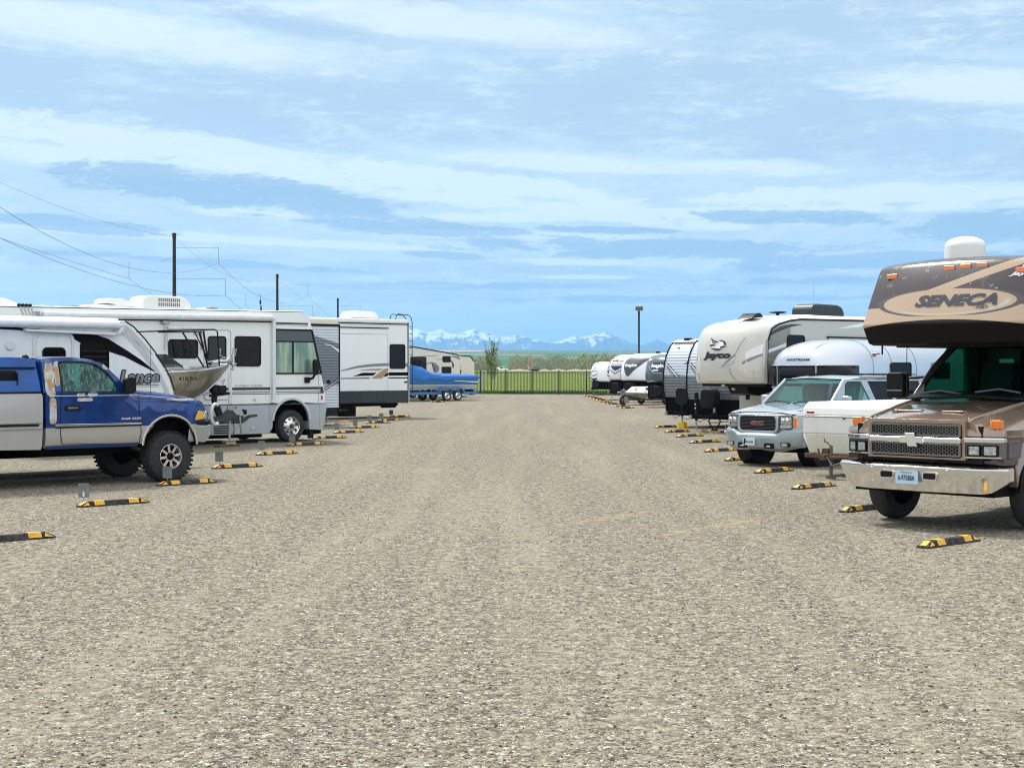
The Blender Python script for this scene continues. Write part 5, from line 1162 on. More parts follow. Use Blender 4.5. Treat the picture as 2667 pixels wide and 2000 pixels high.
# ---------------------------------------------------------------- big white slide-out trailer, tail to the aisle
def slideout():
    t = thing('fifth_wheel_trailer', 'tall white slide-out trailer with dark skirt, tan flash and rear ladder', 'fifth wheel trailer', (-5, 64, 0), ROT)
    W = 2.5; X1 = .87
    M().box(-11, X1, 0, W, .95, 4.0).build('body', WHITE, t, bev=.04, seg=3)
    M().box(X1, X1+.12, .03, W-.03, .60, 4.0).build('rear_wall', WHITE, t, bev=.05, seg=3)
    M().box(X1-.02, X1+.015, -.02, .03, .66, 3.98).build('corner_trim', SATIN, t)
    q = M().box(-11, X1+.02, -.02, W+.02, 3.92, 4.10).build('roof', ROOFW, t, bev=.06, seg=3)
    M().box(-3.6, X1+.03, -.035, .0, 3.885, 3.925).build('roof_gutter', SATIN, t)
    # slide-out box
    M().box(-4.5, -.25, -.10, .02, 1.14, 3.70).build('slide_out', WHITE, t, bev=.01)
    M().box(-4.6, -.24, -.13, .02, 3.70, 3.74).build('slide_topper', SATIN, t)
    decal(t, [(-4.5, 3.44), (-.28, 3.46), (-.28, 3.475), (-4.5, 3.455)], SEAM, sidemap(-.105)); decal(t, [(-.31, 1.15), (-.30, 1.15), (-.30, 3.46), (-.31, 3.46)], SEAM, sidemap(-.105))
    M().box(-2.72, X1+.005, -.015, W, .62, 1.14).build('lower_skirt', mat('dark_teal_skirt', (.018, .028, .033), .4, coat=.3, var=.2), t, bev=.01)
    M().box(-4.5, -.3, -.11, .0, .66, 1.13).build('slide_skirt', mat('dark_teal_skirt', (.018, .028, .033), .4), t, bev=.01)
    M().box(-2.6, .4, .1, W-.1, .5, .66).box(-.2, .3, .1, .5, .42, .55).build('chassis', UNDER, t)
    M().box(-2.35, -1.7, .2, .9, .1, .66).build('wheel_skid', UNDER, t, bev=.03)
    for x in (-5.4, -6.4): wheel(t, x, .05, .38, .22)
    window(t, -.12, .71, 2.04, 3.07, y=0, r=.1, fr=.03)
    # graphics: on slide face y=-.105, on wall y=-.004
    def fn(u, v): return (u, -.106 if u < -.27 else -.005, v)
    decal(t, band([(-2.7, 1.98), (-1.9, 2.16), (-1.2, 2.24), (-.28, 2.28)], [(-2.7, 1.94), (-1.9, 2.07), (-1.2, 2.13), (-.28, 2.16)]), GREY, fn)
    decal(t, [(-.25, 2.28), (-.13, 2.28), (-.13, 2.16), (-.25, 2.16)], GREY, fn); decal(t, [(.72, 2.28), (X1-.02, 2.28), (X1-.02, 2.14), (.72, 2.14)], GREY, fn)
    decal(t, band([(-1.9, 1.97), (-1.2, 2.04), (-.5, 2.05)], [(-1.9, 1.965), (-1.2, 1.97), (-.65, 1.97)]), TAN2, fn)
    decal(t, [(-2.1, 1.74), (-1.6, 1.88), (-.85, 1.88), (-1.05, 1.77), (-1.6, 1.755)], FLAT, fn)
    decal(t, [(-2.7, 1.67), (-1.15, 1.68), (-1.25, 1.64), (-2.7, 1.635)], FLAT, fn)
    decal(t, [(-1.15, 1.645), (-.45, 2.05), (-.27, 2.05), (-.27, 1.98), (-.62, 1.645)], TAN, lambda u, v: (u, -.108, v))
    decal(t, [(-1.28, 1.645), (-.58, 2.05), (-.54, 2.05), (-1.22, 1.645)], WTXT, lambda u, v: (u, -.109, v))
    decal(t, [(-.25, 1.99), (-.16, 2.04), (-.12, 2.04), (-.25, 1.94)], TAN, fn)
    for z0, z1 in ((1.76, 1.90), (1.645, 1.69)): decal(t, [(-.24, z0), (X1-.02, z0), (X1-.02, z1), (-.16+.0, z1)], FLAT, fn)
    decal(t, [(-.55, 1.70), (-.28, 1.76), (-.28, 1.88), (-.35, 1.88)], FLAT, lambda u, v: (u, -.107, v))
    M().pr(rr(.66, .82, 1.46, 1.52, .02), -.02, 0).build('marker_lamp', BLACK, t)
    ladder(t, X1+.25, .03, .40, 1.0, 4.05, reach=.85)
    ac(t, -.85, 1.1, 4.08, L=1.5, W=.75, H=.36, louv=False)
    M().box(-1.55, -.12, .7, 1.48, 4.06, 4.14).build('ac_base', BLACK, t)
    M().ell((-1.95, .8, 4.08), (.18, .18, .05), z0=0).build('roof_vent', ROOFW, t)
slideout()

# ---------------------------------------------------------------- covered blue boat and tandem trailer
def blue_boat():
    t = thing('covered_boat', 'blue and white motorboat under a bright blue tarp cover', 'boat', (-4.708, 99.53, 0), ROT)
    BT = mat('blue_tarp', (.01, .14, .50), .5, var=.12, vs=2, bump=.5, bs=3); BH = mat('blue_hull_paint', (.01, .14, .38), .3, coat=.2); WH = mat('white_hull_paint', (.70, .80, .82), .25, coat=.6)
    def sec(x, z0, z1, wb, wt, n=2): return [(x, -wb, z0), (x, -wt, z1), (x, wt, z1), (x, wb, z0)]
    M().loft([sec(-5, .75, 1.06, .7, 1.13), sec(2.2, .72, 1.04, .9, 1.16), sec(2.35, .80, 1.04, .85, 1.1)]).build('hull_bottom', WH, t, bev=.03)
    M().loft([sec(-5, 1.045, 1.55, 1.12, 1.2), sec(2.25, 1.04, 1.46, 1.15, 1.2), sec(2.42, 1.04, 1.46, 1.08, 1.1)]).build('hull_side', BH, t, bev=.03)
    decal(t, [(.2, 1.28), (2.3, 1.16), (2.3, 1.24), (.25, 1.30)], WH, lambda u, v: (u, -1.19, v))
    L = []
    for x, zt, w in ((-5, 2.1, 1.1), (-3.0, 2.32, 1.15), (-2.3, 2.22, 1.2), (-1.75, 1.95, 1.22), (-1.3, 1.78, 1.22), (-.6, 1.78, 1.22), (.2, 1.74, 1.22), (1.2, 1.73, 1.22), (2.1, 1.70, 1.22), (2.5, 1.60, 1.18), (2.58, 1.45, 1.12)):
        ze = 1.38+.06*math.sin(x*3.1)+(.06 if x > 1 else 0)
        L.append([(x, -w-.02, ze), (x, -w*.99, (zt+ze)/2+.02), (x, -w*.8, zt-.04), (x, -w*.3, zt+.02), (x, w*.3, zt+.02), (x, w*.8, zt-.04), (x, w*.99, (zt+ze)/2), (x, w+.02, ze)])
    M().loft(L).build('tarp_cover', BT, t, ang=50)
    M().box(2.4, 2.72, -.8, .8, 1.25, 1.55).build('swim_platform', WH, t, bev=.03); M().ell((2.62, -.5, 1.38), (.12, .08, .12)).build('stern_lamp', BLUEM, t)
    M().box(2.45, 2.85, -.3, .3, .72, 1.05).pr([(2.7, .35), (2.95, .35), (2.9, .8), (2.65, .8)], -.05, .05).build('outdrive', BLACK, t, bev=.03)
    r = thing('boat_trailer', 'blue tandem axle boat trailer with two silver wheels under the covered boat', 'boat trailer', (-4.708, 99.53, 0), ROT)
    BM = mat('blue_trailer_paint', (.02, .17, .50), .35, coat=.5)
    M().box(-5, 2.45, -1.1, -.98, .42, .58).box(-5, 2.45, .98, 1.1, .42, .58).box(2.3, 2.42, -1.1, 1.1, .42, .56).box(-.6, -.5, -1, 1, .45, .55).build('frame', BM, r, bev=.01)
    M().pr([(-1.05, .5), (-.98, .72), (-.72, .86), (-.2, .86), (.05, .76), (.3, .86), (.8, .86), (1.05, .72), (1.12, .5), (1.0, .5), (.92, .68), (.7, .78), (.35, .78), (.05, .66), (-.25, .78), (-.7, .78), (-.9, .68), (-.97, .5)], -1.28, -1.02).build('mudguard', BM, r, bev=.015)
    for x in (-.42, .50):
        for yy, s in ((-1.3, -1), (1.3, 1)): wheel(r, x, yy, .35, .2, rim=.62, side=s, rimm=mat('bright_disc', (.85, .86, .88), .25, .7), holes=5)
    q = M()
    for x in (-3.5, -1.5, 1.3): q.box(x, x+.1, -.8, -.6, .5, .9)
    q.build('bunk_posts', UNDER, r)
blue_boat()

# ---------------------------------------------------------------- cream fifth wheels behind the blue boat
def cream_pair():
    t = thing('fifth_wheel_trailer', 'cream fifth wheel trailer with grey hoop graphic behind the covered boat', 'fifth wheel trailer', (-4.7, 88+16, 0), ROT)
    # local frame keeps near side on y = 0; tail (right end) at X1
    S = (88+16)/88.
    def s(x): return x
    W = 2.5; X1 = 1.56; 
    M().pr([(-9, .6), (X1, .6), (X1+.02, 1.6), (X1, 2.75), (X1-.25, 3.02), (-2.6, 3.52), (-9, 3.75)], 0, W).build('body', CREAM, t, bev=.06)
    M().tube([(X1-.1, -.01, 2.98), (X1-.25, -.01, 3.03), (-2.6, -.01, 3.53), (-9, -.01, 3.76)], .035, 6).build('roof_gutter', SATIN, t)
    decal(t, band([(-2.4, 2.86), (-.5, 2.98), (-.4, 2.98)], [(-2.4, 2.83), (-.5, 2.93), (-.4, 2.93)]), GREY)
    window(t, -2.8, -1.42, 1.9, 2.86, y=0, r=.08); window(t, .0, .72, 2.5, 2.92, y=0, r=.1); window(t, -.08, .78, 1.75, 2.2, y=0, r=.08)
    h = [( -1.4, 2.42), (-1.0, 2.52), (-.6, 2.45), (-.3, 2.22), (-.28, 1.98), (-.5, 1.75)]; l = [(-1.4, 2.36), (-1.05, 2.42), (-.75, 2.35), (-.56, 2.2), (-.55, 1.98), (-.75, 1.78)]
    decal(t, band(h, l), GREY); decal(t, [(-.75, 2.70), (0, 2.73), (0, 2.66), (-.75, 2.685)], TAN2)
    decal(t, band([(.72, 2.66), (.95, 2.5), (1.05, 2.32), (.98, 2.1)], [(.72, 2.56), (.85, 2.44), (.93, 2.3), (.9, 2.1)]), mat('maroon_decal', (.16, .03, .03), .4))
    decal(t, band([(.5, 2.9), (1.1, 2.95), (X1-.02, 2.86)], [(.5, 2.9), (1.1, 2.83), (X1-.02, 2.66)]), GREY)
    M().box(X1+.0, X1+.10, .05, W-.05, .62, 2.85).build('rear_wall', CREAM, t, bev=.05)
    ladder(t, X1+.2, .3, .7, 1.0, 3.0, m=ALU, reach=.9)
    M().box(-2.9, -2.6, .8, 1.2, 3.55, 3.66).box(-1.6, -1.2, .8, 1.2, 3.3, 3.42).build('roof_vent', DARK, t)
    M().box(-8, X1-.1, .2, W-.2, .4, .62).build('chassis', UNDER, t); wheel(t, -4, .05, .38, .2); wheel(t, -5, .05, .38, .2)
    u = thing('fifth_wheel_trailer', 'farthest cream trailer on the left with dark round tail lamps and ladder', 'fifth wheel trailer', (-4.0, 111.5, 0), ROT)
    X2 = 1.75
    M().pr([(-9, .6), (X2, .6), (X2, 2.55), (X2-.5, 2.95), (-9, 3.4)], 0, W).build('body', CREAM, u, bev=.08)
    M().tube([(X2-.05, -.01, 2.62), (X2-.5, -.01, 2.97), (-9, -.01, 3.42)], .035, 6).build('roof_gutter', SATIN, u)
    decal(u, band([(-.1, 2.5), (.2, 2.5), (.34, 2.35), (.36, 2.1)], [(-.1, 2.35), (.15, 2.35), (.2, 2.25), (.24, 2.1)]), SATIN)
    window(u, .1, .42, 1.7, 2.0, y=0); decal(u, [(.3, 1.62), (X2-.02, 1.52), (X2-.02, 1.40), (.4, 1.55)], GREY)
    ladder(u, X2+.1, .3, .75, 1.0, 2.75, reach=.9); M().box(-8, X2-.1, .2, W-.2, .4, .62).build('chassis', UNDER, u); wheel(u, -4, .05, .38, .2)
cream_pair()
# ================================================================ right row: noses towards the aisle (-x local), left flanks seen
def fm(x, off=.006): return lambda u, v: (x-off, -u, v)
# stylised bird emblem (coordinates 0..1 wide, reading left to right)
BIRD = [[(.02, .98), (.20, .80), (.44, .70), (.50, .60), (.36, .64), (.16, .72), (.05, .84)], [(.08, .72), (.26, .62), (.42, .56), (.34, .52), (.18, .58)],
        [(.0, .42), (.12, .48), (.36, .46), (.30, .38), (.10, .34)], [(.10, .22), (.30, .08), (.55, .04), (.74, .14), (.55, .16), (.34, .20)],
        [(.46, .74), (.62, .80), (.82, .70), (.90, .50), (.84, .38), (.80, .52), (.70, .68), (.56, .72)], [(.70, .34), (1.0, .34), (.82, .28), (.66, .22), (.60, .30)]]
WING = [(.04, .93), (.2, .78), (.42, .70), (.56, .74), (.74, .66), (.80, .46), (.64, .26), (.54, .12), (.30, .12), (.14, .28), (.02, .40), (.2, .56), (.1, .76)]
def bird(par, u0, u1, v0, v1, m, fn, fill=None, fn2=None):
    T_ = lambda P: [(u0+(u1-u0)*a, v0+(v1-v0)*b) for a, b in P]
    root = decal(par, T_(WING), fill or WTXT, fn, name='emblem')
    q = M()
    for P in BIRD:
        P = T_(P); vs = [q.b.verts.new((u, 0, v)) for u, v in P]; q.b.faces.new(vs)
    q.tri()
    f2 = fn2 or fn
    for v in q.b.verts: v.co = Vector(f2(v.co.x, v.co.z))
    q.build('emblem_lines', m, root, smooth=False)

# ---------------------------------------------------------------- brown medium-duty motorhome
def brown_motorhome():
    t = thing('motorhome', 'brown and tan truck-based motorhome with overcab bunk and chrome bumper', 'motorhome', (6.2, 18.0, 0), ROT)
    C = 1.78
    BR = mat('bronze_paint', (.34, .245, .18), .24, .45, 1, var=.12, vs=1.2); BRL = mat('light_bronze_paint', (.46, .37, .28), .25, .35, 1, var=.1, vs=1.2)
    MAR = mat('maroon_paint', (.045, .015, .018), .25, .2, 1); BK = mat('gloss_dark_brown', (.035, .03, .032), .3, 0, .6)
    def arc(cx, cz, r, a0, a1, n=14): return [(cx+r*math.cos(R(a0+(a1-a0)*i/n)), cz+r*math.sin(R(a0+(a1-a0)*i/n))) for i in range(n+1)]
    # chrome bumper, bowed in plan, ends cut up
    L = []
    n = 24
    for i in range(n+1):
        s = -1+2*i/n; y = C+s*1.215; a = abs(s); dx = .03+.24*a**3.2; zb = .485+(.17*max(0, (a-.80)/.20)**1.2); zt = .835-.01*a
        zb = min(zb, zt-.12)
        L.append([(dx+.09, y, zb), (dx+.055, y, zb+.01), (dx+.018, y, (zb+zt)/2), (dx-.012, y, zt-.055), (dx-.010, y, zt-.03), (dx+.02, y, zt-.005), (dx+.07, y, zt), (dx+.12, y, zt-.02), (dx+.12, y, zb+.01)])
    bp = M().loft(L).build('front_bumper', CHROME, t, ang=40)
    for yy in (2.12, 1.50): 
        o = M().pr(rr(yy-.10, yy+.10, .64, .745, .03), .008, .07, 'x').build('tow_opening', CHROME, bp); M().pr(rr(yy-.085, yy+.085, .655, .73, .02), .003, .07, 'x').build('opening_dark', BLACK, bp)
    pl = M().pr(rr(1.66, 1.98, .585, .75, .012), -.002, .006, 'x').build('number_plate', mat('pale_blue_plate', (.52, .68, .80), .4), t)
    text(pl, '6-97588A', -1.94, -1.70, .625, .695, mat('plate_ink', (.03, .05, .09), .5), fm(-.002), bold=.02); text(pl, 'MONTANA', -1.90, -1.74, .715, .735, mat('plate_ink', (.03, .05, .09), .5), fm(-.002))
    for y, z in ((2.34, .77), (1.26, .77), (2.34, .60), (1.26, .60)): M().ell((.015 if z > .7 else .045, y, z), (.012, .012, .012)).build('bolt', CHROME, bp)
    # maroon valance under lights
    M().pr([(.16, .84), (.55, .84), (.55, .93), (.14, .93)], C-1.12, C+1.12).map(lambda x, y, z: (x+.16*abs((y-C)/1.12)**3, y, z)).cut('y', [C-.8, C+.8]).build('valance', MAR, t, bev=.01)
    M().box(.3, 3.6, C-1.0, C+1.0, .45, .84).build('chassis', UNDER, t)
    # wings, bonnet and nose: sections along x, half profile mirrored about C
    def hs(x, hw, zt, zs, ze, cw, lo=.93):  # half width, centre top, shoulder z, edge z
        h = [(hw, lo), (hw, max(ze, lo+.01)), (hw-.03, ze+.04), (cw+.10, zs), (cw, zs+.035), (cw-.06, zt-.01), (cw*.5, zt+.012), (0, zt+.02)]
        return [(x, C+a, z) for a, z in h]+[(x, C-a, z) for a, z in h[::-1][1:]]
    secs = [hs(.20, .70, 1.34, 1.31, 1.25, .62, 1.2), hs(.19, .86, 1.385, 1.34, 1.22, .70, 1.2), hs(.26, 1.04, 1.415, 1.355, 1.205, .74, 1.195), hs(.42, 1.09, 1.445, 1.385, 1.21, .75, 1.195), hs(.55, 1.10, 1.47, 1.42, 1.21, .76, .93), hs(1.0, 1.12, 1.54, 1.50, 1.30, .80), hs(1.6, 1.08, 1.63, 1.60, 1.45, .86), hs(2.1, 1.0, 1.70, 1.66, 1.56, .9)]
    M().loft(secs).build('bonnet', BR, t, ang=28)
    # bonnet panel creases
    for s in (-1, 1):
        M().tube([(.17, C+s*.72, 1.37), (.26, C+s*.73, 1.41), (.55, C+s*.75, 1.465), (1.0, C+s*.80, 1.545), (1.6, C+s*.86, 1.635), (2.0, C+s*.90, 1.69)], .016, 6).build('bonnet_ridge', BRL, t)
    M().box(.5, .62, C+.15, C+.55, 1.478, 1.50).build('bonnet_scoop', BRL, t, bev=.008); M().box(.5, .60, C-.45, C-.15, 1.480, 1.497).build('bonnet_scoop', BRL, t, bev=.006)
    # flared front wings over the wheels
    for s in (-1, 1):
        a = arc(1.28, .50, .62, 175, 5, 18); b = [(1.95, .55), (2.0, 1.25), (1.7, 1.42), (1.0, 1.36), (.66, 1.27), (.52, 1.17), (.50, .95), (.60, .90)]
        q = M().pr(a+b, C+s*1.02, C+s*1.18)
        q.map(lambda x, y, z: (x, C+(y-C)*(1-.10*smooth(1.0, .3, x))-(s*.10*smooth(1.1, 1.42, z) if abs(y-C) > 1.05 else 0), z)).build('front_wing', BR, t, bev=.05, seg=3)
        M().pr(arc(1.28, .50, .62, 180, 0, 18)+arc(1.28, .50, .58, 0, 180, 18), C+s*.6, C+s*1.15).build('wheel_well', BLACK, t)
    # grille surround, mesh grilles, chrome bar and cross-shaped badge
    M().ring([(C-.70, .90), (C+.70, .90), (C+.70, 1.395), (C-.70, 1.395)], rr(C-.655, C+.655, .925, 1.345, .04), .135, .24, 'x').build('grille_surround', BR, t, bev=.03, seg=3)
    M().box(.20, .24, C-.9, C+.9, .86, 1.32).build('grille_back', BLACK, t)
    def hexmesh(y0, y1, z0, z1, x, nm):
        q = M(); r = .024; dy = r*1.5; dz = r*1.732; k = 0; y = y0
        while y < y1:
            z = z0+(dz/2 if k % 2 else 0)
            while z < z1:
                P = [(y+r*math.cos(R(60*i)), z+r*math.sin(R(60*i))) for i in range(6)]
                for i in range(3):
                    (a, b), (c, d) = P[i], P[i+1]
                    if z0 < (b+d)/2 < z1 and y0 < (a+c)/2 < y1:
                        mid = Vector((x, (a+c)/2, (b+d)/2)); u = Vector((0, (c-a)/2, (d-b)/2)); w = Vector((0, -u.z, u.y)).normalized()*.0036
                        q.obox(mid, u, w, Vector((.008, 0, 0)))
                z += dz
            y += dy; k += 1
        o = q.build(nm, mat('mesh_chrome', (.20, .20, .185), .3, .8), t, smooth=False)
        M().ring(rr(y0-.02, y1+.02, z0-.015, z1+.015, .02), rr(y0+.005, y1-.005, z0+.008, z1-.008, .015), x-.018, x+.01, 'x').build('grille_frame', mat('mesh_chrome', (.20, .20, .185), .3, .8), o)
    hexmesh(C-.63, C+.63, 1.20, 1.325, .13, 'upper_grille'); hexmesh(C-.63, C+.63, .955, 1.09, .13, 'lower_grille')
    M().box(.08, .17, C-.66, C+.66, 1.10, 1.175).build('chrome_bar', CHROME, t, bev=.02)
    bt = [(-.16, -.035), (-.055, -.035), (-.045, -.075), (.075, -.075), (.065, -.035), (.16, -.035), (.14, .035), (.045, .035), (.035, .075), (-.085, .075), (-.075, .035), (-.14, .035)]
    bt = [(C+.02-a, 1.137+b) for a, b in bt]
    bo = M().pr([(C+.02+(a-C-.02)*1.12, 1.137+(b-1.137)*1.16) for a, b in bt], .065, .09, 'x').build('badge', CHROME, t, bev=.005); M().pr(bt, .055, .075, 'x').build('badge_face', mat('badge_cream', (.62, .60, .50), .35), bo)
    # nose panels either side of the grille, sloping down outwards
    for s in (-1, 1):
        a, b = sorted((C+s*.66, C+s*1.13))
        def nose(x, y, z):
            o = max(0, (abs(y-C)-.66)/.47); return (x+.15*o**2+(.10*smooth(1.19, 1.45, z)), y, z-(.235*o**1.1 if z > 1.3 else 0))
        M().box(.165, .60, a, b, 1.19, 1.43).cut('y', [C+s*.75, C+s*.85, C+s*.95, C+s*1.05]).cut('z', [1.22, 1.28, 1.34, 1.39]).map(nose).build('nose_panel', BR, t, bev=.015, ang=50)
        M().box(.21, .60, a, b, .93, 1.19).cut('y', [C+s*.8, C+s*.9, C+s*1.0, C+s*1.07]).map(lambda x, y, z: (x+.15*max(0, (abs(y-C)-.66)/.47)**2, y, z)).build('nose_panel', mat('lamp_bezel_grey', (.16, .14, .14), .3, .6), t)
    # lamp units
    for s in (-1, 1):
        def wr(x, y, z): return (x+.17*max(0, (abs(y-C)-.70)/.42)**2, y, z)
        y0, y1 = (C+.68, C+1.13) if s > 0 else (C-1.13, C-.68)
        M().box(.12, .26, y0, y1, 1.12, 1.185).cut('y', [C+s*.8, C+s*.9, C+s*1.0, C+s*1.07]).map(wr).build('chrome_bar', CHROME, t, bev=.015)
        bz = M().box(.155, .24, y0, y1, .93, 1.12).cut('y', [C+s*.8, C+s*.9, C+s*1.0, C+s*1.07]).map(wr).build('lamp_bezel', mat('lamp_bezel_grey', (.16, .14, .14), .3, .6), t)
        for ya, yb in (((.74, .88), (.92, 1.06))):
            a, b = sorted((C+s*ya, C+s*yb)); h = M().box(.13, .2, a, b, .965, 1.085).map(wr).build('headlamp', LENS, t, bev=.015, seg=3)
            M().ring(rr(a-.012, b+.012, .953, 1.097, .02), rr(a+.004, b-.004, .969, 1.081, .015), .125, .16, 'x').map(wr).build('lamp_ring', BLACK, h)
        M().box(.14, .19, min(C+s*.70, C+s*1.10), max(C+s*.70, C+s*1.10), .932, .950).cut('y', [C+s*.8, C+s*.9, C+s*1.0]).map(wr).build('chrome_strip', CHROME, bz)
        ind = M().box(.34, .42, C+s*1.0-.065, C+s*1.0+.085, 1.285, 1.40).build('indicator', ORANGE, t, bev=.015)
        M().box(.36, .40, C+s*1.0-.02, C+s*1.0+.02, 1.2, 1.30).build('indicator_foot', LENS, ind)
    # cab: screen pillars, glass, doors, roof under the bunk
    zb, zt = 1.70, 2.36
    def P(f): return 1.55+.80*f
    cab = M()
    for s in (-1, 1):
        cab.tube([(P(0), C+s*.92, zb-.08), (P(.5), C+s*.86, (zb+zt)/2), (P(1), C+s*.76, zt)], .05, 8)
        cab.pr([(2.2, 1.0), (3.3, 1.0), (3.3, 1.72), (2.02, 1.66)], C+s*.96, C+s*1.02).pr([(3.05, 1.7), (3.3, 1.7), (3.3, 2.4), (2.95, 2.4)], C+s*.80, C+s*.97)
    cab.box(2.3, 3.35, C-.85, C+.85, 2.33, 2.40); cab.build('cab', mat('cab_dark_brown', (.05, .035, .03), .35, coat=.3), t, bev=.01)
    M().loft([[(P(0)-.06, C-.90, zb-.06), (P(0)-.14, C, zb-.05), (P(0)-.06, C+.90, zb-.06)], [(P(1), C-.76, zt), (P(1)-.08, C, zt), (P(1), C+.76, zt)]], caps=False, close=False).build('windscreen', glass_mat('cab_green_glass', (.22, .47, .38)), t)
    for s in (-1, 1): M().pr([(P(0)+.1, zb), (3.05, zb), (2.98, zt-.02), (P(1)+.03, zt-.02)], C+s*.90, C+s*.905).build('side_window', glass_mat('cab_green_glass', (.22, .47, .38)), t)
    M().loft([[(P(0)-.20, C-.93, 1.63), (P(0)-.26, C, 1.68), (P(0)-.20, C+.93, 1.63)], [(P(0)+.02, C-.93, 1.69), (P(0)-.06, C, 1.72), (P(0)+.02, C+.93, 1.69)]], caps=False, close=False).build('cowl', BLACK, t, solid=.02)
    wp = M()
    for a, b in (((.80, 1.66), (.10, 1.74)), ((-.10, 1.69), (-.72, 1.77))):
        wp.tube([(P(0)-.16, C+a[0], a[1]+.03), (P(0)-.10, C+(a[0]+b[0])/2, a[1]+.075), (P(0)-.12, C+b[0], b[1]-.05)], .013, 5)
    wp.build('wipers', mat('wiper_grey', (.12, .13, .14), .4), t)
    M().box(1.75, 2.05, C-.85, C+.85, 1.45, 1.72).build('dashboard', INTER, t, bev=.05)
    for s in (-1, 1): M().pr([(2.6, 1.2), (3.0, 1.2), (3.08, 2.1), (2.92, 2.15), (2.8, 1.5), (2.6, 1.45)], C+s*.45-.25, C+s*.45+.25).build('seat', SEATC, t, bev=.05)
    M().tube([(2.12+.06*math.sin(a), C-.45+.2*math.cos(a), 1.82+.19*math.sin(a)) for a in [i*math.pi/8 for i in range(17)]], .015, 6).build('steering_wheel', BLACK, t)
    M().box(3.3, 3.34, C-.9, C+.3, 1.2, 2.3).build('curtain', mat('green_curtain', (.01, .04, .025), .8, var=.3, vs=3), t)
    M().box(2.35, 2.38, C-.12, C+.10, 2.1, 2.17).build('rear_view_mirror', LENS, t, bev=.01)
    # mirrors on long arms
    for s in (-1, 1):
        mr = M().pr(rr(-.14, .14, 1.62, 1.98, .05), 1.78, 1.96, 'x').map(lambda x, y, z: (x, C+s*1.38+y, z)).build('wing_mirror', BLACK, t, bev=.03)
        M().tube([(1.95, C+s*.98, 1.72), (1.9, C+s*1.25, 1.70)], .025, 6).tube([(1.95, C+s*.95, 1.92), (1.9, C+s*1.25, 1.90)], .02, 6).build('mirror_arm', BLACK, mr)
        M().box(1.775, 1.79, C+s*1.38-.12, C+s*1.38+.12, 1.72, 1.735).build('mirror_line', SEAM, mr)
    M().cyl((1.55, C+1.03, 1.62), (1.55, C+1.03, 2.33), .006, n=5).build('aerial', BLACK, t)
    # overcab bunk: side profile bowed forward at the centre
    pf = [(1.05, 2.34), (.95, 2.36), (.80, 2.60), (.82, 2.64), (1.02, 3.02), (1.20, 3.33), (1.255, 3.39), (1.42, 3.435), (9.5, 3.55)]
    HW = 1.25; BG = .16
    def bow(y): return BG*(1-min(1, abs((y-C)/HW))**3.0)
    def top(y): return .05*(1-((y-C)/HW)**2)
    L = []
    for i in range(19):
        y = C-HW+2*HW*i/18
        L.append([(x-(bow(y) if x < 2 else 0), y, z+(top(y) if z > 3.2 else 0)) for x, z in pf]+[(9.5, y, 2.34)])
    bm = bpy.data.materials.new('bunk_paint'); bm.use_nodes = True; n_ = NT(bm.node_tree); b = n_.n['Principled BSDF']
    tc = n_.add('ShaderNodeTexCoord'); x, y, z = n_.sep(tc.outputs['Object'])
    w = n_.m('SUBTRACT', y, C)
    ns = n_.noise(tc.outputs['Object'], 9.0, 6, .7); ns2 = n_.noise(tc.outputs['Object'], 2.5, 5, .6)
    dkb = (.045, .033, .035); tan = (.42, .305, .205)
    dirt = n_.m('MULTIPLY', n_.ss(ns, .57, .62), n_.ss(ns2, .44, .56))
    dk = n_.mix(n_.m('MULTIPLY', dirt, .55), dkb, (.40, .38, .36))
    lower = n_.ss(n_.m('ADD', z, n_.m('MULTIPLY', n_.m('MULTIPLY', w, w), .06)), 2.665, 2.655)      # black lip
    mid = n_.ss(n_.m('SUBTRACT', z, n_.m('MULTIPLY', n_.m('ABSOLUTE', n_.m('SUBTRACT', w, .1)), -.02)), 2.86, 2.85)
    c = n_.mix(mid, dk, tan)
    # oval name panel
    ov = n_.m('ADD', n_.m('POWER', n_.m('DIVIDE', n_.m('ADD', w, .02), .95), 2.0), n_.m('POWER', n_.m('DIVIDE', n_.m('SUBTRACT', z, 2.885), .175), 2.0))
    c = n_.mix(n_.m('MULTIPLY', n_.ss(ov, 1.26, 1.22), n_.ss(z, 2.70, 2.72)), c, (.07, .055, .06))
    c = n_.mix(n_.ss(ov, 1.04, 1.0), c, tan)
    rg = n_.m('MULTIPLY', n_.ss(n_.m('ABSOLUTE', n_.m('SUBTRACT', ov, .80)), .08, .05), n_.ss(n_.m('SUBTRACT', z, n_.m('MULTIPLY', w, -.09)), 2.86, 2.80))
    c = n_.mix(n_.m('MULTIPLY', rg, .9), c, (.42, .44, .40))
    # diagonal tan flash rising to the right, and its dark counterpart
    dg = n_.m('SUBTRACT', z, n_.m('ADD', 2.98, n_.m('MULTIPLY', n_.m('SUBTRACT', .35, w), .33)))
    fl = n_.m('MULTIPLY', n_.ss(n_.m('ABSOLUTE', dg), .058, .052), n_.ss(w, .75, .4))
    c = n_.mix(fl, c, tan)
    c = n_.mix(lower, c, (.010, .009, .009))
    n_.put(b.inputs['Base Color'], c); n_.put(b.inputs['Roughness'], n_.m('ADD', .28, n_.m('MULTIPLY', lower, .3))); n_.put(b.inputs['Coat Weight'], n_.m('MULTIPLY', n_.m('SUBTRACT', 1.0, lower), .2)); n_.put(b.inputs['Specular IOR Level'], n_.m('SUBTRACT', .5, n_.m('MULTIPLY', lower, .4))); b.inputs['Coat Roughness'].default_value = .08
    bk = M().loft(L).build('overcab_bunk', bm, t, bev=.03, ang=40)
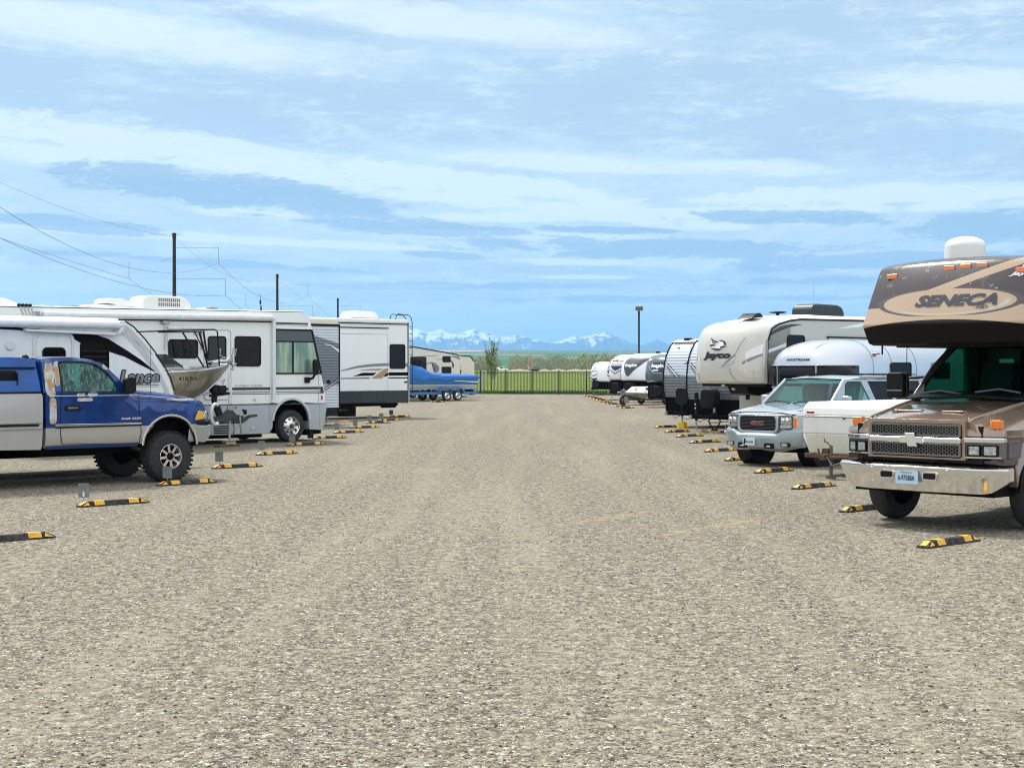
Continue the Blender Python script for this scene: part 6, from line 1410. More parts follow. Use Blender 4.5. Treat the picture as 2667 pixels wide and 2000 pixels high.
    def front(u, v, off=.012):
        y = -u
        for (x1, z1), (x2, z2) in zip(pf, pf[1:]):
            if z1 <= v <= z2: xx = x1+(x2-x1)*(v-z1)/(z2-z1); break
        else: xx = pf[-2][0]
        return (xx-bow(y)-off, y, v)
    NM = mat('name_blue_grey', (.018, .026, .045), .35)
    text(t, 'SENECA', -2.20, -1.03, 2.835, 2.985, NM, front, bold=.045, shear=.28, cuts=True)
    text(t, 'HD', -1.30, -1.14, 2.79, 2.83, NM, front, bold=.02, shear=.28)
    # upper right emblem
    text(t, 'Jayco', -.98, -.62, 3.19, 3.245, WTXT, lambda u, v: front(u, v, .014), bold=.03, shear=.3)
    bird(t, -.86, -.60, 3.245, 3.345, mat('pale_blue_decal', (.25, .45, .60), .4), lambda u, v: front(u, v, .013), None, lambda u, v: front(u, v, .016))
    for yy, zz in ((2.72, 3.265), (1.84, 3.335), (1.61, 3.345), (1.38, 3.35), (.84, 3.27)):
        x_, _, _ = front(-yy, zz-.01, 0); M().box(x_-.03, x_+.05, yy-.08, yy+.08, zz-.035, zz+.035).build('marker_lamp', ORANGE, t, bev=.012)
    # house behind
    M().box(3.35, 9.5, C-HW, C+HW, .55, 2.34).build('house_body', mat('house_tan', (.33, .25, .18), .35, coat=.4), t, bev=.03)
    window(t, 4.3, 5.3, 1.45, 2.15, y=C-HW-.003, r=.08); window(t, 7.6, 8.6, 1.45, 2.15, y=C-HW-.003, r=.08); window(t, 3.0, 3.7, 2.72, 3.1, y=C-HW-.003, r=.08)
    M().ring(rr(6.2, 6.95, .75, 2.3, .06), rr(6.22, 6.93, .77, 2.28, .05), C-HW-.008, C-HW+.01).build('door', SATIN, t); window(t, 6.4, 6.75, 1.6, 2.15, y=C-HW-.003, r=.06)
    decal(t, band([(3.4, 1.25), (5.5, 1.38), (9.4, 1.40)], [(3.4, .95), (5.5, 1.15), (9.4, 1.05)]), mat('bunk_brown', (.062, .047, .050), .35), sidemap(C-HW-.005)); decal(t, [(3.4, .86), (9.4, .92), (9.4, .85), (3.4, .80)], TAN, sidemap(C-HW-.005))
    M().box(1.6, 3.35, C-HW+.02, C+HW-.02, 2.32, 2.345).build('bunk_floor', BLACK, t)
    M().box(3.4, 3.8, C-1.1, C+1.1, .5, 1.0).build('step_box', UNDER, t)
    M().cyl((1.85, 2.10, 3.45), (1.85, 2.10, 3.68), .27, n=28).ell((1.85, 2.10, 3.68), (.27, .27, .135), n=28, z0=0).build('satellite_dome', mat('ac_white', (.82, .82, .80), .45), t)
    M().ell((2.3, .72, 3.44), (.6, .5, .15), z0=0, n=24).build('roof_cover', mat('ac_white', (.82, .82, .80), .45), t)
    M().cyl((1.12, 2.92, 2.22), (1.12, 2.92, 2.36), .012).build('drip_tube', BLACK, t)
    for y0, s in ((C-1.17, -1), (C+1.17, 1)):
        wheel(t, 1.28, y0, .485, .28, rim=.60, side=s, holes=8, rimm=mat('chrome_wheel', (.8, .8, .8), .12, 1))
        wheel(t, 6.4, y0, .485, .28, rim=.60, side=s, holes=8)
    M().tube([(1.28, C-1.0, .48), (1.28, C+1.0, .48)], .08).box(.45, 3, C-.5, C-.38, .55, .7).box(.45, 3, C+.38, C+.5, .55, .7).build('front_axle', UNDER, t)
    for yy in (2.5, 1.45): M().tube([(.12, yy+.1, .86), (.05, yy, .885), (.12, yy-.1, .86)], .018, 6).build('tow_hook', UNDER, t)
brown_motorhome()

# ---------------------------------------------------------------- silver SUV
def suv():
    t = thing('suv', 'silver SUV with black grille and pale blue number plate, nose to the aisle', 'suv', (6.366, 32.04, 0), ROT)
    C = .81; HWD = .97
    SP = mat('suv_silver', (.46, .50, .54), .22, .5, 1, var=.06, vs=1.5); LOW = mat('suv_lower_grey', (.30, .345, .36), .3, .35, .8, var=.1, vs=2)
    def arc(cx, cz, r, a0, a1, n=12): return [(cx+r*math.cos(R(a0+(a1-a0)*i/n)), cz+r*math.sin(R(a0+(a1-a0)*i/n))) for i in range(n+1)]
    # body sections: mirrored half profiles along x
    def sec(x, hw, zb, zsh, zt, tw, r=.08):
        h = [(hw-.10, zb), (hw-.01, zb+.08), (hw, (zb+zsh)/2), (hw-.015, zsh-.05), (hw-.06, zsh), (tw, (zsh+zt)/2+.02), (tw*.6, zt), (0, zt+.01)]
        return [(x, C+a, z) for a, z in h]+[(x, C-a, z) for a, z in h[::-1][1:]]
    S_ = [sec(-.86, .80, .66, 1.08, 1.10, .62), sec(-.80, .90, .58, 1.11, 1.135, .68), sec(-.62, .945, .50, 1.14, 1.17, .72), sec(-.3, .96, .50, 1.18, 1.215, .74), (sec(.0, .965, .50, 1.21, 1.25, .76)), sec(.38, .97, .50, 1.26, 1.305, .80), sec(.6, .97, .50, 1.29, 1.32, .85), sec(2.0, .97, .5, 1.30, 1.32, .9), sec(4.0, .96, .52, 1.30, 1.32, .9), sec(4.15, .92, .6, 1.28, 1.3, .85)]
    M().loft(S_).build('body', SP, t, ang=30)
    # wheel openings as dark wells with grey lips proud of the flank
    for xw in (0, 2.98):
        for s in (-1, 1):
            M().cyl((xw, C+s*.6, .40), (xw, C+s*.978, .40), .44, n=28).build('wheel_well', BLACK, t)
            M().pr(arc(xw, .40, .47, 190, -10, 18)+arc(xw, .40, .43, -10, 190, 18), C+s*.965, C+s*.99).build('wheel_arch_trim', LOW, t, bev=.01)
    M().box(.5, 2.5, C-.985, C+.985, .42, .62).build('side_skirt', LOW, t, bev=.04)
    M().box(-.6, 4, C-.7, C+.7, .30, .52).build('chassis', UNDER, t)
    # bonnet shut line
    M().tube([(-.83, C+.86, 1.085), (-.865, C+.5, 1.125), (-.875, C, 1.135), (-.865, C-.5, 1.125), (-.83, C-.86, 1.085)], .010, 5).build('bonnet_gap', BLACK, t)
    for s in (-1, 1): M().tube([(-.84, C+s*.62, 1.12), (-.6, C+s*.80, 1.165), (-.1, C+s*.84, 1.215), (.45, C+s*.86, 1.275)], .006, 4).build('bonnet_gap', DGREY, t)
    # front fascia, grille shell and grille
    def bowx(y, k=.10): return k*abs((y-C)/.95)**2.6
    q = M().box(-.93, -.80, C-.93, C+.93, .70, 1.09).cut('y', [C+a for a in (-.8, -.65, -.5, .5, .65, .8)]).map(lambda x, y, z: (x+bowx(y, .16), y, z)).build('front_panel', SP, t, bev=.02)
    G0, G1 = C-.46, C+.46
    M().ring(rr(G0-.07, G1+.07, .70, 1.09, .12), rr(G0, G1, .755, 1.045, .07), -.985, -.90, 'x').build('grille_shell', SP, t, bev=.02)
    g = M().pr(rr(G0, G1, .755, 1.045, .07), -.955, -.90, 'x').build('grille', BLACK, t)
    q = M()
    for k in range(9): q.box(-.972, -.95, G0+.015, G1-.015, .775+k*.029, .783+k*.029)
    q.build('grille_bars', mat('grille_bar', (.06, .065, .075), .35), g, smooth=False)
    text(t, 'GMC', -(C+.17), -(C-.15), .875, .945, mat('red_chrome', (.30, .03, .03), .3), fm(-.975, .008), bold=.06)
    text(t, 'GMC', -(C+.18), -(C-.16), .867, .953, CHROME, fm(-.975, .004), bold=.10)
    # headlamps with amber corners
    for s in (-1, 1):
        w_ = lambda x, y, z: (x+.17*max(0, (abs(y-C)-.55)/.38)**2, y, z)
        a, b = sorted((C+s*.56, C+s*.80)); hl = M().pr(rr(a, b, .895, 1.055, .03), -.955, -.88, 'x').map(w_).build('headlamp', LENS, t, bev=.02)
        c_, d_ = sorted((C+s*.80, C+s*.885)); M().pr(rr(c_, d_, .83, 1.035, .03), -.945, -.80, 'x').map(w_).build('indicator', ORANGE if s < 0 else mat('pale_amber', (.75, .62, .50), .15, coat=1), t, bev=.02)
        M().pr(rr(a, b, .81, .878, .015), -.955, -.88, 'x').map(w_).build('lower_lamp', LENS, t, bev=.012)
        M().ring(rr(a-.02, b+.02, .80, 1.07, .04), rr(a, b, .815, 1.052, .03), -.957, -.90, 'x').map(w_).build('lamp_surround', mat('grille_bar', (.06, .065, .075), .35), hl)
        cx = (a+b)/2; M().ell((-.945, cx-.05, .975), (.02, .05, .05)).ell((-.945, cx+.06, .975), (.02, .05, .05)).build('reflector', CHROME, hl)
    # big bumper with recesses
    L = []
    for i in range(25):
        s = -1+2*i/24; y = C+s*.985; a = abs(s); dx = .26*a**3.5; drop = .055*smooth(.62, .45, a)
        zt = .775-.0*a-drop*1.1+.0; zt = .80-.085*smooth(.66, .50, a); zb = .335+.075*smooth(.6, 1.0, a)+.02*smooth(.30, .1, a)
        L.append([(-.80+dx*.6, y, zt), (-.98+dx, y, zt), (-1.035+dx, y, zt-.06), (-1.05+dx, y, .58), (-1.03+dx, y, zb+.06), (-.97+dx, y, zb), (-.75+dx*.5, y, zb+.01)])
    bp = M().loft(L).build('front_bumper', LOW, t, bev=.012, ang=45)
    for s in (-1, 1):
        yy = C+s*.34; M().pr(rr(yy-.12, yy+.12, .385, .50, .03), -1.056, -1.0, 'x').map(lambda x, y, z: (x+.012, y, z)).build('bumper_opening', BLACK, bp)
        M().tube([(-1.06, yy-.05, .43), (-1.09, yy, .435), (-1.06, yy+.05, .43)], .014, 6).build('tow_hook', CHROME, t)
        yy = C+s*.70; M().pr(rr(yy-.10, yy+.10, .43, .52, .03), -1.03, -.95, 'x').map(lambda x, y, z: (x+.035+.05*max(0, abs(y-C)-.65), y, z)).build('fog_recess', DARK, bp)
        M().pr(rr(yy-.075, yy+.075, .44, .51, .025), -1.04, -.95, 'x').map(lambda x, y, z: (x+.035+.05*max(0, abs(y-C)-.65), y, z)).build('fog_lamp', LENS, t)
    pl = M().pr(rr(C-.0, C+.31, .445, .60, .01), -1.072, -1.052, 'x').build('number_plate', mat('pale_plate', (.62, .72, .74), .4), t)
    text(pl, 'BAP-ABK', -(C+.25), -(C+.03), .49, .54, mat('plate_ink', (.03, .05, .09), .5), fm(-1.072, .004), bold=.02); decal(pl, [(-(C+.29), .46), (-(C+.25), .46), (-(C+.23), .585), (-(C+.28), .585)], DARK, fm(-1.072, .003))
    # greenhouse
    def hw(z): return .90-.14*(z-1.3)/.5
    rf = [(.98, 1.77), (1.15, 1.83), (1.6, 1.87), (2.6, 1.875), (3.9, 1.84), (4.1, 1.76)]
    M().loft([[(x, C-.775, z-.03), (x, C-.70, z), (x, C, z+.03), (x, C+.70, z), (x, C+.775, z-.03), (x, C+.70, z-.055), (x, C-.70, z-.055)] for x, z in rf]).build('roof', SP, t, ang=60)
    M().pr(rr(1.7, 3.9, 1.895, 1.915, .008), C-.70, C-.67).pr(rr(1.7, 3.9, 1.895, 1.915, .008), C+.67, C+.70).box(1.75, 1.8, C-.7, C+.7, 1.89, 1.925).box(2.9, 2.95, C-.7, C+.7, 1.89, 1.925).build('roof_rack', BLACK, t)
    for s in (-1, 1):
        def lean(x, y, z): return (x, C+s*(hw(z)+(y-.0)), z)
        of = [(.42, 1.29), (4.1, 1.29), (4.1, 1.79), (1.05, 1.80)]
        wins = [[(.82, 1.325), (1.80, 1.325), (1.60, 1.765), (1.10, 1.765), (.98, 1.70)], [(2.0, 1.325), (2.66, 1.325), (2.62, 1.765), (1.84, 1.765)], [(2.80, 1.325), (3.9, 1.325), (3.85, 1.765), (2.76, 1.765)]]
        seg = [[(.40, 1.29), (1.90, 1.29), (1.72, 1.80), (1.0, 1.80)], [(1.90, 1.29), (2.73, 1.29), (2.69, 1.80), (1.72, 1.80)], [(2.73, 1.29), (4.1, 1.29), (4.1, 1.80), (2.69, 1.80)]]
        for wi, sg in zip(wins, seg):
            M().ring(sg, wi, -.03, .01).map(lean).build('window_surround', SP, t)
            M().pr(wi, -.02, -.015).map(lean).build('side_window', glass_mat('suv_green_glass', (.62, .86, .80)) if wi is wins[0] else GLASSD, t)
    sp = [(.42, 1.30), (1.02, 1.79)]
    M().loft([[(.34, C-.86, 1.28), (.24, C, 1.29), (.34, C+.86, 1.28)], [(1.0, C-.74, 1.79), (.93, C, 1.82), (1.0, C+.74, 1.79)]], caps=False, close=False).build('windscreen', glass_mat('suv_screen_glass', (.40, .76, .70)), t)
    M().tube([(.33, C-.88, 1.27), (1.0, C-.76, 1.80)], .035, 6).tube([(.33, C+.88, 1.27), (1.0, C+.76, 1.80)], .035, 6).build('screen_pillar', SP, t)
    M().tube([(.98, C-.74, 1.795), (.91, C, 1.825), (.98, C+.74, 1.795)], .02, 6).build('screen_rubber', BLACK, t)
    M().pr([(.2, 1.262), (.42, 1.30), (.42, 1.25)], C-.85, C+.85).build('cowl', BLACK, t)
    wp = M()
    for a, b in ((.75, .1), (.0, -.62)): wp.tube([(.24, C+a, 1.30), (.27, C+(a+b)/2, 1.35), (.26, C+b, 1.305)], .012, 5)
    wp.build('wipers', BLACK, t)
    M().box(.5, .8, C-.8, C+.8, 1.1, 1.33).build('dashboard', INTER, t, bev=.05)
    for s in (-1, 1): M().pr([(1.2, 1.0), (1.6, 1.0), (1.75, 1.65), (1.6, 1.68), (1.5, 1.2), (1.2, 1.15)], C+s*.4-.25, C+s*.4+.25).build('seat', mat('grey_leather', (.16, .17, .16), .6), t, bev=.04)
    M().tube([(.95+.05*math.sin(a), C-.4+.18*math.cos(a), 1.36+.16*math.sin(a)) for a in [i*math.pi/8 for i in range(17)]], .014, 6).build('steering_wheel', mat('grey_leather', (.16, .17, .16), .6), t)
    for s in (-1, 1): M().pr(rr(-.10, .10, 1.30, 1.46, .04), .62, .74, 'x').map(lambda x, y, z: (x, C+s*1.06+y, z)).build('wing_mirror', SP, t, bev=.03)
    for x in (0, 2.98):
        for y0, s in ((C-.965, -1), (C+.965, 1)): wheel(t, x, y0, .385, .27, rim=.56, side=s, holes=6, style='spoke', rimm=ALU, tread=0)
suv()

# ---------------------------------------------------------------- white folding camper
def folding_camper():
    t = thing('folding_camper', 'white folded-down camper trailer with rusty tongue between SUV and brown motorhome', 'folding camper', (5.888, 28.39, 0), ROT)
    FW = rv_mat('camper_white', (.80, .80, .76), amt=.3); FL = rv_mat('camper_cream', (.68, .67, .58), amt=.5)
    M().loft([[(.62, -.92, .42), (.60, -1.04, .78), (.60, -1.07, .8), (4.6, -1.07, .8), (4.6, -1.04, .42)], [(.62, .94, .42), (.60, 1.06, .78), (.60, 1.08, .8), (4.6, 1.08, .8), (4.6, 1.06, .42)]]).build('lower_body', FL, t, bev=.03)
    M().box(.60, 4.6, -1.07, 1.08, .795, 1.12).build('body', FW, t, bev=.03)
    M().pr([(.60, 1.135), (4.7, 1.135), (4.7, 1.40), (.80, 1.40), (.72, 1.36), (.64, 1.30)], -1.09, 1.10).build('roof_lid', FW, t, bev=.04, seg=3)
    M().box(.585, 4.72, -1.10, 1.11, 1.118, 1.138).build('lid_trim', ALU, t, bev=.004)
    M().pr(rr(.82, 1.0, 1.175, 1.225, .02), .605, .66, 'x').build('marker_lamp', RED, t, bev=.01); M().ell((.57, .12, 1.10), (.02, .025, .02)).build('latch', RUST, t)
    q = M()
    for s in (-1, 1): q.tube([(.7, s*.75+.0, .38), (-.15, s*.05, .40)], .035, 6)
    q.box(.55, .75, -1, 1, .34, .42).box(-.30, .0, -.06, .06, .36, .46); q.build('tongue', RUST, t, bev=.006)
    M().cyl((0, -.0, .05), (0, 0, .62), .032, n=10).box(-.06, .06, -.07, .07, .0, .05).build('tongue_jack', mat('greyed_steel', (.16, .15, .13), .7, .4, var=.4), t)
    M().tube([(0, 0, .60), (-.0, .10, .68), (-.0, .14, .68), (-.0, .14, .74)], .012, 5).build('jack_handle', RUST, t)
    M().box(-.06, .10, .03, .16, .38, .56).tube([(-.1, .17, .38), (-.12, .20, .56)], .02, 5).build('winch', RUST, t)
    M().cyl((.35, -.35, .42), (.35, -.35, .60), .12, n=16).ell((.35, -.35, .60), (.12, .12, .07), z0=0).build('gas_bottle', FW, t)
    M().tube([(-.2, -.05, .42), (-.1, -.09, .26), (.2, -.12, .3), (.5, -.2, .4)], .012, 5).build('safety_chain', STEEL, t)
    for y0, s in ((-1.1, -1), (1.1, 1)): wheel(t, 2.8, y0, .29, .17, side=s)
folding_camper()

# ---------------------------------------------------------------- rounded aluminium trailer
def airstream():
    t = thing('travel_trailer', 'rounded silver aluminium trailer with wraparound front windows behind the silver SUV', 'travel trailer', (6.7, 38.5, 0), ROT)
    W = 2.46; c = W/2; AM = mat('brushed_aluminium_skin', (.66, .70, .74), .30, .72)
    X0 = 2.35
    def sec(x, k, kw, zt=None):    # k scales height of crown, kw half width
        z1 = 1.95; zt = zt if zt else 2.80; P = []
        for a, z in ((1, .55), (1, 1.2), (1, 1.85)): P.append((x, c-kw*a, z))
        for i in range(1, 8):
            th = R(90*i/8); P.append((x, c-kw*math.cos(th)**.62 if i < 8 else c, 1.95+(zt-1.95)*math.sin(th)**.9))
        P.append((x, c, zt))
        return P+[(x, 2*c-y, z) for (_, y, z) in P[::-1][1:]]
    st = []
    for i in range(13):
        f = i/12; th = R(90*f); st.append(sec(X0+1.75*(1-math.cos(th)), 1, .62+.61*math.sin(th)**.8, 2.15+.68*math.sin(th)**.62))
    st += [sec(8.5, 1, 1.23, 2.83), sec(9.5, 1, 1.1, 2.6)]
    M().loft(st).build('shell', AM, t, ang=60)
    # riveted seams
    q = M()
    for x in (4.12, 5.0, 6.2): 
        q.tube([(x, y-(.004 if y < c else -.004), z+.004) for _, y, z in sec(x, 1, 1.23, 2.83)], .008, 4)
    for s in (-.45, .45): q.tube([(X0+1.75*(1-math.cos(R(90*f)))-.004, c+s*(1+.0*f), 2.15+.66*math.sin(R(90*f))**.62*(.99)) for f in [i/10 for i in range(2, 11)]], .007, 4)
    q.build('panel_seams', mat('seam_alu', (.35, .38, .42), .4, .6), t)
    # wraparound windows
    def wx(y, off=.02):
        a = min(1, abs(y-c)/1.23)
        # invert plan curve
        th = math.asin(max(0, min(1, ((max(.62, a*1.23)-.62)/.61)))**(1/.8)) if a*1.23 > .62 else 0
        return X0+1.75*(1-math.cos(th))-off
    for y0, y1 in ((c-.60, c+.60), (c-1.20, c-.66), (c+.66, c+1.20)):
        n = 10; A = []; 
        lo = [(wx(y0+(y1-y0)*i/n), y0+(y1-y0)*i/n) for i in range(n+1)]
        q = M().loft([[(x, y, 1.55) for x, y in lo], [(x, y, 2.12) for x, y in lo]], caps=False, close=False); w = q.build('window', GLASSD, t, solid=.01)
        M().tube([(x-.01, y, 2.125) for x, y in lo], .014, 5).tube([(x-.01, y, 1.55) for x, y in lo], .014, 5).build('window_frame', ALU, w)
    window(t, 4.92, 5.92, 1.75, 2.21, y=0, r=.09, fr=.03)
    window(t, 7.0, 7.9, 1.75, 2.21, y=0, r=.09, fr=.03)
    def face(u, v):
        a = abs(-u-c)
        for k in range(400):
            f = k/400; th = R(90*f); kw = .62+.61*math.sin(th)**.8; zt = 2.15+.68*math.sin(th)**.62
            if a < kw:
                ph = math.acos(min(1, (a/kw)**(1/.62)))
                if 1.95+(zt-1.95)*math.sin(ph)**.9 >= v: break
        return (X0+1.75*(1-math.cos(th))-.02, -u, v)
    text(t, 'AIRSTREAM', -(c+.34), -(c-.42), 2.245, 2.31, DGREY, face, bold=.03, shear=.15)
    M().pr(rr(4.25, 4.42, 2.42, 2.46, .015), -.0, .30).build('marker_lamp', RED, t, bev=.008)
    M().cyl((4.15, .25, 2.44), (4.15, .25, 2.58), .012).build('drip_tube', BLACK, t)
    M().box(3, 9, .3, W-.3, .35, .6).build('chassis', UNDER, t); tongue(t, c, 2.7, 1.4, .5, .7, jackx=1.7)
    for x in (5.9, 6.8): wheel(t, x, .03, .36, .2)
airstream()

# ---------------------------------------------------------------- big beige fifth wheel
def fifth_wheel():
    t = thing('fifth_wheel_trailer', 'large beige fifth wheel with bird emblem cap, tallest trailer on the right', 'fifth wheel trailer', (6.9, 42.0, 0), ROT)
    W = 2.44; c = W/2
    pf = [(.10, 1.62), (.02, 1.68), (-.02, 1.9), (.0, 2.3), (.05, 2.7), (.14, 2.96), (.28, 3.15), (.5, 3.27), (.75, 3.36)]
    cap = cap_body(t, pf, W, .42, 1.2, BEIGEL, ex=2.8, n=20, bev=.05, edge=.06)
    M().pr([(.12, 1.62), (.12, 2.8), (.30, 3.14), (.62, 3.27), (1.1, 3.36), (1.6, 3.41), (5.0, 3.44), (12, 3.44), (12, .55), (2.0, .55), (1.95, .6), (1.95, 1.60)], .0, W).build('body', BEIGE, t, bev=.03)
    L = []
    for i in range(11):
        y = .03+(W-.06)*i/10; k = 1-((y-c)/c)**2; L.append([(.55-.35*k, y, 3.25), (1.0-.2*k, y, 3.36+.07*k), (1.8, y, 3.42+.14*k), (3.2, y, 3.45+.17*k), (12, y, 3.45+.17*k), (12, y, 3.40)])
    M().loft(L).build('roof', ROOFW, t, ang=60)
    fn = capmap(pf, W, .42, 2.8, .014); fn2 = capmap(pf, W, .42, 2.8, .018)
    DK = mat('logo_black', (.012, .011, .013), .35)
    text(t, 'Jayco', -1.86, -.86, 2.27, 2.51, DK, fn, bold=.07, shear=.18, cuts=True)
    bird(t, -1.66, -.98, 2.53, 2.91, DK, fn, WTXT, fn2)
    # cap graphics
    for P, m in (([(-2.15, 2.45), (-2.02, 2.28), (-1.86, 2.08), (-1.80, 2.04), (-1.92, 2.14), (-2.08, 2.30)], WTXT), ([(-2.13, 2.25), (-1.98, 2.12), (-1.86, 2.05), (-1.98, 2.17)], LDEC), ([(-2.13, 2.48), (-2.04, 2.32), (-1.98, 2.26), (-2.06, 2.38)], GREY),
                 ([(-1.18, 2.04), (-.72, 2.38), (-.72, 2.45), (-1.0, 2.24)], GREY), ([(-1.14, 2.05), (-.74, 2.30), (-.72, 2.37), (-.95, 2.2)], WTXT), ([(-1.02, 2.10), (-.78, 2.18), (-.74, 2.27)], LDEC),
                 ([(-2.33, 2.55), (-2.27, 2.35), (-2.25, 2.25), (-2.30, 2.30)], DGREY), ([(-2.36, 2.65), (-2.28, 2.4), (-2.24, 2.2), (-2.31, 2.35)], WTXT)):
        decal(t, P, m, fn2, cu=[-2.3+.1*k for k in range(20)])
    M().tube([fn(-.72, 2.45), fn(-.65, 2.6), fn(-.58, 2.75), fn(-.50, 2.9)], .006, 4).tube([fn(-.88, 2.05), fn(-.84, 1.9), fn(-.72, 1.75), fn(-.6, 1.65)], .010, 4).tube([fn(-.22, 2.05), fn(-.22, 1.8), fn(-.22, 1.65)], .006, 4).build('moulding_seam', SEAM, cap)
    decal(cap, [(-.62, 2.45), (-.60, 2.05), (-.45, 1.8), (-.3, 1.65), (-.08, 1.65), (-.06, 2.2), (-.12, 2.9), (-.3, 3.0)], rv_mat('cap_side_panel', (.62, .59, .52), .25, coat=.6), fn, cu=[-.5, -.4, -.3, -.2, -.1], cv=[1.8, 2, 2.2, 2.4, 2.6, 2.8], name='side_panel')
    decal(t, [(-.42, 2.50), (-.04, 2.72), (-.04, 2.45), (-.45, 2.30)], WTXT, fn2, cu=[-.3, -.2, -.1]); decal(t, [(-.52, 2.22), (-.04, 2.46), (-.04, 2.40), (-.50, 2.15)], GREY, fn2, cu=[-.3, -.2, -.1])
    M().tube([(pf[0][0]-.01-.42*(1-abs(s)**2.8), c+s*c, 1.67) for s in [-1+i/10 for i in range(21)]], .03, 6).build('lower_moulding', mat('cap_lip', (.75, .74, .70), .3, coat=.6), cap)
    for z in (1.75, 1.82, 1.90): M().ell((fn(-2.12, z)[0], 2.12, z), (.015, .03, .02)).build('rivet', SEAM, cap)
    # side trims
    M().tube([(.12, -.01, 1.66), (.09, -.01, 2.3), (.13, -.01, 2.8), (.30, -.01, 3.13), (.62, -.01, 3.27), (1.1, -.01, 3.37), (1.6, -.01, 3.42), (5, -.01, 3.45), (12, -.01, 3.45)], .028, 6).build('edge_strip', SATIN, t)
    M().tube([(.07, -.012, 1.66), (.05, -.012, 2.2), (.09, -.012, 2.8)], .030, 6).build('cap_edge', SEAM, t)
    decal(t, band([(.30, 3.05), (.7, 3.2), (1.2, 3.28), (1.7, 3.28)], [(.24, 2.94), (.6, 3.06), (1.1, 3.19), (1.6, 3.26)]), DGREY)
    window(t, .98, 1.80, 2.46, 2.98, y=0, r=.12, fr=.03)
    for z0, z1, m in ((2.60, 2.70, WTXT), (2.53, 2.57, GREY), (2.46, 2.50, GREY)): decal(t, [(.15, z0-.13), (.95, z0+.05), (.95, z1+.05), (.15, z1-.14)], m)
    decal(t, [(1.84, 2.78), (2.3, 2.80), (1.84, 2.82)], GREY); decal(t, band([(.4, 1.66), (.9, 1.92), (1.5, 2.1), (2.4, 2.2)], [(.9, 1.66), (1.3, 1.83), (1.8, 1.95), (2.4, 2.05)]), TAN2)
    decal(t, [(3.4, 3.20), (4.6, 3.38), (5.2, 3.40), (4.4, 3.24)], WTXT)
    M().box(2.9, 7.5, -.05, 0, 1.0, 2.92).build('slide_out', BEIGEL, t, bev=.01); M().box(2.85, 7.6, -.08, .0, 2.92, 2.96).build('slide_topper', SATIN, t)
    M().ell((.36, -.01, 1.68), (.05, .02, .03)).build('marker_lamp', ORANGE, t)
    # under the overhang: plate, king pin, hoses
    M().box(.15, 1.95, .1, W-.1, 1.54, 1.62).build('overhang_floor', BLACK, t, bev=.02)
    M().pr([(.3, 1.56), (1.6, 1.56), (1.5, 1.40), (.9, 1.28), (.45, 1.34)], c-.35, c+.35).cyl((.8, c, 1.16), (.8, c, 1.35), .06).build('king_pin_box', BLACK, t, bev=.03)
    for s in (-.9, .9): M().box(2.05, 2.15, c+s-.05, c+s+.05, .25, 1.5).build('landing_leg', UNDER, t, bev=.01)
    for i, (y, z) in enumerate(((1.55, 1.60), (2.2, 1.58), (1.35, 1.50))): M().box(.1+.1*i, .18+.1*i, y-.05, y+.05, z-.06, z).build('pale_fitting', WTXT, t, bev=.01)
    M().box(2.2, 12, .2, W-.2, .4, .56).build('chassis', UNDER, t)
    for x in (7, 8): wheel(t, x, .05, .38, .2)
    # roof units
    ac(t, 4.1, 1.2, 3.58, L=1.65, W=.75, H=.36, m=mat('ac_black', (.018, .024, .026), .35), louv=False)
    M().pr([(.45, 0), (1.0, 0), (.95, .05), (.85, .13), (.7, .13), (.52, .05)], .85, 1.35).map(lambda x, y, z: (x+.05, y, z+3.44+.10*(x-.5))).build('roof_vent', BLACK, t, bev=.015)
    M().cyl((2.15, 1.2, 3.56), (2.15, 1.2, 3.63), .05).ell((2.15, 1.2, 3.66), (.26, .26, .035)).build('tv_aerial', BLACK, t)
    M().cyl((3.6, 1.0, 3.8), (3.6, 1.0, 4.5), .004, n=4).build('whip_aerial', STEEL, t)
fifth_wheel()

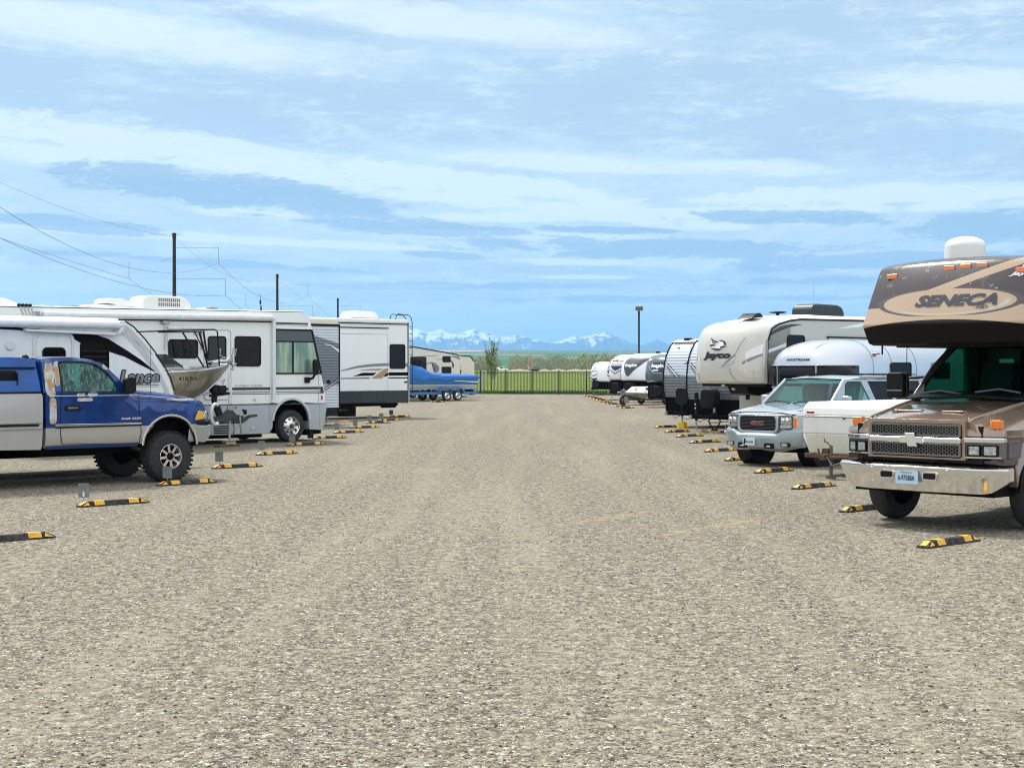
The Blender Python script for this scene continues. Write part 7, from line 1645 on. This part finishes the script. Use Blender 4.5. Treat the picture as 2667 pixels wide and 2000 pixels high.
# ---------------------------------------------------------------- twin ribbed-metal trailers
def ribbed_trailer(o, lab, xj, block, txt=True):
    t = thing('travel_trailer', lab, 'travel trailer', (*o, 0), ROT, 'ribbed metal trailers beside the beige fifth wheel')
    W = 2.44; c = W/2
    fx = [(.06, 1.05), (-.0, 1.3), (-.02, 1.6), (.0, 1.9), (.05, 2.2), (.12, 2.45), (.22, 2.65), (.34, 2.82), (.5, 2.95), (.72, 3.02)]
    def X(z):
        for (x1, z1), (x2, z2) in zip(fx, fx[1:]):
            if z1 <= z <= z2: return x1+(x2-x1)*(z-z1)/(z2-z1)
        return fx[0][0] if z < fx[0][1] else fx[-1][0]
    mup = rv_mat('siding_pale', (.58, .64, .72), .3, coat=.2, metal=.1); mlo = mat('siding_dark_grey', (.17, .19, .205), .35, .3, .3, var=.1)
    M().pr([(x+.03, z) for x, z in fx]+[(8.5, 3.05), (8.5, .9), (.1, .9)], .02, W-.02).build('body', mup, t)
    for z0, z1, m in ((1.06, 1.80, mlo), (1.80, 3.0, mup)):
        q = M(); pitch = .10; n = int((z1-z0)/pitch*6); A = []; B = []
        for i in range(n+1):
            z = z0+(z1-z0)*i/n; ph = (z/pitch) % 1; d_ = .016*(0 if ph < .15 else (ph-.15)/.2 if ph < .35 else 1 if ph < .6 else max(0, 1-(ph-.6)/.4))
            if z > 2.55: d_ *= .25
            A.append(q.b.verts.new((X(z)-d_, 0, z))); B.append(q.b.verts.new((X(z)-d_, W, z)))
        for i in range(n): q.b.faces.new((A[i], B[i], B[i+1], A[i+1]))
        q.build('ribbed_siding', m, t, ang=20)
    for y in (-.01, W+.01): M().tube([(X(z)-.02, y, z) for z in [1.0, 1.3, 1.6, 1.9, 2.2, 2.45, 2.65, 2.82, 2.95]]+[(.8, y, 3.06), (1.6, y, 3.1)], .026, 6).build('edge_strip', SATIN, t)
    M().pr([(.4, 2.98), (.8, 3.03), (8.5, 3.08), (8.5, 3.12), (.8, 3.08)], .0, W).build('roof', ROOFW, t)
    M().pr([(.10, .42), (.03, 1.06), (8.5, 1.06), (8.5, .42)], .01, W-.01).build('lower_skirt', mat('skirt_black', (.004, .004, .005), .8, spec=.1), t)
    M().ell((X(2.78)-.02, 2.02, 2.78), (.02, .06, .025)).build('marker_lamp', RED, t); M().ell((X(2.78)-.02, .42, 2.78), (.02, .06, .025)).build('marker_lamp', RED, t)
    M().box(.6, .8, W-.6, W-.4, 3.02, 3.12).build('roof_vent', BLACK, t)
    M().box(X(1.83)-.05, X(1.83), 1.15, 1.45, 1.79, 1.86).build('porch_lamp', WTXT, t, bev=.01)
    fn = lambda u, v: (X(v)-.024, -u, v)
    text(t, 'Jayco', -1.55, -.62, 2.21, 2.36, DGREY, fn, bold=.05, shear=.35, cuts=True)
    bird(t, -1.42, -.98, 2.44, 2.66, DGREY, lambda u, v: (X(v)-.02, -u, v), WTXT, fn)
    for k, m in enumerate((DGREY, WTXT, DGREY, GREY)):
        decal(t, [(-2.33, 2.22-.045*k), (-1.72-.1*k, 1.76), (-1.68-.1*k, 1.76), (-2.33, 2.25-.045*k)], m, fn); decal(t, [(-.11, 2.22-.045*k), (-.72+.1*k, 1.76), (-.76+.1*k, 1.76), (-.11, 2.25-.045*k)], m, fn)
    tongue(t, c, .3, -1.15, .52, .85, jackx=xj, block=block, m=UNDER)
    tanks(t, c-.1, -.62, .80, 1.40, .54, .36)
    M().box(xj-.05, xj+.05, c-.05, c+.05, .8, 1.30).build('jack_head', BLACK, t, bev=.02); M().box(xj-.06, xj-.045, c-.03, c+.03, 1.12, 1.18).build('jack_label', WTXT, t)
    M().ell((xj-.05, c+.0, .92), (.02, .03, .03)).ell((xj-.05, c, .80), (.02, .025, .025)).build('jack_lamp', LENS, t)
    M().tube([(-.9, c-.1, .5), (-.5, c-.2, .32), (-.1, c-.4, .36), (.2, c-.5, .5)], .012, 5).tube([(-.9, c+.1, .5), (-.6, c+.2, .35), (.1, c+.4, .5)], .012, 5).build('safety_chain', STEEL, t)
    for x in (4.6, 5.5): wheel(t, x, .05, .35, .2)
    return t
J1 = ribbed_trailer((7.35, 48.1), 'ribbed metal trailer half hidden behind the beige fifth wheel cap', -1.0, .09)
text(J1, 'bi-mark', .70, 1.15, .86, .92, LDEC, sidemap(-.004), bold=.01)
M().cyl((.45, .35, .42), (.45, .35, .75), .035).build('jack_tube', STEEL, J1)
J2 = ribbed_trailer((7.0, 52.2), 'ribbed metal trailer farther left, its jack on the yellow block', -.45, .22)
def scissor():
    x, y = gp(1861, 1127); t = thing('scissor_jack', 'black diamond-shaped scissor jack on a wood pad by the ribbed trailers', 'jack', (x, y, 0), R(0))
    P = [(0, .10), (-.19, .34), (0, .62), (.19, .34)]; q = M()
    for s in (-.03, .03): q.tube([(-.05, s, .10), (-.19, s, .36), (-.05, s, .60)], .022, 6).tube([(.05, s, .10), (.19, s, .36), (.05, s, .60)], .022, 6)
    q.box(-.10, .10, -.06, .06, .07, .11).box(-.08, .08, -.06, .06, .58, .64).build('arms', BLACK, t); M().cyl((-.19, 0, .35), (.52, 0, .35), .010, n=6).build('screw', STEEL, t)
    M().cyl((0, 0, .62), (0, 0, .95), .05, n=10).build('post', STEEL, t)
    tag(place(M().box(-.17, .17, -.12, .12, 0, .07).build('wood_block', PINE, None, bev=.005), x, y, 0, -43), 'flat pine pad under the black scissor jack', 'wood block')
    x, y = gp(1834, 1125.5); tag(place(M().pr([(-.12, 0), (.12, 0), (.10, .11), (-.09, .12)], -.12, .12).build('wood_block', PINE, None, bev=.005), x, y+.12, 0, -43), 'orange pine block under the nearer ribbed trailer jack', 'wood block')
    o = J2.matrix_world; p = Vector((7.0, 52.2, 0))+DX*(-.45)+DN*1.22
    q = M().loft([[(r*math.cos(R(60*i)), r*math.sin(R(60*i)), z) for i in range(6)] for r, z in ((.19, 0), (.16, .21))]); tag(place(q.build('jack_block', YEL, None, bev=.01), p.x, p.y, 0, 0), 'chunky bright yellow plastic block under the farther ribbed trailer jack', 'jack block')
    x, y = gp(1890, 1133); s = M().cyl((0, 0, 0), (0, 0, .03), .08, n=14).cyl((0, 0, .03), (0, 0, .28), .014, n=8).ell((0, 0, .08), (.06, .06, .06)).build('ball_mount', STEEL, None)
    s.location = (x, y, 0); tag(s, 'small steel stand on the gravel by the silver SUV corner', 'stand')
scissor()

# ---------------------------------------------------------------- four moulded-nose trailers farther on
def moulded(o, lab, prof, W, bulge, m, capz, jx=-.9, skirt=1.3, roofz=None, group=None):
    t = thing('travel_trailer', lab, 'travel trailer', (*o, 0), ROT); c = W/2
    cap_body(t, prof, W, bulge, prof[-1][0]+.4, m, ex=2.4, n=16, bev=.06, edge=.10)
    z1 = prof[-1][1]
    M().pr([(prof[0][0]+.15, .95), (prof[0][0]+.15, prof[0][1]+.2)]+[(x+.16, z-.03) for x, z in prof[2:]]+[(8.5, z1+.02), (8.5, .5), (.4, .5)], .02, W-.02).build('body', WHITE, t, bev=.04)
    M().pr([(.15, .45), (prof[0][0]+.08, prof[0][1]), (8.4, prof[0][1]), (8.4, .45)], .03, W-.03).build('lower_skirt', mat('skirt_black', (.004, .004, .005), .8, spec=.1), t)
    tongue(t, c, .3, -1.1, .5, .8, jackx=jx, block=.03)
    for x in (4.4, 5.3): wheel(t, x, .05, .34, .2)
    return t
def far_trailers():
    P2 = [(.10, 1.32), (-.02, 1.42), (-.05, 1.7), (.0, 2.1), (.10, 2.4), (.28, 2.62), (.55, 2.76), (.9, 2.84)]
    CH = mat('slate_gelcoat', (.060, .078, .088), .22, coat=.7); W = 2.44
    t = moulded((8.82, 80.7), 'dark slate moulded-nose trailer half hidden by the ribbed trailers', P2, W, .40, CH, 0)
    M().pr([(.6, 2.80), (1.4, 2.92), (8.5, 2.95), (8.5, 2.86), (1.0, 2.80)], .0, W).build('roof', ROOFW, t, bev=.03)
    fn = capmap(P2, W, .40, 2.4, .02); fn2 = capmap(P2, W, .40, 2.4, .03)
    decal(t, [(-1.9, 2.15), (-1.6, 2.38), (-.6, 2.40), (-.5, 2.1), (-.9, 1.85), (-1.45, 1.82)], mat('dark_shield', (.03, .035, .04), .3), fn, cu=[-1.8+.1*i for i in range(14)], cv=[2, 2.2, 2.3])
    for a, b in (((-1.92, 2.15), (-1.45, 1.82)), ((-1.45, 1.82), (-.9, 1.84)), ((-1.92, 2.15), (-1.62, 2.36))):
        q = M().tube([fn2(a[0]+(b[0]-a[0])*k/6, a[1]+(b[1]-a[1])*k/6) for k in range(7)], .018, 4).build('stripe', LDEC, t)
    text(t, 'Imagine', -1.75, -.70, 2.05, 2.33, WTXT, fn2, bold=.05, shear=.3, cuts=True)
    decal(t, [(-1.62, 1.93), (-1.2, 1.93), (-1.1, 2.0), (-1.5, 2.03)], WTXT, fn2)
    decal(t, [(-2.2, 2.55), (-1.85, 2.60), (-1.84, 2.50), (-2.15, 2.46)], WTXT, fn2, name='clearance_lamp')
    decal(t, band([(-2.1, 1.36), (-1.6, 1.44), (-.3, 1.44)], [(-2.1, 1.33), (-1.6, 1.40), (-.3, 1.40)]), LDEC, fn2)
    tanks(t, 1.22, -.5, .58, 1.15, .7, .4); M().box(-.95, -.85, 1.15, 1.28, .5, 1.2).build('jack_head', BLACK, t)
    M().box(1.0, 1.35, .8, 1.2, 2.9, 3.0).cyl((.7, 1.2, 2.85), (.7, 1.2, 3.05), .03).build('roof_vent', BLACK, t, bev=.02)
    tag(place(M().box(-.5, .5, -.2, .2, 0, .035).build('ground_board', mat('red_brown_board', (.22, .07, .05), .8, var=.3), None), 7.33+.3, 81.0, 0, -40), 'reddish board under the dark slate trailer jack', 'board')
    # white with dark shield
    t = moulded((8.36, 92.9), 'white moulded-nose trailer with dark pointed shield, behind the little boat', P2, W, .45, rv_mat('glossy_white', (.84, .85, .86), .18, amt=.1, coat=.7), 0)
    M().pr([(.6, 2.85), (1.4, 3.0), (8.5, 3.08), (8.5, 2.9), (1.0, 2.82)], .0, W).build('roof', ROOFW, t, bev=.03)
    fn = capmap(P2, W, .45, 2.4, .02); fn2 = capmap(P2, W, .45, 2.4, .035)
    sh = [(-1.85, 2.5), (-1.70, 2.78), (-.9, 2.82), (-.2, 2.80), (-.12, 2.70), (-.5, 2.3), (-1.0, 1.9), (-1.3, 1.62), (-1.5, 1.62), (-1.7, 1.85), (-1.85, 2.15)]
    decal(t, sh, mat('shield_charcoal', (.04, .048, .055), .25, coat=.5), fn, cu=[-1.8+.1*i for i in range(18)], cv=[1.7+.1*i for i in range(11)])
    text(t, 'Imagine', -1.75, -.75, 2.12, 2.40, WTXT, fn2, bold=.05, shear=.3, cuts=True)
    decal(t, [(-2.42, 2.55), (-2.2, 2.7), (-2.28, 2.1), (-2.42, 1.6), (-2.43, 1.4)], SATIN, fn2); decal(t, [(-.02, 2.5), (-.02, 1.5), (-.12, 1.75), (-.08, 2.2)], SATIN, fn2)
    tanks(t, 1.3, -.5, .6, 1.2, .7, .4); M().cyl((1.8, 1.0, 3.0), (1.8, 1.0, 3.12), .12).build('roof_vent', BLACK, t)
    # white with blue-black chevrons
    t = moulded((8.0, 99.9), 'white trailer with chevron emblem between two moulded-nose trailers', P2, W, .42, rv_mat('glossy_white', (.84, .85, .86), .18, amt=.1, coat=.7), 0)
    M().pr([(.5, 2.8), (1.2, 2.98), (8.5, 3.0), (8.5, 2.84), (1.0, 2.78)], .0, W).build('roof', ROOFW, t, bev=.03)
    fn = capmap(P2, W, .42, 2.4, .02); fn2 = capmap(P2, W, .42, 2.4, .035); NV = mat('navy_decal', (.02, .03, .07), .35)
    decal(t, [(-2.0, 2.60), (-1.6, 2.66), (-.5, 2.66), (-.5, 2.55), (-1.2, 2.52), (-1.8, 2.54)], SATIN, fn, cu=[-1.8+.1*i for i in range(14)])
    text(t, 'BULLET', -1.95, -.65, 2.25, 2.46, LDEC, fn2, bold=.06, shear=.1, cuts=True)
    decal(t, [(-1.95, 2.24), (-.7, 2.24), (-1.1, 2.02), (-1.36, 1.93), (-1.6, 2.02)], NV, fn, cu=[-1.8+.1*i for i in range(12)])
    decal(t, band([(-1.95, 2.05), (-1.36, 1.80), (-.75, 2.05)], [(-1.95, 1.98), (-1.36, 1.70), (-.75, 1.98)]), GREY, fn, cu=[-1.8+.1*i for i in range(12)])
    decal(t, [(-2.4, 2.5), (-2.2, 2.55), (-2.1, 2.1), (-2.1, 1.75), (-2.42, 1.85)], SATIN, fn2, cu=[-2.3, -2.2]); decal(t, [(-2.42, 1.68), (-1.9, 1.58), (-1.9, 1.55), (-2.42, 1.60)], SATIN, fn2)
    tanks(t, 1.3, -.5, .6, 1.15, .6, .4)
    # small plain white one by the fence
    P3 = [(.10, 1.05), (-.02, 1.15), (-.03, 1.5), (.05, 1.9), (.18, 2.2), (.36, 2.42), (.6, 2.56), (.9, 2.62)]
    t = moulded((7.85, 119.7), 'small white trailer nearest the fence with grey chevrons on its nose', P3, W, .5, rv_mat('glossy_white', (.84, .85, .86), .18, amt=.1, coat=.7), 0)
    fn = capmap(P3, W, .5, 2.4, .03)
    bird(t, -1.85, -1.45, 2.05, 2.3, GREY, fn); text(t, 'Jayco', -2.05, -1.2, 1.80, 1.98, GREY, fn, bold=.02, shear=.3)
    decal(t, band([(-2.1, 1.72), (-1.65, 1.55), (-1.2, 1.70)], [(-2.1, 1.66), (-1.65, 1.45), (-1.2, 1.62)]), GREY, fn); decal(t, band([(-2.1, 1.42), (-1.65, 1.28), (-1.2, 1.36)], [(-2.1, 1.36), (-1.65, 1.15), (-1.2, 1.24)]), SATIN, fn)
    decal(t, [(-2.4, 1.60), (-2.25, 1.45), (-2.15, 1.30), (-2.3, 1.35)], SATIN, fn)
    tanks(t, 1.4, -.5, .55, 1.25, .6, .4)
    q = M(); q.tube([(-.9, 1.0, .12), (-.9, 1.22, .35), (-.9, 1.44, .12)], .03, 5); tag_ = q.build('jack_stand', BLACK, t)
    tag(place(M().box(-.4, .4, -.25, .25, 0, .12).build('ground_board', mat('red_brown_board', (.22, .07, .05), .8, var=.3), None), 6.75, 120.0, 0, 0), 'reddish board under the small white trailer by the fence', 'board')
    tag(place(M().box(-.35, .35, -.2, .2, 0, .06).build('ground_board', mat('red_brown_board', (.22, .07, .05), .8, var=.3), None), 6.72, 100.6, 0, 0), 'reddish board under the chevron trailer jack', 'board')
far_trailers()

# ---------------------------------------------------------------- little open boat with its trailer
def little_boat():
    X, Y = 6.317, 87.24
    t = thing('fishing_boat', 'small white open boat, low in front of the white shield trailer', 'boat', (X, Y, 0), ROT)
    BW = mat('boat_white', (.72, .75, .70), .4, var=.1); BG = mat('boat_tan_hull', (.30, .27, .21), .5, var=.3)
    L = []
    for x, z0, w0, w1, zt in ((.0, .58, .35, .62, .72), (.4, .40, .62, .85, .70), (1.2, .30, .72, .90, .68), (4.0, .28, .75, .92, .66)):
        L.append([(x, -w1-.25, zt), (x, -w0-.25, z0), (x, w0-.25, z0), (x, w1-.25, zt)])
    M().loft(L).build('hull', BG, t, bev=.03)
    M().loft([[(x-.02, -w1-.29, zt), (x-.02, -w1-.29, zt+.045), (x-.02, w1-.21, zt+.045), (x-.02, w1-.21, zt)] for x, z0, w0, w1, zt in ((-.02, 0, 0, .64, .70), (.4, 0, 0, .88, .68), (4.0, 0, 0, .95, .64))]).build('gunwale', WTXT, t)
    M().pr([(.5, .72), (.9, 1.04), (2.3, 1.04), (2.5, .70)], -1.05, .35).map(lambda x, y, z: (x, -.35+(y+.35)*(1-.25*smooth(.75, 1.04, z)), z)).build('foredeck', BW, t, bev=.04)
    M().box(.86, 1.2, -.98, -.55, .80, .98).build('dark_cowl', BLACK, t, bev=.02); M().box(.55, .7, -.40, -.34, .74, 1.02).build('deck_line', LDEC, t)
    r = thing('boat_trailer', 'small grey boat trailer with jockey wheel under the open boat', 'boat trailer', (X, Y, 0), ROT)
    q = M(); q.box(-.5, 3.6, -.06, .06, .26, .34)
    for s in (-1, 1): q.tube([(.6, 0, .30), (1.6, s*.7, .30), (3.8, s*.7, .30)], .04, 6)
    q.box(2.5, 2.6, -.95, .95, .26, .34); q.build('frame', STEEL, r)
    j = wheel(r, -.05, -.12, .28, .16, rim=.7, side=-1, rimm=STEEL); j2 = wheel(r, .0, .10, .27, .12, side=1)
    M().box(-.12, .12, -.32, -.14, .10, .48).build('jack_foot', STEEL, r, bev=.02)
    M().cyl((0, -.02, .3), (0, -.02, .95), .03, n=8).build('jack_post', STEEL, r); M().box(-.15, .12, -.12, .1, .70, .86).build('winch', mat('greyed_steel', (.16, .15, .13), .7, .4, var=.4), r, bev=.02)
    for y0, s in ((-1.05, -1), (1.05, 1)): wheel(r, 2.55, y0, .28, .18, side=s)
little_boat()
